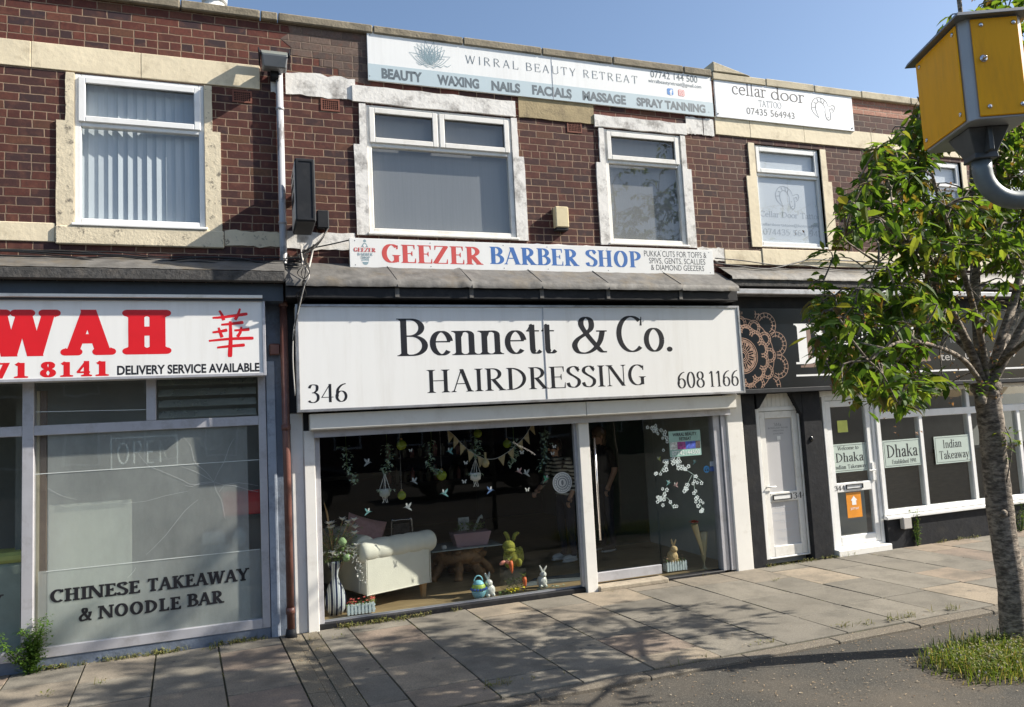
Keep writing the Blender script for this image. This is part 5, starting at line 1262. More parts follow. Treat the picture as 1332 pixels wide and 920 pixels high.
for k in range(5):
    y_ = -.06-.03*k
    cable('black cable drooping from the light box to the lead ledge', [P(424+k, 296, -.06), P(421-2*k, 308+2*k, y_), P(410-5*k, 322+2*k, y_-.02), P(396-2*k, 331+k, y_-.04), P(384-4*k, 337, y_)], .006, grp='cables drooping under the light box')
for k in range(4):
    cable('black cable looping down past the corner of the hairdresser sign', [P(392+k*3, 330, -.10), P(400-k*2, 345, -.44), P(402-5*k, 356, -.47), P(393+2*k, 368, -.46), P(398-4*k, 382, -.41), P(391-k, 396, -.33), P(384-k, 420+8*k, -.32)], .005, grp='cables looping by the hairdresser sign corner')
cable('pale cable hanging in a loop beside the hairdresser sign', [P(391, 318, -.08), P(394, 340, -.30), P(402, 358, -.46), P(396, 372, -.45), P(388, 405, -.33), P(382, 430, -.30), P(381, 470, -.29), P(384, 515, -.28)], .006, 'cable_pale')
cable('pale cable dropping from the light box past two bricks', [P(392, 318, -.05), P(394, 332, -.05), P(393, 345, -.12)], .010, 'cable_pale'); cable('pale short cable on the wall left of the barber sign', [P(408, 318, -.05), P(405, 335, -.05), P(402, 348, -.2)], .010, 'cable_pale')
cable('black cable stretched from the light box up to the barber sign', [P(410, 322, -.04), P(430, 318, -.05), P(456, 312, -.06)], .008)
cable('black cable running along the wall over the Dhaka sign', [P(930, 336, -.04), P(965, 339, -.05), P(1010, 345, -.08), P(1045, 345, -.06), P(1100, 352, -.08), P(1200, 350, -.06), P(1330, 355, -.06)], .008); cable('thick black cable sagging under the cream sill of the tattoo studio', [P(928, 342, -.06), P(960, 346, -.08), P(1000, 350, -.1), P(1040, 341, -.05), P(1065, 338, -.04), P(1180, 343, -.05)], .010)
# white cowl far back on the roof
p = P(279, 3, 2.2)
t = thing('roof_vent', (p.x, 2.2, 6.1), 'white vent pipe just showing above the parapet at the top left', 'vent')
MB().tube([(p.x, 2.2, 6.1), (p.x, 2.2, p.z-.02)], .13, 16).build('pipe', M['upvc'], t, smooth=True); MB().tube([(p.x, 2.2, p.z-.02), (p.x, 2.2, p.z+.06)], .16, 16).build('cap', M['upvc'], t, smooth=True)

# ================================================================ ground
def slab_mat():
    m, nt, N, L, bs = newmat('paving_slab')
    g = N.new('ShaderNodeNewGeometry')
    c = _ramp(N, L, g.outputs['Random Per Island'], [(0, (0.228, 0.211, 0.177)), (.18, (0.265, 0.243, 0.200)), (.38, (0.222, 0.205, 0.170)), (.56, (0.290, 0.251, 0.197)), (.70, (0.382, 0.317, 0.235)), (.79, (0.290, 0.227, 0.178)), (.87, (0.235, 0.216, 0.178)), (.95, (0.351, 0.280, 0.209))], 'CONSTANT')
    v = _coord(N, L)
    n = _noise(N, L, v, 70, 6, .8); c = _mix(N, L, _ramp(N, L, n, [(.38, 0.), (.64, .6)]), c, (.085, .075, .06))
    n2 = _noise(N, L, v, 2.8, 8, .7); c = _mix(N, L, _ramp(N, L, n2, [(.45, 0.), (.7, .6)]), c, (.085, .078, .064))
    n3 = _noise(N, L, v, 210, 2); c = _mix(N, L, _ramp(N, L, n3, [(.62, 0.), (.70, .6)]), c, (.42, .38, .31))
    vg = N.new('ShaderNodeTexVoronoi'); vg.inputs['Scale'].default_value = 3.2; L.new(v, vg.inputs['Vector'])
    c = _mix(N, L, _ramp(N, L, vg.outputs['Distance'], [(.055, .65), (.075, 0.)]), c, (.07, .066, .06))     # trodden gum
    n4 = _noise(N, L, v, .7, 5, .6); c = _mix(N, L, _ramp(N, L, n4, [(.52, 0.), (.66, .35)]), c, (.10, .095, .082))
    L.new(c, bs.inputs['Base Color']); bs.inputs['Roughness'].default_value = .85; bs.inputs['Specular IOR Level'].default_value = .3
    _bump(N, L, bs, n, .5, .004); return m
M['slab'] = slab_mat()
def asphalt(name, base, speck, amt, dirt=None):
    m, nt, N, L, bs = newmat(name); v = _coord(N, L)
    n = _noise(N, L, v, 130, 4, .7); c = _ramp(N, L, n, [(.3, tuple(b*.45 for b in base)), (.55, base), (.75, tuple(b*2.0 for b in base))])
    vo = N.new('ShaderNodeTexVoronoi'); vo.inputs['Scale'].default_value = 60; L.new(v, vo.inputs['Vector'])
    c = _mix(N, L, _ramp(N, L, vo.outputs['Distance'], [(.12, amt), (.30, 0.)]), c, speck)
    n2 = _noise(N, L, v, .9, 6, .6); c = _mix(N, L, _ramp(N, L, n2, [(.45, 0.), (.7, .45)]), c, (.15, .125, .095))
    if dirt:                                            # earth trodden out from the tree pit
        vm = N.new('ShaderNodeVectorMath'); vm.operation = 'DISTANCE'; mp = N.new('ShaderNodeMapping'); mp.inputs['Scale'].default_value = (.42, 1.5, 0)
        g = N.new('ShaderNodeNewGeometry'); L.new(g.outputs['Position'], mp.inputs['Vector']); L.new(mp.outputs[0], vm.inputs[0]); vm.inputs[1].default_value = (dirt[0]*.42, dirt[1]*1.5, 0)
        d = _math(N, L, 'ADD', vm.outputs['Value'], _math(N, L, 'MULTIPLY', _noise(N, L, v, 3.5, 8, .7), .9))
        c = _mix(N, L, _ramp(N, L, d, [(.62, .85), (1.0, 0.)]), c, _ramp(N, L, n, [(.3, (.06, .045, .03)), (.7, (.19, .15, .105))]))
    L.new(c, bs.inputs['Base Color']); bs.inputs['Roughness'].default_value = .9; bs.inputs['Specular IOR Level'].default_value = .25
    _bump(N, L, bs, n, .6, .004); return m
tb = G(1322, 838, -.02); TX, TY = tb.x, tb.y
M['asphalt'] = asphalt('road_asphalt', (.066, .063, .056), (.22, .195, .16), .6, (TX-.2, TY-.35))
M['dirtasph'] = asphalt('dirty_asphalt', (.105, .082, .060), (.26, .22, .17), .5)
M['kerb'] = asphalt('exposed_aggregate_kerb', (.17, .15, .12), (.40, .35, .27), .8)
M['joint'] = mat('mossy_joint', (.045, .042, .025), .95, var=.3, scale=12, dirt=(.06, .075, .02), dirt_amt=.8, dscale=5)
M['concrete'] = asphalt('channel_concrete', (.20, .175, .13), (.36, .31, .23), .5)
RZ = -.035
mb = MB(); mb.add([(-1500, -1500, RZ), (1500, -1500, RZ), (1500, 1500, RZ), (-1500, 1500, RZ)], [(0, 1, 2, 3)])
o = mb.build('road', M['asphalt']); struct(o)
KY = -2.58
o = MB().box(-9, 20, KY-.02, -.0, RZ-.1, -.012).build('pavement_bed', M['joint']); struct(o)
def SK(x, y): return (x-.075*y, y)
mb = MB(); gap = .007
def addslab(x0, x1, y0, y1):
    c = [SK(x0+gap, y0+gap), SK(x1-gap, y0+gap), SK(x1-gap, y1-gap), SK(x0+gap, y1-gap)]
    dz = [rnd.uniform(-.004, .004) for _ in range(4)]; k = .006
    cx = sum(p[0] for p in c)/4; cy = sum(p[1] for p in c)/4
    top = [(p[0]+(cx-p[0])*k, p[1]+(cy-p[1])*k*1.6, .0+d) for p, d in zip(c, dz)]
    mid_ = [(p[0], p[1], -.005+d) for p, d in zip(c, dz)]; bot = [(p[0], p[1], -.03) for p in c]
    mb.add(top+mid_+bot, [(0, 1, 2, 3)]+[(4+i, 4+(i+1) % 4, (i+1) % 4, i) for i in range(4)]+[(8+i, 8+(i+1) % 4, 4+(i+1) % 4, 4+i) for i in range(4)])
cols = [-7.8]
while cols[-1] < -.95: cols.append(cols[-1]+.58)
cols = [c for c in cols if c < -.5]+[-.30, .26]
for i in range(len(cols)-1):
    y = -.02 if i % 2 else -.04; first = True
    while y > KY+.05:
        d = .62 if not first else rnd.choice((.3, .45, .62)); first = False
        e = max(KY, y-d); e = KY if e-KY < .2 else e
        addslab(cols[i], cols[i+1], e, y); y = e
cols = [.62, .92]
while cols[-1] < 19: cols.append(cols[-1]+rnd.choice((.54, .60, .62, .66)))
for i in range(len(cols)-1):
    y = -.015; first = True
    while y > KY+.05:
        d = rnd.choice((.6, .62, .78)) if not first else rnd.choice((.28, .42, .55, .62)); first = False
        e = max(KY, y-d); e = KY if e-KY < .22 else e
        addslab(cols[i], cols[i+1], e, y); y = e
o = mb.build('pavement', M['slab']); struct(o)
mb = MB()                                              # drainage channel from the pipe to the kerb
for a, b, z0, z1 in ((.265, .40, .004, -.004), (.405, .475, -.010, -.012), (.48, .615, -.004, .004)):
    y = -.03
    while y > KY:
        e = max(KY, y-.9); p = [SK(a, e+.004), SK(b, e+.004), SK(b, y-.004), SK(a, y-.004)]
        mb.hexa([(p[0][0], p[0][1], -.03), (p[1][0], p[1][1], -.03), (p[1][0], p[1][1], z1), (p[0][0], p[0][1], z0)], [(p[3][0], p[3][1], -.03), (p[2][0], p[2][1], -.03), (p[2][0], p[2][1], z1), (p[3][0], p[3][1], z0)]); y = e
o = mb.build('pavement_channel', M['concrete']); struct(o)
mb = MB(); x = -9
while x < 20:
    e = x+.914; p = rnd.uniform(-.002, .002); mb.box(x+.0015, e-.0015, KY-.135+p, KY-.004, RZ-.1, rnd.uniform(-.010, -.002)); x = e
o = mb.build('kerb', M['kerb'], bevel=.008); struct(o)
# ---------------------------------------- plants on the ground
def leafmat(name, cols, trans=.35, rough=.5):
    m, nt, N, L, bs = newmat(name); g = N.new('ShaderNodeNewGeometry')
    st = [(i/(len(cols)-1), c) for i, c in enumerate(cols)]
    c = _ramp(N, L, g.outputs['Random Per Island'], st)
    L.new(c, bs.inputs['Base Color']); bs.inputs['Roughness'].default_value = rough; bs.inputs['Specular IOR Level'].default_value = .22
    tl = N.new('ShaderNodeBsdfTranslucent')
    c2 = N.new('ShaderNodeMix'); c2.data_type = 'RGBA'; c2.blend_type = 'MULTIPLY'; c2.inputs[0].default_value = 1; c2.inputs[7].default_value = (1.9, 1.7, .75, 1); L.new(c, c2.inputs[6])
    L.new(c2.outputs[2], tl.inputs[0])
    mx = N.new('ShaderNodeMixShader'); mx.inputs[0].default_value = trans
    L.new(bs.outputs[0], mx.inputs[1]); L.new(tl.outputs[0], mx.inputs[2]); L.new(mx.outputs[0], N['Material Output'].inputs[0]); return m
M['leaf'] = leafmat('cherry_leaf', [(.034, .075, .014), (.055, .115, .018), (.075, .14, .024), (.095, .165, .028), (.145, .205, .038), (.11, .07, .025)], .48, .6)
M['grass'] = leafmat('grass_blade', [(.06, .10, .02), (.09, .145, .025), (.12, .18, .03), (.15, .21, .04), (.28, .26, .10), (.38, .33, .19)], .35)
M['weed'] = leafmat('weed_leaf', [(.05, .10, .02), (.075, .15, .025), (.11, .19, .035)], .3)
M['dryweed'] = leafmat('dry_weed', [(.10, .13, .03), (.16, .17, .05), (.24, .20, .10)], .2)
def blade(mb, x, y, z, h, lean, ang, w):
    dx, dy = math.cos(ang), math.sin(ang); px, py = -dy, dx
    a = Vector((x, y, z)); b = a+Vector((dx*lean*.35, dy*lean*.35, h*.6)); c = a+Vector((dx*lean, dy*lean, h))
    s = Vector((px, py, 0))*w
    mb.add([a-s, a+s, b+s*.7, b-s*.7, c], [(0, 1, 2, 3), (3, 2, 4)])
def leaf5(mb, p, d, L_, W_, droop=.25, up=Vector((0, 0, 1))):
    d = d.normalized(); s = d.cross(up); s = s.normalized() if s.length > .01 else Vector((1, 0, 0)); n = s.cross(d)
    m_ = p+d*L_*.45+n*W_*.05; t_ = p+d*L_-n*L_*droop
    mb.add([p, m_-s*W_/2+n*W_*.16, m_, m_+s*W_/2+n*W_*.16, t_], [(0, 1, 2), (0, 2, 3), (1, 4, 2), (2, 4, 3)])
def leaf8(mb, p, d, L_, W_, droop=.25, twist=0.0):
    d = d.normalized(); s = d.cross(Vector((0, 0, 1))); s = s.normalized() if s.length > .01 else Vector((1, 0, 0)); n = s.cross(d)
    s, n = s*math.cos(twist)+n*math.sin(twist), n*math.cos(twist)-s*math.sin(twist)
    def at(u, w): return p+d*L_*u-n*L_*droop*u*u+s*w*W_+n*abs(w)*W_*.35
    mb.add([p, at(.28, -.42), at(.28, 0), at(.28, .42), at(.62, -.44), at(.62, 0), at(.62, .44), at(1.0, 0)], [(0, 1, 2), (0, 2, 3), (1, 4, 5, 2), (2, 5, 6, 3), (4, 7, 5), (5, 7, 6)])
tb = G(1322, 838, -.02); TX, TY = tb.x, tb.y
rg = random.Random(11); mb = MB(); hd = MB()
for i in range(15000):
    u = rg.gauss(0, 1); v_ = rg.gauss(0, 1)
    x = TX+.1+rg.uniform(-1.25, 2.6)*(.4+.6*rg.random()); y = TY-.20+v_*.24
    lim = .9-abs(x-TX-.3)*.18
    if abs(y-TY+.20) > .50*max(.25, lim)*(1+.25*math.sin(x*5)): continue
    h = rg.uniform(.03, .12)+(.10*rg.random()**3 if rg.random() < .3 else 0)
    if x < TX-1.0: h *= .6
    blade(mb, x, y, RZ, h, rg.uniform(.01, .07), rg.uniform(0, 6.28), rg.uniform(.0025, .005))
    if rg.random() < .05: hd.ball((x, y, RZ+h*1.05), .008, .008, .011, 5)
for i in range(5200):
    x = TX+rg.uniform(-.95, 2.2); y = TY-.22+rg.gauss(0, .16)
    if abs(y-TY+.22) > .36: continue
    z = RZ+rg.uniform(.01, .13); a = rg.uniform(0, 6.28)
    leaf5(mb, Vector((x, y, z)), Vector((math.cos(a), math.sin(a), rg.uniform(.0, .8))), rg.uniform(.02, .045), rg.uniform(.010, .018))
o = mb.build('grass', M['grass']); stuff(o); tag(o, 'rough grass and clover growing round the tree trunk', None)
o = hd.build('grass_seed_heads', mat('seed_head', (.42, .38, .26), .9)); stuff(o)
mb = MB()                                              # weeds in joints and along the walls
wp = [(px, 866-px*.135+rg.uniform(-3, 4)) for px in [64+i*3.2 for i in range(86)] if math.sin(px*.09)+math.sin(px*.041) > -.5]
wp += [(500+i*4, 806-i*.55) for i in range(-14, 14)]+[(985+i*5, 733-i*.7) for i in range(0, 22)]+[(1190+i*6, 701-i*.6) for i in range(10)]
wp += [(640, 893), (655, 889), (690, 886), (880, 866), (900, 860), (915, 857), (990, 838), (1005, 835), (1085, 818), (1100, 815), (1118, 812), (1160, 808), (1185, 803), (1210, 797), (1240, 793), (1130, 812), (1175, 805), (740, 878), (660, 890), (1010, 755), (795, 770), (845, 752), (885, 738), (525, 808), (450, 812), (115, 852), (213, 850), (440, 830), (405, 832), (417, 845), (275, 845), (590, 795), (1000, 838), (60, 905), (130, 890)]
for px, py in wp:
    p = G(px, py); p.y = min(p.y, -.055)
    n = rg.randint(3, 22); s = rg.uniform(.5, 1.5)
    for k in range(n):
        a = rg.uniform(0, 6.28); x, y = p.x+rg.gauss(0, .035), min(-.035, p.y+rg.gauss(0, .018))
        if rg.random() < .5: blade(mb, x, y, -.01, rg.uniform(.02, .07)*s, rg.uniform(.01, .05), a, .003)
        else: leaf5(mb, Vector((x, y, rg.uniform(0, .03))), Vector((math.cos(a), math.sin(a), rg.uniform(.1, 1.))), rg.uniform(.015, .04)*s, .014*s)
o = mb.build('weeds', M['dryweed']); stuff(o); tag(o, 'small weeds sprouting along the wall feet and kerb', None)
mb = MB()                                              # moss and weed threads in slab joints
for i in range(2400):
    c = rg.choice(cols[:14]+[-.30, -1.04, .26]); y = rg.uniform(KY, -.05); p = SK(c, y)
    if math.sin(c*7+y*4)+math.sin(y*9+c*3) < .35: continue
    a = rg.uniform(0, 6.28); leaf5(mb, Vector((p[0]+rg.uniform(-.006, .006), p[1], -.004)), Vector((math.cos(a), math.sin(a), .6)), rg.uniform(.006, .016), .007)
o = mb.build('moss', M['dryweed']); stuff(o)
mb = MB()                                              # fallen petals, grit and leaf scraps
for i in range(1500):
    if rg.random() < .75: p = Vector((rg.gauss(TX-.6, 1.5), rg.gauss(-3.3, .45), 0))
    elif rg.random() < .6: p = Vector((rg.uniform(-1, 9), KY-.15-abs(rg.gauss(0, .06)), 0))
    else: p = Vector((rg.uniform(.3, .62), rg.uniform(KY, -.1), 0)); p.x -= .075*p.y
    z = (RZ if p.y < KY-.14 else 0)+.006; a = rg.uniform(0, 6.28)
    leaf5(mb, Vector((p.x, p.y, z)), Vector((math.cos(a), math.sin(a), rg.uniform(-.02, .3))), rg.uniform(.008, .028), rg.uniform(.006, .014), .05)
o = mb.build('leaf_litter', leafmat('litter_scrap', [(.20, .13, .07), (.34, .25, .15), (.45, .36, .24), (.16, .09, .05), (.5, .44, .34)], .1)); stuff(o)
# bushy weed by the takeaway window, and creeper below the other takeaway's window
def bush(name, base, h, w, n, label, m, stems=7, seed=1, lean=(0, -.05)):
    r_ = random.Random(seed); t = thing(name, base, label, 'plant'); sm, lm = MB(), MB(); B = Vector(base)
    for s in range(stems):
        top = B+Vector((r_.gauss(0, w*.45)+lean[0], r_.gauss(0, w*.25)+lean[1], h*r_.uniform(.45, 1.1)))
        mid__ = (B+top)/2+Vector((r_.gauss(0, .03), r_.gauss(0, .02), .02))
        sm.tube([B, mid__, top], [.005, .004, .002], 5)
        for k in range(n//stems):
            u = r_.random()**.7; p = B.lerp(mid__, u*2) if u < .5 else mid__.lerp(top, u*2-1)
            p = p+Vector((r_.gauss(0, w*.14), min(.02, r_.gauss(0, w*.1)), r_.gauss(0, .015))); p.y = min(p.y, base[1]+.06)
            a = r_.uniform(0, 6.28); leaf5(lm, p, Vector((math.cos(a), math.sin(a)*.7-.3, r_.uniform(-.3, .6))), r_.uniform(.02, .05), r_.uniform(.012, .026))
    sm.build('stem', M['weed'], t); lm.build('leaves', m, t)
p = G(45, 872); bush('weed_plant', (p.x, -.09, -.01), .46, .24, 1500, 'bushy green weed growing against the left takeaway window frame', M['weed'], 13, 3)
p = P(1192, 690, -.05); bush('creeper_plant', (p.x, -.05, -.01), .5, .11, 170, 'dark leafy creeper climbing the black wall under the Dhaka window', M['leaf'], 6, 4, (.03, .0))
p = P(1322, 690, -.05); bush('creeper_plant', (p.x+.1, -.05, -.01), .5, .25, 160, 'low ivy at the wall foot behind the tree trunk', M['leaf'], 6, 5)

# ================================================================ the street tree
M['bark'] = None
m, nt, N, L, bs = newmat('cherry_bark'); v = _coord(N, L, (1, 1, 2.6)); n1 = _noise(N, L, v, 15, 7, .68); n2 = _noise(N, L, _coord(N, L), 5, 5, .6)
c = _ramp(N, L, n1, [(.30, (.030, .023, .018)), (.45, (.13, .105, .082)), (.60, (.36, .30, .235))]); c = _mix(N, L, _ramp(N, L, n2, [(.5, 0.), (.7, .7)]), c, (.055, .045, .035))
L.new(c, bs.inputs['Base Color']); bs.inputs['Roughness'].default_value = .85; _bump(N, L, bs, n1, 1.0, .02); M['bark'] = m
rt = random.Random(5)
tree = thing('street_tree', (TX, TY, RZ), 'young cherry tree with mottled trunk and drooping green leaves beside the road', 'tree')
def smoothpath(pts, n=6):
    q = []
    for i in range(len(pts)-1):
        p0, p1, p2, p3 = (Vector(pts[max(i-1, 0)]), Vector(pts[i]), Vector(pts[i+1]), Vector(pts[min(i+2, len(pts)-1)]))
        for k in range(n):
            u = k/n; q.append(.5*((2*p1)+(p2-p0)*u+(2*p0-5*p1+4*p2-p3)*u*u+(3*p1-p0-3*p2+p3)*u**3))
    q.append(Vector(pts[-1])); return q
def bumpy(path, r0, r1, mb, n=14, amp=.05):
    rs = [(r0+(r1-r0)*i/(len(path)-1))*(1+rt.uniform(-amp, amp)) for i in range(len(path))]
    mb.tube(path, rs, n); return path
tp = [Vector((TX, TY, RZ-.06)), Vector((TX-.01, TY, RZ+.05)), P(1315, 760, TY), P(1303, 680, TY+.02), P(1295, 610, TY+.02), P(1289, 550, TY), P(1284, 515, TY), P(1282, 498, TY)]
path = smoothpath(tp, 6)
mb = MB(); rs = []
for i in range(len(path)):
    u = i/(len(path)-1); rs.append((.122 if i < 3 else .103-.010*u+(.02 if u > .9 else 0))*(1+rt.uniform(-.035, .035))+(.05*(1-i/5) if i < 5 else 0))
mb.tube(path, rs, 18)
for px, py, s in ((1306, 668, .030), (1276, 520, .05), (1292, 512, .05)): p = P(px, py, TY-.075); mb.ball(p, s, s*.8, s, 10, None, .2, 3)
mb.build('trunk', M['bark'], tree, smooth=True)
F_ = path[-1]
limbs = []
def limb(pts, r0, r1): 
    q = smoothpath([F_-Vector((0, 0, .08))]+pts, 5); limbs.append((q, r0, r1)); return q
def V(px, py, dy): return P(px, py, TY+dy)
limb([V(1262, 455, -.05), V(1235, 400, -.15), V(1200, 345, -.30), V(1150, 290, -.5), V(1105, 262, -.6)], .050, .012)
limb([V(1262, 460, .1), V(1222, 425, .35), V(1170, 400, .6), V(1110, 400, .75), V(1065, 410, .8)], .042, .010)
limb([V(1273, 440, .05), V(1268, 340, .1), V(1266, 230, .05), V(1262, 120, .0), V(1250, 20, .1), V(1240, -60, .1)], .062, .018)
limb([V(1278, 450, -.1), V(1255, 360, -.4), V(1225, 270, -.7), V(1212, 225, -.8)], .040, .010)
limb([V(1300, 450, .0), V(1322, 380, .05), V(1335, 300, .1), V(1352, 200, .1), V(1360, 90, .0)], .058, .016)
limb([V(1305, 470, -.1), V(1345, 400, -.2), V(1400, 330, -.3), V(1450, 250, -.4)], .055, .014)
limb([V(1296, 470, .15), V(1320, 420, .5), V(1345, 350, .9), V(1370, 270, 1.1)], .04, .01)
limb([V(1300, 475, -.1), V(1340, 440, -.5), V(1390, 400, -.9), V(1440, 390, -1.1)], .035, .01)
limb([V(1255, 470, -.2), V(1215, 450, -.5), V(1170, 445, -.8), V(1130, 470, -.9)], .03, .008)
bm_ = MB()
for q, a, b in limbs: bumpy(q, a*.78, b*.8, bm_, 10, .06)
# cluster centres fill the crown's volume
def inside(px, py):
    pg = [(1136, 178), (1112, 240), (1082, 300), (1058, 345), (1058, 395), (1062, 450), (1082, 492), (1110, 532), (1165, 535), (1215, 515), (1255, 470), (1290, 440), (1300, 380), (1330, 395), (1400, 420), (1500, 400), (1560, 300), (1540, 150), (1480, 20), (1380, -90), (1270, -120), (1245, -60), (1236, 5), (1222, 100), (1178, 168)]
    c = False
    for i in range(len(pg)):
        (x1, y1), (x2, y2) = pg[i], pg[i-1]
        if (y1 > py) != (y2 > py) and px < (x2-x1)*(py-y1)/(y2-y1)+x1: c = not c
    return c
lf = MB(); ncl = 0; allp = [p for q, a, b in limbs for p in q[4:]]
tries = 0
while ncl < 1250 and tries < 40000:
    tries += 1
    px, py = rt.uniform(1035, 1560), rt.uniform(-120, 540)
    if not inside(px, py): continue
    if px > 1330 and rt.random() < .6: continue
    if 1180 < px < 1335 and py < 30 and rt.random() < .5: continue
    if px > 1240 and py > 350 and px < 1335 and rt.random() < .70: continue
    dy = rt.gauss(0, .52); dy = max(-1.15, min(1.2, dy))
    if py < 240 and px > 1180 and px < 1420: dy = max(dy, -.35)
    c = V(px, py, dy); nr = min(allp, key=lambda q: (q-c).length+max(0, q.z-c.z)*.3)
    if (nr-c).length > .75: continue
    if math.sin(px*.043+1.3)+math.sin(py*.051-.4)+math.sin((px+py)*.029)+dy*.5 < -1.15: continue
    ncl += 1
    mid__ = (nr+c)/2+Vector((rt.gauss(0, .04), rt.gauss(0, .04), .06)); tw = smoothpath([nr, mid__, c], 3)
    bm_.tube(tw, [.008-.005*i/(len(tw)-1) for i in range(len(tw))], 5, False)
    if len(allp) < 900: allp += [mid__, c]
    d0 = (c-mid__).normalized(); nl = rt.randint(6, 11)
    for k in range(nl):
        u = rt.random(); p = mid__.lerp(c, .35+.65*u)+Vector((rt.gauss(0, .035), rt.gauss(0, .035), rt.gauss(0, .025)))
        a = rt.uniform(0, 6.28); d = Vector((math.cos(a), math.sin(a), rt.uniform(-.9, .4)))+d0*.6
        leaf8(lf, p, d, rt.uniform(.070, .15), rt.uniform(.036, .062), rt.uniform(.0, .5), rt.uniform(-.7, .7))
for px, py, dy, n in ((1312, 575, -.1, 16), (1305, 590, -.05, 8), (1272, 500, -.15, 14), (1292, 498, -.12, 10), (1318, 565, -.1, 8), (1296, 480, -.1, 10)):
    for k in range(n):
        p = V(px+rt.gauss(0, 7), py+rt.gauss(0, 7), dy); a = rt.uniform(0, 6.28); leaf5(lf, p, Vector((math.cos(a), math.sin(a), rt.uniform(-.6, .5))), rt.uniform(.05, .10), rt.uniform(.025, .04), .2)
bm_.tube(smoothpath([V(1300, 545, 0), V(1310, 560, -.1), V(1316, 585, -.12), V(1309, 628, -.1)], 4), .005, 5)
bm_.build('branches', M['bark'], tree, smooth=True)
lf.build('crown', M['leaf'], tree)
fl_ = MB()                                            # withered blossom hanging in the leaves
for i in range(420):
    q = rt.choice(allp); c = q+Vector((rt.gauss(0, .12), rt.gauss(0, .12), rt.gauss(-.03, .1)))
    for k in range(3): leaf5(fl_, c+Vector((rt.gauss(0, .015), rt.gauss(0, .015), rt.gauss(0, .015))), Vector((rt.gauss(0, 1), rt.gauss(0, 1), rt.gauss(-.5, .6))), rt.uniform(.02, .035), .018)
fl_.build('withered_blossom', leafmat('withered_petal', [(.20, .10, .06), (.30, .17, .11), (.38, .26, .18)], .25), tree)

# ================================================================ speed camera on its bent pole
SC = Vector((3.515, -5.278, 3.969)); th = -.4164; U = Vector((math.cos(th), math.sin(th), 0)); W_ = Vector((-math.sin(th), math.cos(th), 0)); Z_ = Vector((0, 0, 1))
w1, w2, hh = .3105, .4964, .55
M['yellow'] = mat('speed_camera_yellow', (.98, .44, .0), .45, var=.04, scale=5, stretch=(3, 3, .5), dirt=(.6, .25, .01), dirt_amt=.4, dscale=4, spec=.25)
M['camgrey'] = mat('grey_camera_casing', (.36, .37, .38), .45, .3, var=.06)
M['galv'] = mat('galvanised_pole', (.17, .19, .19), .5, .4, var=.12, scale=12)
t = thing('speed_camera', SC+U*w1/2+W_*w2/2-Z_*hh, 'yellow speed camera box on a bent grey pole beside the street tree', 'speed camera')
def C(u, w, z): return SC+U*u+W_*w+Z_*z
def cbox(mb, u0, u1, v0, v1, z0, z1): mb.hexa([C(u0, v0, z0), C(u1, v0, z0), C(u1, v0, z1), C(u0, v0, z1)], [C(u0, v1, z0), C(u1, v1, z0), C(u1, v1, z1), C(u0, v1, z1)]); return mb
mb = MB(); k = .03
foot = [(k, 0), (w1-k, 0), (w1, k), (w1, w2-k), (w1-k, w2), (k, w2), (0, w2-k), (0, k)]
mb.add([C(u, v, -hh) for u, v in foot]+[C(u, v, -.0) for u, v in foot], [list(range(7, -1, -1)), list(range(8, 16))]+[(i, (i+1) % 8, (i+1) % 8+8, i+8) for i in range(8)])
mb.build('casing', M['camgrey'], t, bevel=.004)
mb = MB(); cbox(mb, -.02, w1+.02, -.02, w2+.02, .0, .012); mb.hexa([C(-.045, -.045, -.012), C(w1+.045, -.045, -.012), C(w1+.03, -.03, .014), C(-.03, -.03, .014)], [C(-.045, w2+.045, -.012), C(w1+.045, w2+.045, -.012), C(w1+.03, w2+.03, .014), C(-.03, w2+.03, .014)])
mb.build('lid', M['plastic_grey'], t, bevel=.003)
cbox(MB(), k+.012, w1-k-.006, -.010, -.0005, -hh+.012, -.020).build('side_panel', M['yellow'], t, bevel=.004)
cbox(MB(), -.010, -.0005, k+.014, w2-.016, -hh+.012, -.020).build('side_panel', M['yellow'], t, bevel=.004)
cbox(MB(), w1+.0005, w1+.010, k+.01, w2-k-.01, -hh+.012, -.020).build('side_panel', M['yellow'], t, bevel=.004)
mb = MB(); a0 = Vector((0, 0, 0))
rot = Matrix((U, W_, Z_)).transposed()
for u, z in ((.09, -.055), (w1-.06, -.055), (.09, -hh+.06), (w1-.06, -hh+.06)): MB().ball(C(u, -.012, z), .012, .005, .012, 12, rot).build('bolt', M['chrome'], t, smooth=True)
for v, z in ((.075, -.055), (w2-.06, -.055), (.075, -hh+.06), (w2-.06, -hh+.06)): MB().ball(C(-.012, v, z), .005, .012, .012, 12, rot).build('bolt', M['chrome'], t, smooth=True)
mb = MB(); mb.ball(C(.085, -.012, -.235), .020, .005, .020, 12, rot); mb.ball(C(.085, -.024, -.235), .009, .015, .009, 8, rot); mb.build('lock', M['chrome'], t, smooth=True)
mb = MB(); cu, cv = w1*.46, w2*.42
def sq(r, z): return [C(cu-r, cv-r, z), C(cu+r, cv-r, z), C(cu+r, cv+r, z), C(cu-r, cv+r, z)]
mb.add(sq(.105, -hh-.002)+sq(.058, -hh-.125)+sq(.062, -hh-.155), [(0, 1, 2, 3), (4, 5, 1, 0), (5, 6, 2, 1), (6, 7, 3, 2), (7, 4, 0, 3), (8, 9, 5, 4), (9, 10, 6, 5), (10, 11, 7, 6), (11, 8, 4, 7), (11, 10, 9, 8)])
cbox(mb, cu-.012, cu+.012, cv-.115, cv-.05, -hh-.13, -hh-.004)
mb.build('bracket', mat('dark_galvanised_bracket', (.075, .08, .082), .5, .3, var=.2, scale=14), t, bevel=.004)
b0_ = C(cu, cv, -hh-.15)
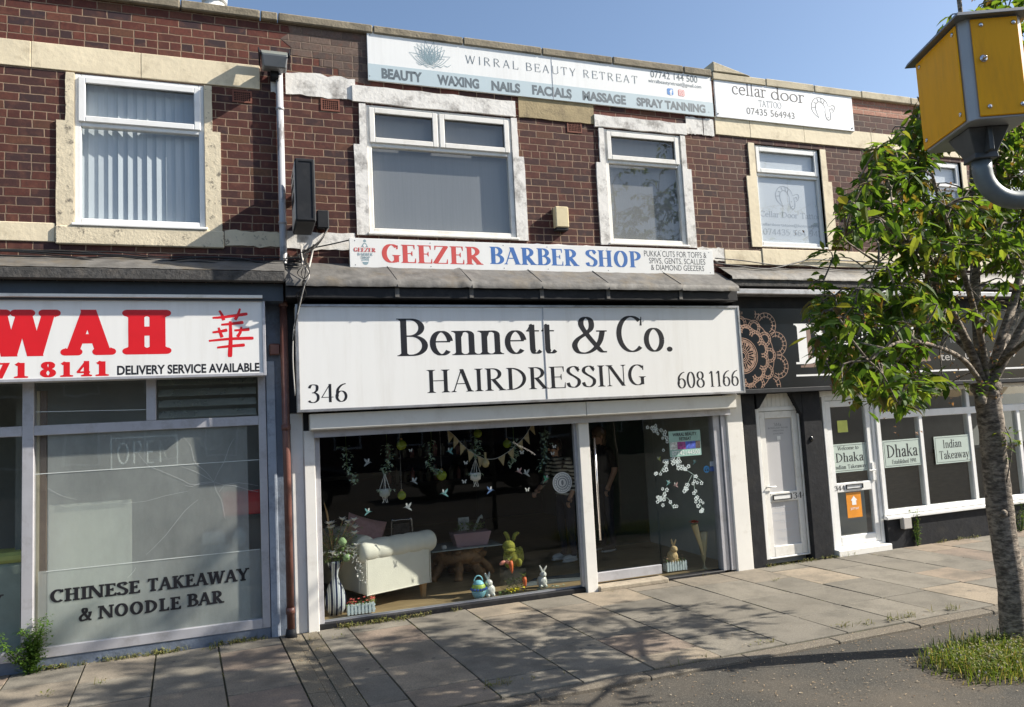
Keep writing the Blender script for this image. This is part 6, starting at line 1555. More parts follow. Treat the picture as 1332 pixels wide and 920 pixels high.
dr_ = (P(1345, 240, b0_.y)-P(1290, 225, b0_.y)); side = Vector((.92, -.39, 0))
pts = [b0_, b0_-Z_*.06]
for i in range(1, 9):
    a = PI/2*i/8; pts.append(b0_-Z_*(.06+.17*math.sin(a))+side*.17*(1-math.cos(a)))
e = pts[-1]; pts.append(e+side*.32)
for i in range(1, 9):
    a = PI/2*i/8; pts.append(e+side*(.32+.2*math.sin(a))-Z_*.2*(1-math.cos(a)))
e2 = pts[-1]; pts.append(Vector((e2.x, e2.y, RZ-.02)))
MB().tube(pts, .048, 18).build('pole', M['galv'], t, smooth=True)
# ================================================================ inside the takeaway
r = rect((63, 658), (172, 842), .16)
t = tag(MB().box(r[0], r[1], .16, .18, .06, r[3]).build('white_board', mat('pale_board', (.88, .90, .80), .6, var=.04, dirt=(.45, .47, .4), dirt_amt=.4), bevel=.004), 'big pale board leaning behind the cracked window of the takeaway', 'board')
c = P(316, 657, .30)
t = thing('plastic_crate', (c.x, .36, c.z-.10), 'red plastic crate on tubs behind the cracked window', 'crate')
mb = MB(); w_ = .14
for (x0, x1, y0, y1) in ((-w_-.05, w_+.05, .28, .30), (-w_-.05, w_+.05, .50, .52), (-w_-.05, -w_-.03, .30, .50), (w_+.03, w_+.05, .30, .50)): mb.box(c.x+x0, c.x+x1, y0, y1, c.z-.10, c.z+.13)
mb.box(c.x-w_, c.x+w_, .30, .50, c.z-.10, c.z-.08); mb.build('body', mat('red_plastic', (.80, .03, .03), .4), t, bevel=.006)
MB().ring(c.x-w_-.07, c.x+w_+.07, c.z+.11, c.z+.145, .012, .265, .28).build('rim', bpy.data.materials['red_plastic'], t)
c = P(285, 700, .30)
t = thing('plastic_tub', (c.x, .35, .06), 'tall white plastic tub under the red crate', 'tub')
MB().box(c.x-.18, c.x+.28, .24, .55, .06, c.z-.06).build('body', M['interior_light'], t, bevel=.01); MB().box(c.x-.16, c.x+.06, .25, .42, c.z-.058, c.z+.07).build('lid_box', mat('white_tub', (.72, .74, .72), .45), t, bevel=.02)
c = P(312, 700, .22); t = thing('plastic_bag', (c.x, .22, c.z-.1), 'crumpled clear bag hanging below the red crate', 'bag')
MB().ball((c.x, .22, c.z), .07, .05, .10, 14, None, .35, 5).build('bag', mat('crumpled_plastic', (.6, .63, .62), .25), t, smooth=True)
c = P(195, 800, .25); tag(MB().box(c.x-.18, c.x+.17, .25, .55, .06, c.z+.30).build('storage_box', M['interior_light'], bevel=.01), 'pale box standing behind the noodle bar lettering', 'box')
for k, (px, py, w_, h_, l, cl) in enumerate(((133, 816, .16, .05, 'crumpled paper scrap on the takeaway window ledge', 'paper'), (308, 792, .07, .03, 'white paper scrap near the right corner of the takeaway window', 'paper'))):
    c = P(px, py, .07); mb = MB(); mb.add([(c.x-w_, .07, c.z+h_), (c.x-w_*.2, .05, c.z+h_*.4), (c.x+w_, .07, c.z-h_*.8), (c.x+w_*.2, .12, c.z-h_*.3), (c.x-w_*.8, .1, c.z+h_*.1)], [(0, 1, 4), (1, 2, 3), (1, 3, 4)])
    tag(mb.build('paper_scrap', mat('scrap_paper', (.72, .66, .52), .8)), l, cl)
# unlit OPEN sign behind the glass
r = rect((145, 570), (232, 606), .05)
t = thing('open_sign', ((r[0]+r[1])/2, .05, r[2]), 'unlit OPEN sign of thin tubes behind the dusty takeaway window', 'sign')
tubem = mat('unlit_neon_tube', (.70, .74, .74), .3)
mb = MB().ring(r[0], r[1], r[2], r[3], .009, .004, .018); mb.build('frame', tubem, t)
mb = MB(); W, H = r[1]-r[0], r[3]-r[2]
def on(pts): return [(r[0]+W*a, .011, r[2]+H*b) for a, b in pts]
O_ = [(.18+.075*math.cos(a*PI/8), .5+.32*math.sin(a*PI/8)) for a in range(17)]
for l in (O_, [(.34, .16), (.34, .84), (.42, .84), (.45, .7), (.42, .52), (.34, .5)], [(.64, .84), (.54, .84), (.54, .16), (.64, .16)], [(.54, .5), (.62, .5)], [(.73, .16), (.73, .84), (.84, .18), (.84, .84)]): mb.tube(on(l), .0085, 6)
mb.build('tube_letters', tubem, t)
mb = MB(); cxo = P(275, 572, .12); mb.tube([(cxo.x+.10*math.cos(a*PI/10), .12, cxo.z+.10*math.sin(a*PI/10)) for a in range(8, 21)], .006, 6); tag(mb.build('wire_loop', tubem), 'thin pale wire loop hanging behind the cracked takeaway glass', 'wire')
c = P(-8, 720, .5); t = thing('storage_box', (c.x, .6, .06), 'pale green tub showing at the bottom left window pane', 'tub')
MB().box(c.x-.5, c.x+.26, .45, .8, .06, c.z-.10).build('body', mat('green_tub', (.40, .46, .40), .5), t, bevel=.03); MB().box(c.x-.5, c.x+.28, .43, .82, c.z-.10, c.z+.0).build('lid', mat('lime_lid', (.62, .66, .20), .5), t, bevel=.03)

# ================================================================ inside the hairdresser's
FZ = zfl
M['linen'] = mat('cream_linen', (.76, .73, .63), .85, var=.05, bump=.25, bscale=90)
M['wood'] = mat('honey_wood', (.42, .25, .11), .5, var=.2, scale=6, stretch=(1, 1, .2))
M['root'] = mat('root_wood', (.30, .155, .06), .6, var=.35, scale=7, bump=.9, bscale=14, dirt=(.08, .04, .02), dirt_amt=.8, dscale=6)
M['pinkfur'] = mat('dusty_pink_fur', (.42, .24, .24), .95, var=.15, scale=20, bump=.8, bscale=60)
M['picket'] = mat('mint_white_picket', (.66, .74, .74), .5)
M['bloom_pink'] = mat('pink_petal', (.70, .38, .42), .7, var=.2); M['bloom_white'] = mat('white_petal', (.78, .76, .72), .7, var=.08); M['bloom_red'] = mat('coral_petal', (.62, .12, .10), .7, var=.2)
M['euca'] = leafmat('eucalyptus_leaf', [(.30, .44, .40), (.40, .54, .50), (.50, .62, .58)], .25)
M['silk'] = leafmat('silk_greenery', [(.09, .16, .05), (.16, .25, .08), (.26, .34, .16)], .25)
M['moss_m'] = mat('moss_fur', (.24, .24, .03), .95, var=.35, scale=22, bump=1.0, bscale=70)
M['silver'] = mat('pearl_ceramic', (.62, .62, .58), .25, var=.05)
M['lime'] = glass_mat('lime_bauble_glass', (.35, .50, .04), .75, (.42, .50, .06), k=.09, dscale=14)
rs_ = random.Random(8)
# armchair-sofa with rolled tufted arm
S0 = Vector((1.20, .30, FZ)); ang = math.atan2(.27, .72); su = Vector((math.cos(ang), math.sin(ang), 0)); sv = Vector((-math.sin(ang), math.cos(ang), 0)); sz = Vector((0, 0, 1))
t = thing('sofa', S0, 'cream button back sofa with a fat rolled arm turned to the shop window', 'sofa')
def Sx(u, v, z): return S0+su*u+sv*v+sz*z
def sbox(mb, u0, u1, v0, v1, z0, z1): return mb.hexa([Sx(u0, v0, z0), Sx(u1, v0, z0), Sx(u1, v0, z1), Sx(u0, v0, z1)], [Sx(u0, v1, z0), Sx(u1, v1, z0), Sx(u1, v1, z1), Sx(u0, v1, z1)])
LU, LV = .80, 1.45
sbox(MB(), -.02, LU, 0, .16, .155, .56).build('arm', M['linen'], t, bevel=.015); sbox(MB(), -.02, LU, LV-.16, LV, .155, .56).build('arm', M['linen'], t, bevel=.015)
sbox(MB(), -.02, .16, .16, LV-.16, .155, .62).build('backrest', M['linen'], t, bevel=.015); sbox(MB(), .16, LU-.02, .161, LV-.161, .155, .44).build('seat', M['linen'], t, bevel=.03)
def roll(v, nm):
    L = LU+.16; n = 40
    MB().tube([Sx(-.06+L*i/n, v+.03, .615) for i in range(n+1)], [.124-.007*abs(math.cos(PI*5*i/n))**9-(.02 if i in (0, n) else .006 if i in (1, n-1) else 0) for i in range(n+1)], 20).build(nm, M['linen'], t, smooth=True)
roll(.06, 'arm_roll'); roll(LV-.1, 'arm_roll')
mb = MB()
mb.tube([Sx(.03, .08+(LV-.16)*i/40, .66) for i in range(41)], [.123-.007*abs(math.cos(PI*6*i/40))**9 for i in range(41)], 18)
mb.build('back_roll', M['linen'], t, smooth=True)
mb = MB()
for zz in (.165, .55): mb.tube([Sx(-.022, -.003, zz), Sx(LU, -.003, zz)], .006, 6)
mb.tube([Sx(-.022, -.003, .16), Sx(-.022, -.003, .55)], .006, 6); mb.tube([Sx(LU, -.003, .16), Sx(LU, -.003, .55)], .006, 6); mb.build('piping', M['linen'], t)
for u, v in ((.06, .06), (LU-.07, .06), (.06, LV-.06), (LU-.07, LV-.06)):
    MB().hexa([Sx(u-.022, v-.022, 0), Sx(u+.022, v-.022, 0), Sx(u+.034, v-.034, .155), Sx(u-.034, v-.034, .155)], [Sx(u-.022, v+.022, 0), Sx(u+.022, v+.022, 0), Sx(u+.034, v+.034, .155), Sx(u-.034, v+.034, .155)]).build('leg', M['wood'], t, bevel=.004)
c = Sx(.25, .52, .70)
o = MB(); rot = Matrix.Rotation(.35, 3, 'Y') @ Matrix.Rotation(.25, 3, 'Z') @ Matrix.Rotation(-.25, 3, 'X'); n = 12; vs, fs = [], []
for sd in (1, -1):
    for i in range(n+1):
        for j in range(n+1):
            a_, b_ = i/n*2-1, j/n*2-1; th_ = .10*(max(0, (1-a_**4)*(1-b_**4)))**.6; pin = 1-.07*(a_*a_+b_*b_-2*a_*a_*b_*b_)
            vs.append(c+rot @ Vector((.25*a_*pin, -sd*th_, .23*b_*pin)))
    for i in range(n):
        for j in range(n): k_ = (0 if sd > 0 else (n+1)**2)+i*(n+1)+j; q_ = (k_, k_+n+1, k_+n+2, k_+1); fs.append(q_ if sd > 0 else q_[::-1])
o.add(vs, fs)
tag(o.build('cushion', M['pinkfur'], smooth=True), 'fluffy dusty pink cushion on the cream sofa', 'cushion')
# salon shelving with bottles along the back
for zz, lb in ((FZ+1.02, 'dark shelf with a row of bottles deep in the hairdresser room'), (FZ+1.42, 'upper dark shelf with bottles deep in the hairdresser room')):
    t = thing('shelf', (2.9, 4.2, zz), lb, 'shelf'); MB().box(2.1, 3.9, 4.1, 4.4, zz-.03, zz).build('board', M['plastic_dark'], t)
    mb = MB()
    for x in (2.3, 3.7): mb.box(x, x+.03, 4.15, 4.4, zz-.2, zz-.031)
    mb.build('bracket', M['plastic_dark'], t)
    for k in range(13):
        x = 2.16+k*.13; h = rs_.uniform(.16, .27); bt = thing('bottle', (x, 4.2, zz), 'pale salon bottle standing on the shelves deep in the hairdresser room', 'bottle', 'salon bottles on the back shelves')
        MB().lathe([(.036, 0), (.038, h*.7), (.015, h*.82), (.015, h)], (x, 4.2, zz), 10).build('body', M['interior_light'] if k % 3 else M['bloom_pink'], bt, smooth=True)
        MB().lathe([(.02, 0), (.02, .03)], (x, 4.2, zz+h), 8).build('cap', M['plastic_dark'], bt)
# wire magazine rack behind
c = P(523, 700, 2.0)
t = thing('magazine_rack', (c.x, 2.0, FZ), 'dark framed chair back standing behind the cream sofa', 'chair')
r = rect((508, 678), (538, 720), 2.0)
mb = MB(); mb.tube(smoothpath([(r[0], 2.0, FZ), (r[0]+.01, 2.0, r[3]-.05), (r[0]+.06, 2.0, r[3]), (r[1]-.06, 2.0, r[3]), (r[1]-.01, 2.0, r[3]-.05), (r[1], 2.0, FZ)], 5), .013, 8); mb.build('frame', M['chrome'], t, smooth=True)
MB().box(r[0]+.04, r[1]-.04, 2.01, 2.03, r[2], r[3]-.05).build('back_panel', mat('patterned_back', (.06, .05, .05), .6, var=.6, scale=16), t)
sbx = MB().box(r[0], r[1], 2.0, 2.45, FZ+.42, FZ+.47); sbx.build('seat', M['plastic_dark'], t)
# root coffee table with glass top
T0 = P(597, 735, 1.45); T0.z = FZ
t = thing('coffee_table', T0, 'gnarled root wood coffee table with a glass top beside the sofa', 'table')
tz = P(605, 713, 1.25).z
mb = MB()
for a in range(7):
    an = a*2*PI/7+rs_.uniform(-.2, .2); e = T0+Vector((math.cos(an)*.42, math.sin(an)*.30, 0)); mdd = T0+Vector((math.cos(an)*.22, math.sin(an)*.18, (tz-FZ)*.62))
    mb.tube(smoothpath([e+Vector((0, 0, .0)), e.lerp(mdd, .5)+Vector((rs_.uniform(-.05, .05), rs_.uniform(-.04, .04), .02)), mdd, T0+Vector((math.cos(an)*.30, math.sin(an)*.22, tz-FZ-.02))], 5), [.05*(1+rs_.uniform(-.15, .35)) for _ in range(16)], 9)
mb.ball(T0+Vector((0, 0, (tz-FZ)*.7)), .34, .24, .13, 14, None, .3, 3); mb.ball(T0+Vector((.15, -.16, (tz-FZ)*.62)), .12, .09, .10, 10, None, .3, 4)
mb.build('root_base', M['root'], t, smooth=True)
MB().box(T0.x-.42, T0.x+.50, T0.y-.30, T0.y+.30, tz, tz+.014).build('glass_top', mat('glass_table_top', (.42, .48, .47), .08), t, bevel=.005)
tp_ = tz+.0145
c = P(612, 705, 1.35); c.z = tp_
t = thing('planter_box', c, 'pink tapered planter box of plants on the coffee table', 'planter')
mb = MB(); a, b = .20, .25; hq = .17
mb.hexa([(c.x-a, c.y-.09, c.z), (c.x+a, c.y-.09, c.z), (c.x+b, c.y-.12, c.z+hq), (c.x-b, c.y-.12, c.z+hq)], [(c.x-a, c.y+.09, c.z), (c.x+a, c.y+.09, c.z), (c.x+b, c.y+.12, c.z+hq), (c.x-b, c.y+.12, c.z+hq)])
mb.build('box', mat('dusty_pink_paint', (.42, .27, .30), .6), t, bevel=.006)
mb = MB()
for i in range(90): an = rs_.uniform(0, 6.28); leaf5(mb, c+Vector((rs_.uniform(-.2, .2), rs_.uniform(-.08, .08), hq+rs_.uniform(0, .09))), Vector((math.cos(an), math.sin(an), rs_.uniform(.2, 1.2))), rs_.uniform(.04, .09), .025)
mb.build('plants', M['silk'], t)
MB().tube([c+Vector((.05, 0, hq)), c+Vector((.13, 0, hq+.16)), c+Vector((.17, 0, hq+.17))], [.02, .014, .03], 8).build('ornament', M['interior_light'], t)
r = rect((596, 674), (611, 700), 1.5)
tag(MB().box(r[0], r[1], 1.5, 1.515, tp_, r[3]).build('picture_card', mat('pale_card', (.52, .53, .50), .6, var=.5, scale=12)), 'pale picture card standing behind the pink planter box', 'card')
c = P(581, 709, 1.1); tag(MB().box(c.x-.03, c.x+.03, 1.22, 1.28, tp_, tp_+.05).build('mug', M['silver'], bevel=.012), 'small white pot on the left end of the coffee table', 'pot')
# tall swirled vase with flowers
c = P(437, 799, .36); c.z = FZ; VS = P(437, 729, .36).z-FZ
m, nt, N, L, bs = newmat('swirled_glaze'); g = N.new('ShaderNodeTexWave'); g.wave_type = 'BANDS'; g.bands_direction = 'X'; g.inputs['Scale'].default_value = 2.6; g.inputs['Distortion'].default_value = 2.2; g.inputs['Detail'].default_value = 0
L.new(_coord(N, L, (2.4, 0, .5)), g.inputs['Vector']); L.new(_ramp(N, L, g.outputs['Fac'], [(.0, (.015, .018, .05)), (.3, (.04, .05, .11)), (.45, (.52, .56, .60)), (.8, (.70, .70, .68)), (1, (.3, .34, .40))]), bs.inputs['Base Color']); bs.inputs['Roughness'].default_value = .15
t = thing('tall_vase', c, 'tall pale glazed vase with dark blue swirls in the left corner of the hairdresser window', 'vase')
prof = [(.070, 0), (.105, .12), (.115, .25), (.105, .38), (.075, .52), (.042, .64), (.033, .72), (.045, .82), (.068, .92), (.085, 1.0), (.076, 1.0), (.05, .9)]
MB().lathe([(a, b*VS) for a, b in prof], c, 24).build('body', m, t, smooth=True)
fc = c+Vector((0, 0, VS))
t = thing('flower_arrangement', fc, 'tall arrangement of white and pink silk flowers standing in the swirled vase', 'flowers')
sm, lm, wm, pm, bm2 = MB(), MB(), MB(), MB(), MB()
for i in range(46):
    an = rs_.uniform(0, 6.28); hgt = rs_.uniform(.05, .42); rad = rs_.uniform(.05, .24)
    e = fc+Vector((math.cos(an)*rad+.05, math.sin(an)*rad*.45, hgt*(1 if i % 4 else .35))); e.y = max(e.y, .13); sm.tube([fc-Vector((0, 0, .2)), fc.lerp(e, .5)+Vector((0, 0, .03)), e], .0035, 5)
    for k in range(16):
        p = fc.lerp(e, rs_.uniform(.3, 1))+Vector((rs_.gauss(0, .03), rs_.gauss(0, .02), rs_.gauss(0, .02))); b = rs_.uniform(0, 6.28); leaf5(lm, p, Vector((math.cos(b), math.sin(b), rs_.uniform(-.3, .7))), rs_.uniform(.03, .07), .02)
    if i % 3:
        for k in range(6): b = k*PI/3; leaf5(pm if i in (6, 14) else wm, e, Vector((math.cos(b), math.sin(b)*.6-.2, .7)), .062, .042, .1)
for k, (dx, dz, rr_) in enumerate(((.12, .03, .042), (.08, .20, .045))): bm2.ball(fc+Vector((dx, -.08, dz)), rr_, rr_, rr_, 12, None, .2, k)
for k in range(16):                                   # trailing white spray
    u = k/15; p = fc+Vector((.12+.16*u, -.10, .10-.36*u*u))
    for j in range(4): b = rs_.uniform(0, 6.28); leaf5(wm, p+Vector((rs_.gauss(0, .03), 0, rs_.gauss(0, .02))), Vector((math.cos(b), -.3, math.sin(b))), .032, .022, .1)
sm.tube([fc, fc+Vector((-.06, .02, .5)), fc+Vector((-.09, .0, .62))], [.006, .012, .003], 6)
sm.build('stems', M['wood'], t); lm.build('leaves', M['silk'], t); wm.build('white_petals', M['bloom_white'], t); pm.build('pink_petals', M['bloom_pink'], t); bm2.build('ball_heads', mat('green_ball_head', (.26, .38, .18), .9, bump=.9, bscale=60), t, smooth=True)
# picket window boxes
def picket(px0, px1, py, y, h, label, hue, seed):
    a, b = P(px0, py, y), P(px1, py, y); t = thing('flower_box', ((a.x+b.x)/2, y+.05, zg0+.0), label, 'flower box'); r_ = random.Random(seed); z = zg0
    mb = MB(); n = 8; w_ = (b.x-a.x)/n
    for i in range(n):
        x = a.x+i*w_; mb.prism([(x+.004, z), (x+w_*.72, z), (x+w_*.72, z+h*.85), (x+w_*.38, z+h), (x+.004, z+h*.85)], y, y+.008)
    mb.box(a.x, b.x, y+.009, y+.014, z+h*.2, z+h*.35); mb.box(a.x, b.x, y+.009, y+.014, z+h*.6, z+h*.72); mb.build('picket_front', M['picket'], t)
    MB().box(a.x+.005, b.x-.005, y+.016, y+.10, z, z+h*.75).build('trough', M['picket'], t)
    fm_, lm_ = MB(), MB()
    for i in range(40):
        p = Vector((r_.uniform(a.x, b.x), y+.05+r_.uniform(-.04, .04), z+h*.8+r_.uniform(0, .06)))
        for k in range(2): q = r_.uniform(0, 6.28); leaf5(lm_, p-Vector((0, 0, .03)), Vector((math.cos(q), math.sin(q), .6)), .045, .016)
        if i % 2:
            for k in range(5): q = k*1.257; leaf5(fm_, p, Vector((math.cos(q), math.sin(q)-.3, .6)), .022, .016, .1)
    lm_.build('leaves', M['silk'], t); fm_.build('blossoms', hue, t); return t
picket(452, 489, 800, .14, .115, 'white picket flower box of pink silk flowers beside the swirled vase', M['bloom_red'], 2)
t = picket(868, 895, 741, .13, .12, 'mint picket flower box with a straw rabbit by the shop door', mat('straw_petal', (.62, .42, .26), .8), 3)
M['straw'] = mat('straw_fur', (.50, .36, .18), .9, var=.25, scale=30, bump=.6)
def rabbit(t, c, s, m, facing=1, earspread=.25):
    c = Vector(c); mb = MB()
    mb.ball(c+Vector((0, 0, .40*s)), .36*s, .33*s, .42*s, 14, None, .04, 1); mb.ball(c+Vector((.06*s*facing, -.10*s, .86*s)), .24*s, .23*s, .22*s, 12, None, .03, 2)
    mb.ball(c+Vector((.10*s*facing, -.26*s, .82*s)), .08*s, .09*s, .07*s, 8)
    for k in (-1, 1): mb.ball(c+Vector((k*.17*s, -.16*s, .14*s)), .12*s, .20*s, .13*s, 10)
    for k in (-1, 1): mb.ball(c+Vector((k*.13*s, -.22*s, .46*s)), .06*s, .10*s, .14*s, 8)
    mb.build('body', m, t, smooth=True)
    for k in (-1, 1):
        rot = Matrix.Rotation(k*earspread+.15*facing, 3, 'Y'); e = c+Vector((.05*s*facing, -.06*s, 1.0*s)); MB().ball(e+rot @ Vector((0, 0, .24*s)), .075*s, .04*s, .27*s, 10, rot).build('ear', m, t, smooth=True)
    mb = MB()
    for k in (-1, 1): mb.ball(c+Vector((.06*s*facing+k*.10*s, -.265*s, .90*s)), .022*s, .015*s, .022*s, 6)
    mb.build('eyes', M['blackgloss'], t)
c = P(875, 728, .2); t = thing('rabbit_ornament', (c.x, .2, zg0+.08), 'straw coloured rabbit with long ears in the mint picket box', 'ornament'); rabbit(t, (c.x, .2, zg0+.08), .20, M['straw'], 1, .35)
c = P(637, 772, .20); t = thing('rabbit_ornament', (c.x, .2, FZ), 'pearly white rabbit next to the blue egg pail', 'ornament'); rabbit(t, (c.x, .2, FZ), .185, M['silver'], -1, .3)
c = P(705, 757, .3); t = thing('rabbit_ornament', (c.x, .3, FZ), 'pearly white rabbit near the shop door post', 'ornament'); rabbit(t, (c.x, .3, FZ), .175, M['silver'], 1, .55)
c = P(623, 775, .16)
t = thing('egg_pail', (c.x, .16, FZ), 'blue and lime patterned egg shaped pail with a handle', 'ornament')
S_ = .082
for nm, a, b, m_ in (('body', 0, .45, mat('egg_turquoise', (.25, .58, .68), .4)), ('lime_band', .45, .72, mat('egg_lime', (.42, .58, .10), .4)), ('body', .72, 1.0, bpy.data.materials.get('egg_turquoise'))):
    q = []
    for i in range(7):
        u = a+(b-a)*i/6; ph = PI*(.12+.80*u); q.append((S_*math.sin(ph)*(1.05-.12*u), .085-.105*math.cos(ph)+.02))
    MB().lathe(q, (c.x, .16, FZ), 18).build(nm, m_ or bpy.data.materials['egg_turquoise'], t, smooth=True)
mb = MB()
for k in range(9): an = -PI+PI*k/8; mb.ball((c.x+S_*1.02*math.cos(an), .16+S_*1.02*math.sin(an), FZ+.115), .014, .014, .016, 6)
mb.build('spots', mat('egg_blue', (.05, .13, .50), .4), t)
MB().tube([(c.x-.05, .16, FZ+.195)]+[(c.x-.05*math.cos(PI*i/8), .16, FZ+.195+.06*math.sin(PI*i/8)) for i in range(1, 8)]+[(c.x+.05, .16, FZ+.195)], .007, 6).build('handle', bpy.data.materials['egg_turquoise'], t, smooth=True)
# moss rabbit on a glass box
c = P(668, 764, .26); c.y = .26
t = thing('glass_box', (c.x, .26, FZ), 'clear glass box holding greenery under the moss rabbit', 'glass box')
zb0 = P(668, 738, .26).z
g = MB(); 
for q in ([(-.13, -.08), (.13, -.08)], [(.13, -.08), (.13, .08)], [(.13, .08), (-.13, .08)], [(-.13, .08), (-.13, -.08)]): (a0, b0), (a1, b1) = q; g.add([(c.x+a0, .26+b0, FZ+.004), (c.x+a1, .26+b1, FZ+.004), (c.x+a1, .26+b1, zb0-.004), (c.x+a0, .26+b0, zb0-.004)], [(0, 1, 2, 3)])
g.add([(c.x-.13, .18, zb0-.003), (c.x+.13, .18, zb0-.003), (c.x+.13, .34, zb0-.003), (c.x-.13, .34, zb0-.003)], [(0, 1, 2, 3)])
g.build('panes', M['glass'], t)
mb = MB()
for i in range(60): q = rs_.uniform(0, 6.28); leaf5(mb, Vector((c.x+rs_.uniform(-.1, .1), .26+rs_.uniform(-.06, .06), FZ+rs_.uniform(.01, .14))), Vector((math.cos(q), math.sin(q), .8)), .06, .022)
mb.build('greenery', M['silk'], t)
t = thing('moss_rabbit', (c.x, .26, zb0), 'mossy green rabbit with bent ears on a glass box in the hairdresser window', 'ornament')
mb = MB(); B = Vector((c.x-.01, .26, zb0)); s = .29
mb.ball(B+Vector((.05*s, 0, .40*s)), .38*s, .30*s, .42*s, 14, None, .12, 1); mb.ball(B+Vector((-.12*s, -.12*s, .86*s)), .26*s, .24*s, .24*s, 12, None, .12, 2); mb.ball(B+Vector((-.15*s, -.26*s, .72*s)), .24*s, .16*s, .10*s, 10, None, .12, 5)
mb.ball(B+Vector((.36*s, .05*s, .42*s)), .20*s, .2*s, .36*s, 10, None, .12, 7)
for k in (-1, 1): mb.ball(B+Vector((k*.22*s, -.22*s, .22*s)), .13*s, .2*s, .18*s, 10, None, .12, 3)
mb.build('body', M['moss_m'], t, smooth=True)
for k, (dx, a1, a2) in enumerate(((-.10, -.25, -.6), (.10, .30, 1.2))):
    b_ = B+Vector((dx*s, -.08*s, 1.05*s)); m1 = b_+Vector((math.sin(a1), 0, math.cos(a1)))*.22*s; MB().tube(smoothpath([b_, m1, m1+Vector((math.sin(a2), 0, math.cos(a2)))*.20*s], 4), [.05*s, .07*s, .08*s, .08*s, .085*s, .08*s, .075*s, .06*s, .03*s], 8).build('ear', M['moss_m'], t, smooth=True)
def carrot(p, d, L_, label):
    t = thing('carrot_ornament', p, label, 'ornament'); d = Vector(d).normalized(); p = Vector(p)
    MB().tube([p, p+d*L_*.3, p+d*L_*.75, p+d*L_], [.022, .026, .016, .003], 10).build('root', mat('carrot_orange', (.66, .13, .035), .6, var=.1), t, smooth=True)
    mb = MB()
    for i in range(14): q = rs_.uniform(0, 6.28); leaf5(mb, p, Vector((math.cos(q)*.6, math.sin(q)*.6, 0))-d, rs_.uniform(.05, .09), .016)
    mb.build('leaves', M['silk'], t)
p = P(664, 730, .12); carrot(p, (.1, 0, -1), .14, 'orange carrot held in front of the moss rabbit'); p = P(682, 751, .15); carrot(p, (.06, 0, -1), .115, 'orange carrot standing to the right below the moss rabbit')
p = P(657, 733, .13); t = thing('bow_ornament', p, 'coral ribbon bow at the foot of the moss rabbit', 'ornament'); mb = MB(); mb.ball(p+Vector((-.03, 0, .01)), .04, .015, .022, 10, Matrix.Rotation(-.4, 3, 'Y')); mb.ball(p+Vector((.035, 0, .012)), .04, .015, .022, 10, Matrix.Rotation(.5, 3, 'Y')); mb.build('loops', mat('coral_ribbon', (.72, .26, .19), .5), t, smooth=True)
p = P(670, 769, .15); t = thing('silk_flower', (p.x, .15, FZ), 'yellow silk flower bunch on the sill under the moss rabbit', 'flowers'); mb = MB()
for i in range(70): q = rs_.uniform(0, 6.28); leaf5(mb, Vector((p.x+rs_.gauss(0, .045), .15+rs_.gauss(0, .02), FZ+.03+rs_.uniform(0, .035))), Vector((math.cos(q), math.sin(q), .8)), .03, .022, .1)
mb.build('petals', mat('yellow_petal', (.75, .62, .02), .7), t); mb = MB()
for i in range(50): q = rs_.uniform(0, 6.28); leaf5(mb, Vector((p.x+rs_.uniform(-.20, .05), .15+rs_.gauss(0, .02), FZ+rs_.uniform(0, .05))), Vector((math.cos(q), math.sin(q), .6)), .045, .018)
mb.build('leaves', M['silk'], t)
p = P(716, 760, .15); mb = MB()
for i in range(60): q = rs_.uniform(0, 6.28); leaf5(mb, Vector((p.x+rs_.uniform(-.15, .18), .17+rs_.gauss(0, .03), FZ+rs_.uniform(0, .03))), Vector((math.cos(q), math.sin(q), .4)), .05, .016)
tag(mb.build('leaf_garland', M['euca']), 'grey green leaf garland lying under the right hand white rabbit', 'garland')
# lettered round sticker, birds, butterflies, baubles, trailing leaves: all hang in or stick on the big window
gi = gy-.004
c = P(731.5, 628, gi); t = thing('round_sticker', c, 'round white sticker with ringed emblem on the glass by the door post', 'sticker')
R = P(744, 628, gi).x-c.x
po = _disc(c.x, c.z, R, n=32); MB().flat(po, gi).build('disc', mat('sticker_white', (.60, .60, .57), .5), t)
po = []
for q, w_ in ((.86, .006), (.62, .010), (.42, .012)): po += _strip([(c.x+R*q*math.cos(a*PI/16), c.z+R*q*math.sin(a*PI/16)) for a in range(33)], w_)
for i in range(20):
    a = i*PI/10; po += _strip([(c.x+R*.68*math.cos(a), c.z+R*.68*math.sin(a)), (c.x+R*.78*math.cos(a), c.z+R*.78*math.sin(a))], .008)
po += _disc(c.x, c.z, R*.13, R*.25)
MB().flat(po, gi-.001).build('emblem', M['plastic_grey'], t)
def bauble(px, py, rpx, label):
    y = .32; c = P(px, py, y); r = abs(P(px+rpx, py, y).x-c.x); t = thing('bauble', c, label, 'bauble', 'lime glass baubles hanging in the hairdresser window')
    MB().ball(c, r, r, r, 20).build('ball', M['lime'], t, smooth=True); MB().tube([c+Vector((0, 0, r*.95)), c+Vector((0, 0, r*1.35))], r*.25, 10).build('cap', M['wood'], t); MB().tube([c+Vector((0, 0, r*1.3)), Vector((c.x, c.y, 2.7))], .0015, 4).build('string', M['cable_pale'], t)
bauble(522, 579, 6.6, 'lime glass bauble hanging highest on the left of the bunting'); bauble(574.5, 618.5, 6.4, 'lime glass bauble under the third trailing leaf garland'); bauble(522.5, 644.5, 5.6, 'lime glass bauble with a cork stopper hanging lowest above the sofa'); bauble(621.5, 564, 5.2, 'lime glass bauble above the bunting dip beside the macrame planter'); bauble(659.5, 577.5, 5.0, 'lime glass bauble inside the right half of the bunting')
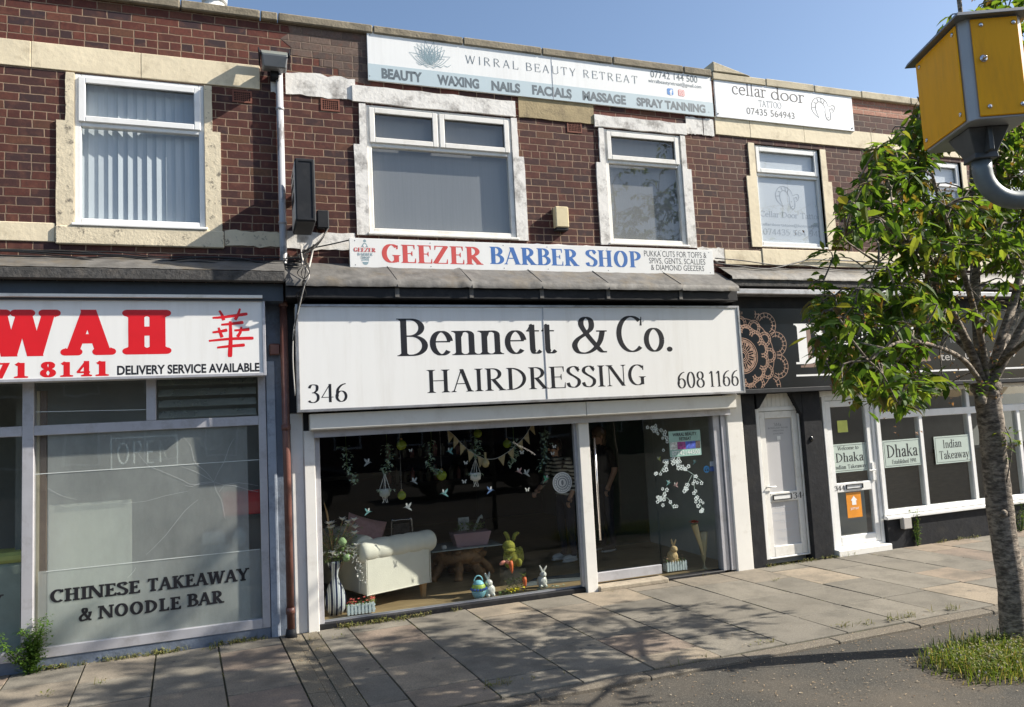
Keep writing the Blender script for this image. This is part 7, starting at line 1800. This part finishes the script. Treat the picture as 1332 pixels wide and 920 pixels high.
def trail(pts, w, n, label):
    y = .28; q = smoothpath([P(a, b, y) for a, b in pts], 6); t = thing('leaf_garland', q[0], label, 'garland', 'trailing eucalyptus garlands in the hairdresser window')
    MB().tube([Vector((q[0].x, y, 2.7))]+q, .0025, 4).build('stem', M['silk'], t); mb = MB()
    for i in range(n):
        u = rs_.random(); p = q[int(u*(len(q)-1))]+Vector((rs_.gauss(0, w*(1.1-.6*u)), rs_.gauss(0, .02), rs_.gauss(0, .015))); b = rs_.uniform(0, 6.28); leaf5(mb, p, Vector((math.cos(b), math.sin(b)*.6-.4, rs_.uniform(-.8, .3))), rs_.uniform(.03, .055), rs_.uniform(.022, .036), .1)
    mb.build('leaves', M['euca'], t)
trail([(450, 582), (451, 600), (453, 610), (460, 622), (462, 630)], .032, 80, 'eucalyptus garland with a long tip hanging furthest from the door'); trail([(503, 580), (507, 595), (503, 606), (500, 616)], .032, 75, 'eucalyptus garland hanging over the small hanging basket')
trail([(561, 573), (559, 590), (558, 605), (566, 612), (572, 614)], .03, 80, 'eucalyptus garland bending towards a lime bauble'); trail([(618, 570), (618, 585), (620, 597)], .038, 80, 'bushy eucalyptus garland above the macrame planter')
trail([(668, 572), (669, 582), (668, 594), (664, 605)], .032, 70, 'eucalyptus garland crossing the right half of the bunting'); trail([(709, 563), (709, 580), (707, 595), (702, 616)], .034, 85, 'eucalyptus garland hanging nearest the door post')
def basket(px, py, top, s, label, m_):
    y = .28; c = P(px, py, y); k = P(px, top, y); t = thing('hanging_planter', c, label, 'planter')
    MB().lathe([(.02*s, -.05*s), (.055*s, -.03*s), (.062*s, .03*s), (.055*s, .04*s)], c, 14).build('pot', m_, t, smooth=True)
    mb = MB()
    for a in range(4): mb.tube([k, c+Vector((.058*s*math.cos(a*PI/2), .058*s*math.sin(a*PI/2), .03*s)), c+Vector((.02*s*math.cos(a*PI/2), .02*s*math.sin(a*PI/2), -.06*s)), c+Vector((.03*s*math.cos(a), 0, -.11*s))], .0035, 5)
    mb.build('cords', M['bloom_white'], t); mb = MB()
    for i in range(60): b = rs_.uniform(0, 6.28); leaf5(mb, c+Vector((rs_.gauss(0, .035)*s, rs_.gauss(0, .03)*s, .03*s)), Vector((math.cos(b), math.sin(b), rs_.uniform(-.9, .5))), .045*s, .02*s)
    mb.build('leaves', M['euca'], t)
basket(500.5, 641, 616, 1.0, 'small hanging basket of grey green leaves on long cords', M['interior_light']); basket(618.5, 620, 597, 1.05, 'white macrame hanging planter below the middle of the bunting', M['bloom_white'])
# bunting
bp = [(581, 559), (590, 566), (600, 577), (613, 588), (629, 596.5), (645, 596.5), (660, 588.5), (674, 577), (684, 566), (692, 552)]
q = smoothpath([P(a, b, .2) for a, b in bp], 6); t = thing('bunting', q[0], 'hessian triangle bunting swagged across the hairdresser window', 'bunting')
MB().tube(q, .004, 5).build('cord', M['cable_pale'], t)
hess = mat('hessian', (.42, .32, .17), .9, var=.15, scale=40)
for i in range(11):
    j = int(1+i*(len(q)-4)/10.2); a, b = q[j], q[min(j+3, len(q)-1)]; dd = (b-a).normalized(); a = q[j]; b = a+dd*.098; tip = (a+b)/2+Vector((0, 0, -.115))+Vector((dd.z*.05, 0, 0))
    if i == 5: continue
    f = MB(); f.add([a+Vector((0, -.003, 0)), b+Vector((0, -.003, 0)), tip+Vector((0, -.006, 0)), a+Vector((0, .003, 0)), b+Vector((0, .003, 0)), tip], [(0, 2, 1), (3, 4, 5), (0, 1, 4, 3), (1, 2, 5, 4), (2, 0, 3, 5)]); f.build('flag', hess, t)
c = P(631.5, 601, .2); t = thing('hanging_bulb', c, 'small hessian topped glass bulb hanging at the dip of the bunting', 'ornament'); MB().lathe([(.012, .08), (.014, .04), (.04, .01), (.046, -.02), (.03, -.055), (.0, -.065)], c, 14).build('bulb', mat('amber_glass', (.45, .36, .18), .2), t, smooth=True); MB().tube([c+Vector((0, 0, .075)), c+Vector((0, 0, .11))], .014, 8).build('neck', hess, t)
# birds and butterflies on threads
def bird(px, py, s, fl, col, label, cat='hummingbird'):
    y = .09; c = P(px, py, y); k = s*.0092; t = thing(cat, c, label, 'bird' if cat != 'butterfly' else 'butterfly', 'paper birds and butterflies on the hairdresser window'); m1 = bpy.data.materials.get('bird_'+col) or mat('bird_'+col, BC[col], .6, var=.15, scale=30); mb = MB()
    def q(l): return [(c.x+fl*a*k, c.z+b*k) for a, b in l]
    mb.prism(q([(-5, .4), (-2.6, 1.0), (-1.2, .1), (1.5, -1.6), (4.2, -3.2), (3.6, -1.6), (1.8, .4), (-.6, 1.6), (-2.0, 1.9), (-2.8, 1.3)])[::fl*-1], y, y+.004); mb.build('body', m1, t)
    MB().prism(q([(-.6, 1.0), (1.6, .6), (3.4, 3.2), (3.8, 5.6), (1.2, 3.8)])[::fl*-1], y-.003, y+.0005).build('wing', m1, t)
    MB().prism(q([(-.9, 1.2), (.2, 1.6), (-.2, 4.6), (-1.6, 5.2), (-1.8, 3.2)])[::fl*-1], y+.0045, y+.007).build('wing', M['bloom_white'], t)
BC = {'teal': (.20, .42, .42), 'white': (.44, .46, .46), 'pink': (.58, .36, .34), 'blue': (.16, .26, .50), 'green': (.08, .38, .22), 'lime': (.48, .50, .14)}
for a in ((585, 588, 1.0, 1, 'teal', 'teal paper hummingbird left of the macrame planter'), (578, 643, 1.15, 1, 'teal', 'teal paper hummingbird gliding above the coffee table'), (538.5, 627, 1.0, 1, 'white', 'white paper hummingbird beside two lime baubles'), (530.5, 661, 1.15, 1, 'white', 'white paper hummingbird with a red beak lowest over the sofa'),
          (479, 667, 1.0, -1, 'teal', 'small teal paper bird above the vase flowers'), (478.5, 603, 1.1, -1, 'white', 'dim white paper bird between the first two garlands'), (638, 639, 1.1, -1, 'blue', 'blue paper hummingbird under the macrame planter'), (675, 614, 1.0, 1, 'pink', 'pink paper hummingbird right of the hanging cords'), (684.5, 617, 1.15, 1, 'white', 'plump white paper dove beside the pink hummingbird'), (711, 624, 1.1, -1, 'green', 'bright green paper hummingbird left of the round sticker')): bird(*a)
def fly(px, py, s, label):
    y = .09; c = P(px, py, y); k = s*.012; t = thing('butterfly', c, label, 'butterfly', 'paper birds and butterflies on the hairdresser window')
    for sg in (-1, 1): MB().prism([(c.x+sg*a*k, c.z+b*k) for a, b in ((.15, 0), (1.6, 1.9), (2.2, .9), (1.3, 0), (1.5, -1.3), (.6, -1.6))][::sg], y, y+.003).build('wing', M['bloom_white'], t)
    MB().tube([(c.x, y, c.z+k*1.0), (c.x, y, c.z-k*1.4)], .003, 5).build('body', M['plastic_grey'], t)
for a in ((534, 586, .8, 'faint paper butterfly beside the highest bauble'), (606, 602, 1.0, 'white paper butterfly left of the planter cords'), (604, 626.5, 1.1, 'white paper butterfly below and left of the macrame planter'), (686, 637, 1.1, 'white paper butterfly hanging lowest near the door'), (721, 581, 1.0, 'white paper butterfly highest right of the last garland'), (719, 590, 1.0, 'white paper butterfly just under the highest butterfly near the post'), (679, 588.5, 1.1, 'grey paper butterfly at the right end of the bunting')): fly(*a)
# the side pane: card sign, blossom stickers, vase and rose
gs = gy-.004
r = (P(870.5, 578, gs).x, P(911.5, 576, gs).x, P(890, 593.5, gs).z, P(890, 560.3, gs).z)
t = thing('window_card', ((r[0]+r[1])/2, gs, r[2]), 'pale green beauty retreat card with four pictures and phone number on the door side pane', 'sign')
MB().box(r[0], r[1], gs-.002, gs+.001, r[2], r[3]).build('card', mat('mint_card', (.32, .52, .46), .4), t)
W, H = r[1]-r[0], r[3]-r[2]
sans_in(t, 'WIRRAL BEAUTY', r, .12, .88, .80, .92, gs-.004, M['ink'], .02); sans_in(t, 'RETREAT', r, .32, .70, .63, .75, gs-.004, M['ink'], .02); sans_in(t, '07742144500', r, .06, .95, .06, .22, gs-.004, M['signwhite'], .0)
for k, (a, b, cl) in enumerate(((.02, .24, (.6, .66, .6)), (.25, .50, (.30, .05, .22)), (.51, .82, (.06, .10, .45)), (.83, .98, (.08, .06, .06)))): MB().box(r[0]+W*a, r[0]+W*b, gs-.0045, gs-.0025, r[2]+H*.28, r[2]+H*.57).build('picture', mat('card_picture', cl, .5, var=.6, scale=30), t)
def blossom(pts, n, label, seed):
    r_ = random.Random(seed); q = smoothpath([P(a, b, gs) for a, b in pts], 8); t = thing('blossom_sticker', q[0], label, 'sticker', 'cherry blossom stickers on the door side pane')
    MB().flat(_strip([(p.x, p.z) for p in q], .006), gs-.001).build('twig', M['euca'], t); po = []
    for i in range(n):
        p = q[int(r_.random()*(len(q)-1))]; x, z = p.x+r_.gauss(0, .028), p.z+r_.gauss(0, .026); R = r_.uniform(.020, .029); a0 = r_.uniform(0, 1.2)
        for k in range(5): a = a0+k*1.2566; po += _disc(x+R*.66*math.cos(a), z+R*.66*math.sin(a), R*.36, n=6)
    MB().flat(po, gs-.002, -.00003).build('petals', mat('blossom_sticker_white', (.56, .64, .64), .6) if 'blossom_sticker_white' not in bpy.data.materials else bpy.data.materials['blossom_sticker_white'], t)
blossom([(848, 554), (856, 558), (864, 568), (867, 574)], 14, 'blossom sticker sprig at the top left beside the beauty card', 1); blossom([(863, 583), (862, 586)], 1, 'single blossom sticker flower below the top sprig', 2)
blossom([(872, 596), (864, 606), (857, 618)], 12, 'blossom sticker sprig under the yellow bird', 3); blossom([(880, 596), (886, 607), (900, 616), (912, 626)], 18, 'long blossom sticker branch under the beauty card', 4); blossom([(900, 618), (894, 630), (888, 638)], 7, 'blossom sticker twig hanging left from the long branch', 5)
blossom([(902, 620), (904, 640), (910, 655), (916, 667)], 15, 'blossom sticker twig dangling lowest beside the rose', 6); blossom([(866, 638), (857, 652), (868, 648), (876, 662)], 16, 'blossom sticker bunch above the straw rabbit', 7)
for a in ((857, 598, .8, 1, 'lime', 'lime paper bird left of the beauty card'), (904, 602, .8, -1, 'teal', 'teal paper bird under the beauty card right corner'), (870, 629, .9, -1, 'teal', 'pale teal paper bird amid the blossom stickers'), (879, 632, .9, 1, 'pink', 'pink paper bird amid the blossom stickers')): bird(*a, cat='songbird')
c = P(919, 610.5, gs); t = thing('round_sticker', c, 'round blue sticker with a dark face near the right frame of the side pane', 'sticker'); MB().flat(_disc(c.x, c.z, .045, n=24), gs-.001).build('disc', mat('sticker_blue', (.05, .25, .52), .4), t); MB().flat(_disc(c.x-.016, c.z-.012, .011, n=10)+_disc(c.x+.016, c.z-.012, .011, n=10)+_strip([(c.x-.02, c.z+.012), (c.x, c.z+.018), (c.x+.02, c.z+.012)], .006), gs-.002).build('face_mark', M['ink'], t)
r = rect((923, 600.5), (929, 613), gs); t = thing('card_sticker', ((r[0]+r[1])/2, gs, r[2]), 'small stacked payment stickers beside the round blue sticker', 'sticker'); zz = (r[2]+r[3])/2
MB().box(r[0], r[1], gs-.002, gs, r[2], zz-.003).build('lower_card', mat('card_blue', (.08, .15, .42), .4), t); MB().box(r[0], r[1], gs-.002, gs, zz+.003, r[3]).build('upper_card', mat('card_pale', (.45, .52, .60), .4), t)
c = P(916, 733, .16); t = thing('glass_vase', (c.x, .16, zg0-.03), 'flared glass vase on a foot in the door side window', 'vase'); hv = P(916, 684, .16).z-c.z
MB().lathe([(.05, 0), (.05, .008), (.012, .03), (.012, .08), (.03, .14), (.055, hv*.7), (.07, hv)], (c.x, .16, zg0-.03), 20).build('bowl', mat('smoky_gold_glass', (.30, .27, .16), .15), t, smooth=True)
p0, p1 = P(903, 682, .13), P(915, 722, .13); t = thing('wrapped_rose', p1, 'red rose in a pale paper cone leaning against the glass vase', 'flower')
MB().tube([p1, p0], [.008, .045], 14, False).build('paper_cone', mat('cream_wrap', (.50, .40, .22), .6), t, smooth=True); mb = MB()
for i in range(24): a = i*2.4; rr0 = .004+.0016*i; leaf5(mb, p0+Vector((rr0*math.cos(a), rr0*math.sin(a)*.6, .02)), Vector((math.cos(a)*.7, math.sin(a)*.7-.2, .9-.03*i)), .04, .036, .15)
mb.build('petals', mat('rose_red', (.45, .02, .025), .6), t)
# floor mat just inside the door
r = (3.15, 4.75)
tag(MB().add([(3.0, .45, FZ+.004), (4.6, .30, FZ+.004), (4.7, .72, FZ+.004), (3.3, .80, FZ+.004)], [(0, 1, 2, 3)]).build('door_mat', mat('grey_mat', (.10, .12, .13), .8)), 'dark grey mat on the floor inside the shop door', 'mat')

# ---------------------------------------- two people
def person(base, scale, facing, joints, label, group=None):
    """joints: name -> (x, y, z, radius); one continuous skin"""
    me = bpy.data.meshes.new('person'); names = list(joints); rotm = Matrix.Rotation(facing, 3, 'Z')
    B = Vector(base)
    vs = [rotm @ (Vector(joints[n][:3])*scale) for n in names]
    E = [('pelvis', 'waist'), ('waist', 'chest'), ('chest', 'neck'), ('neck', 'chin'), ('chin', 'skull'), ('skull', 'crown')]
    for s in 'lr': E += [('pelvis', 'hip'+s), ('hip'+s, 'knee'+s), ('knee'+s, 'ankle'+s), ('ankle'+s, 'toe'+s), ('chest', 'sh'+s), ('sh'+s, 'el'+s), ('el'+s, 'wr'+s), ('wr'+s, 'palm'+s)]
    me.from_pydata(vs, [(names.index(a), names.index(b)) for a, b in E], [])
    o = bpy.data.objects.new('person', me); COL.objects.link(o)
    o.modifiers.new('skin', 'SKIN'); 
    for i, n in enumerate(names):
        sv_ = me.skin_vertices[0].data[i]; r = joints[n][3]*scale; sv_.radius = (r, r*(joints[n][4] if len(joints[n]) > 4 else 1)); sv_.use_root = (n == 'pelvis')
    sb = o.modifiers.new('sub', 'SUBSURF'); sb.levels = 2; sb.render_levels = 2
    dg = bpy.context.evaluated_depsgraph_get(); m2 = bpy.data.meshes.new_from_object(o.evaluated_get(dg)); bpy.data.objects.remove(o)
    return m2, rotm, B
def stand(bend=0, larm=None, rarm=None):
    d = {'pelvis': (0, 0, .93, .145, .75), 'waist': (0, 0, 1.08, .125, .75), 'chest': (0, -bend*.3, 1.30, .15, .7), 'neck': (0, -bend*.5, 1.46, .055), 'chin': (0, -bend*.6-.02, 1.53, .065), 'skull': (0, -bend*.65-.02, 1.60, .082), 'crown': (0, -bend*.65, 1.68, .06)}
    for s, k in (('l', 1), ('r', -1)):
        d.update({'hip'+s: (k*.09, 0, .88, .088), 'knee'+s: (k*.10, -.02, .48, .062), 'ankle'+s: (k*.10, .03, .09, .045), 'toe'+s: (k*.12, -.13, .045, .042), 'sh'+s: (k*.185, -bend*.35, 1.40, .062)})
        el, wr = (larm, rarm)[k < 0] or ((k*.24, .02, 1.13), (k*.23, -.10, .92))
        d.update({'el'+s: (*el, .044), 'wr'+s: (*wr, .032)}); w_ = Vector(wr); e_ = Vector(el); h = w_+(w_-e_).normalized()*.08; d['palm'+s] = (*h, .036)
    return d
def skinm(name, zones):
    """clothing by height on the body and distance along it"""
    m, nt, N, L, bs = newmat(name); return m
skin_c = mat('skin', (.50, .29, .21), .55, var=.06); hair1 = mat('dark_brown_hair', (.035, .022, .016), .6); hair2 = mat('fair_hair', (.16, .10, .055), .6)
jeans = mat('navy_trousers', (.012, .016, .035), .85); blacktop = mat('black_cotton', (.010, .010, .012), .9); solem = mat('white_sole', (.62, .60, .58), .6)
m, nt, N, L, bs = newmat('striped_jersey'); sp = N.new('ShaderNodeSeparateXYZ'); g = N.new('ShaderNodeNewGeometry'); L.new(g.outputs['Position'], sp.inputs[0]); zzs = _math(N, L, 'ADD', sp.outputs[2], _math(N, L, 'MULTIPLY', _noise(N, L, _coord(N, L), 3, 2), .05))
L.new(_mix(N, L, _math(N, L, 'GREATER_THAN', _math(N, L, 'FRACT', _math(N, L, 'MULTIPLY', zzs, 19.0)), .48), (.02, .02, .022), (.50, .49, .45)), bs.inputs['Base Color']); bs.inputs['Roughness'].default_value = .9; stripem = m
def make_person(base, scale, facing, jo, label, top, hair, sleeve, shoes):
    me, rotm, B = person(base, scale, facing, jo, label)
    t = thing('person', B, label, 'person')
    o = bpy.data.objects.new('body', me); COL.objects.link(o); o.parent = t
    for mm in (skin_c, top, jeans, shoes): me.materials.append(mm)
    inv = rotm.transposed(); idx = []
    arms = [(Vector(jo['sh'+s][:3]), Vector(jo['el'+s][:3]), Vector(jo['wr'+s][:3])) for s in 'lr']
    for p in me.polygons:
        c = inv @ (p.center/scale); k = 1
        hand = False
        for a, b, w_ in arms:
            q = w_+(w_-b).normalized()*.07
            d2 = min((c-(b.lerp(q, u/10))).length for u in range(int(10*sleeve), 11)) if sleeve < 1 else 9
            if d2 < .062: hand = True
        if c.z < .07: k = 3
        elif c.z < .92: k = 2
        if c.z > 1.475: k = 0
        if hand: k = 0
        idx.append(k)
    me.polygons.foreach_set('material_index', idx); me.polygons.foreach_set('use_smooth', [True]*len(me.polygons)); ORG[o.name] = B
    H = rotm @ (Vector(jo['skull'][:3])*scale)+B
    fwd = rotm @ Vector((0, -1, 0)); rt_ = rotm @ Vector((1, 0, 0))
    mb = MB(); mb.ball(H+Vector((0, 0, .035))-fwd*.022, .098*scale, .105*scale, .105*scale, 14, rotm, .05, 2); mb.ball(H-fwd*.06-Vector((0, 0, .08)), .085*scale, .06*scale, .12*scale, 12, rotm, .06, 3); mb.build('hair', hair, t, smooth=True)
    mb = MB(); mb.ball(H+fwd*.088-Vector((0, 0, .025)), .012, .018, .022, 8, rotm); 
    for k in (-1, 1): mb.ball(H+rt_*k*.085-Vector((0, 0, .02)), .012, .02, .03, 8, rotm)
    mb.ball(H+fwd*.078-Vector((0, 0, .065)), .026, .01, .008, 8, rotm); mb.build('face_features', skin_c, t, smooth=True)
    mb = MB()
    for k in (-1, 1): mb.ball(H+fwd*.080+rt_*k*.032+Vector((0, 0, .0)), .011, .008, .008, 8, rotm)
    mb.build('eyes', M['blackgloss'], t)
    for s in 'lr':                                     # hands: four fingers and a thumb
        w_ = B+rotm @ (Vector(jo['wr'+s][:3])*scale); pl_ = B+rotm @ (Vector(jo['palm'+s][:3])*scale); d = (pl_-w_).normalized(); sd = d.cross(Vector((0, 0, 1))); sd = sd.normalized() if sd.length > .1 else rt_; dn = sd.cross(d)
        mb = MB()
        for i, L_ in enumerate((.062, .072, .068, .052)):
            r0 = pl_+sd*(i-1.5)*.018+d*.01; mb.tube([r0, r0+d*L_*.5, r0+d*L_*.8+dn*-.018, r0+d*L_*.9+dn*-.04], [.0095, .009, .008, .006], 7)
        r0 = w_+d*.03+sd*-.028; mb.tube([r0, r0+d*.03-sd*.025, r0+d*.06-sd*.022], [.011, .0105, .007], 7)
        mb.build('fingers', skin_c, t, smooth=True)
        a = B+rotm @ (Vector(jo['toe'+s][:3])*scale); h_ = B+rotm @ (Vector(jo['ankle'+s][:3])*scale); h_.z = a.z; c = (a+h_)/2+fwd*.02; mb = MB()
        mb.ball(Vector((c.x, c.y, B.z+.022)), .052, .145, .022, 14, rotm); so = mb.build('shoe_sole', solem, t, smooth=True)
        mb = MB(); mb.ball(Vector((c.x, c.y, B.z+.055)), .046, .13, .045, 14, rotm); mb.build('shoe', shoes, t, smooth=True)
    return t
b1_ = P(745, 727, 1.2); 
jo = stand(.22, None, ((-.24, -.14, 1.12), (-.16, -.36, 1.02)))
make_person((4.12, 1.6, FZ), .97, -1.25, jo, 'person in a striped top and dark trousers half hidden behind the door post', stripem, hair1, 1.0-.25, solem)
jo2 = stand(.05, None, ((-.24, -.06, 1.14), (-.14, -.30, 1.06)))
shoe2 = mat('black_trainer', (.015, .015, .017), .6)
t = make_person((4.90, 1.95, FZ), 1.04, -1.35, jo2, 'person in black clothes and black trainers standing inside the glass door', blacktop, hair2, .1, shoe2)

# ================================================================ across the road (seen only in the windows)
def house(x, w, h, label, col):
    t = thing('terraced_house', (x+w/2, -27, 0), label, 'house'); m_ = mat('opposite_wall', col, .9, var=.15)
    MB().box(x, x+w-.02, -33, -27, RZ+.004, h).build('wall', m_, t); MB().xprism([(-27.0, h+.01), (-30, h+2.2), (-33, h+.01)][::-1], x, x+w-.02).build('roof', M['roof'], t)
    for k in range(2):
        for z in (1.0, 3.9): wx = x+w*(.2+.45*k); MB().ring(wx, wx+1.3, z, z+1.4, .08, -27.0, -26.94).build('window', M['upvc'], t); MB().box(wx+.08, wx+1.22, -27.02, -26.97, z+.08, z+1.32).build('glass', M['blackgloss'], t)
for i in range(8): house(-16+i*5.4, 5.4, 5.6, 'dark brick house across the road number %s along, seen only as a reflection' % ['one', 'two', 'three', 'four', 'five', 'six', 'seven', 'eight'][i], (.10, .055, .045))
car = thing('parked_car', (.4, -12.2, RZ), 'dark parked car mirrored in the hairdresser window', 'car')
pr_ = [(-2.1, .35), (-2.12, .75), (-1.9, .92), (-1.1, .98), (-.45, 1.42), (.75, 1.46), (1.45, 1.02), (2.0, .9), (2.1, .6), (2.05, .33)]
MB().prism([(.4+a, RZ+b) for a, b in pr_][::-1], -13.0, -11.4).build('body', mat('dark_car_paint', (.01, .012, .02), .15), car, bevel=.06)
MB().prism([(.4+a, RZ+b) for a, b in ((-.95, 1.0), (-.4, 1.38), (.7, 1.41), (1.25, 1.03))][::-1], -13.01, -11.388).build('side_window', M['blackgloss'], car)
for sx_ in (-1.3, 1.3):
    w_ = MB().tube([(.4+sx_, -11.55, RZ+.32), (.4+sx_, -11.37, RZ+.32)], .32, 20).build('wheel', M['ink'], car); MB().tube([(.4+sx_, -11.40, RZ+.32), (.4+sx_, -11.36, RZ+.32)], .20, 14).build('rim', M['chrome'], w_)
    w_ = MB().tube([(.4+sx_, -13.03, RZ+.32), (.4+sx_, -12.85, RZ+.32)], .32, 20).build('wheel', M['ink'], car)
c2 = copy_tree(car); c2.location = (6.2, -12.3, RZ); c2['label'] = 'dark parked car mirrored in the shop door glass'
car['group'] = c2['group'] = 'cars parked across the road'
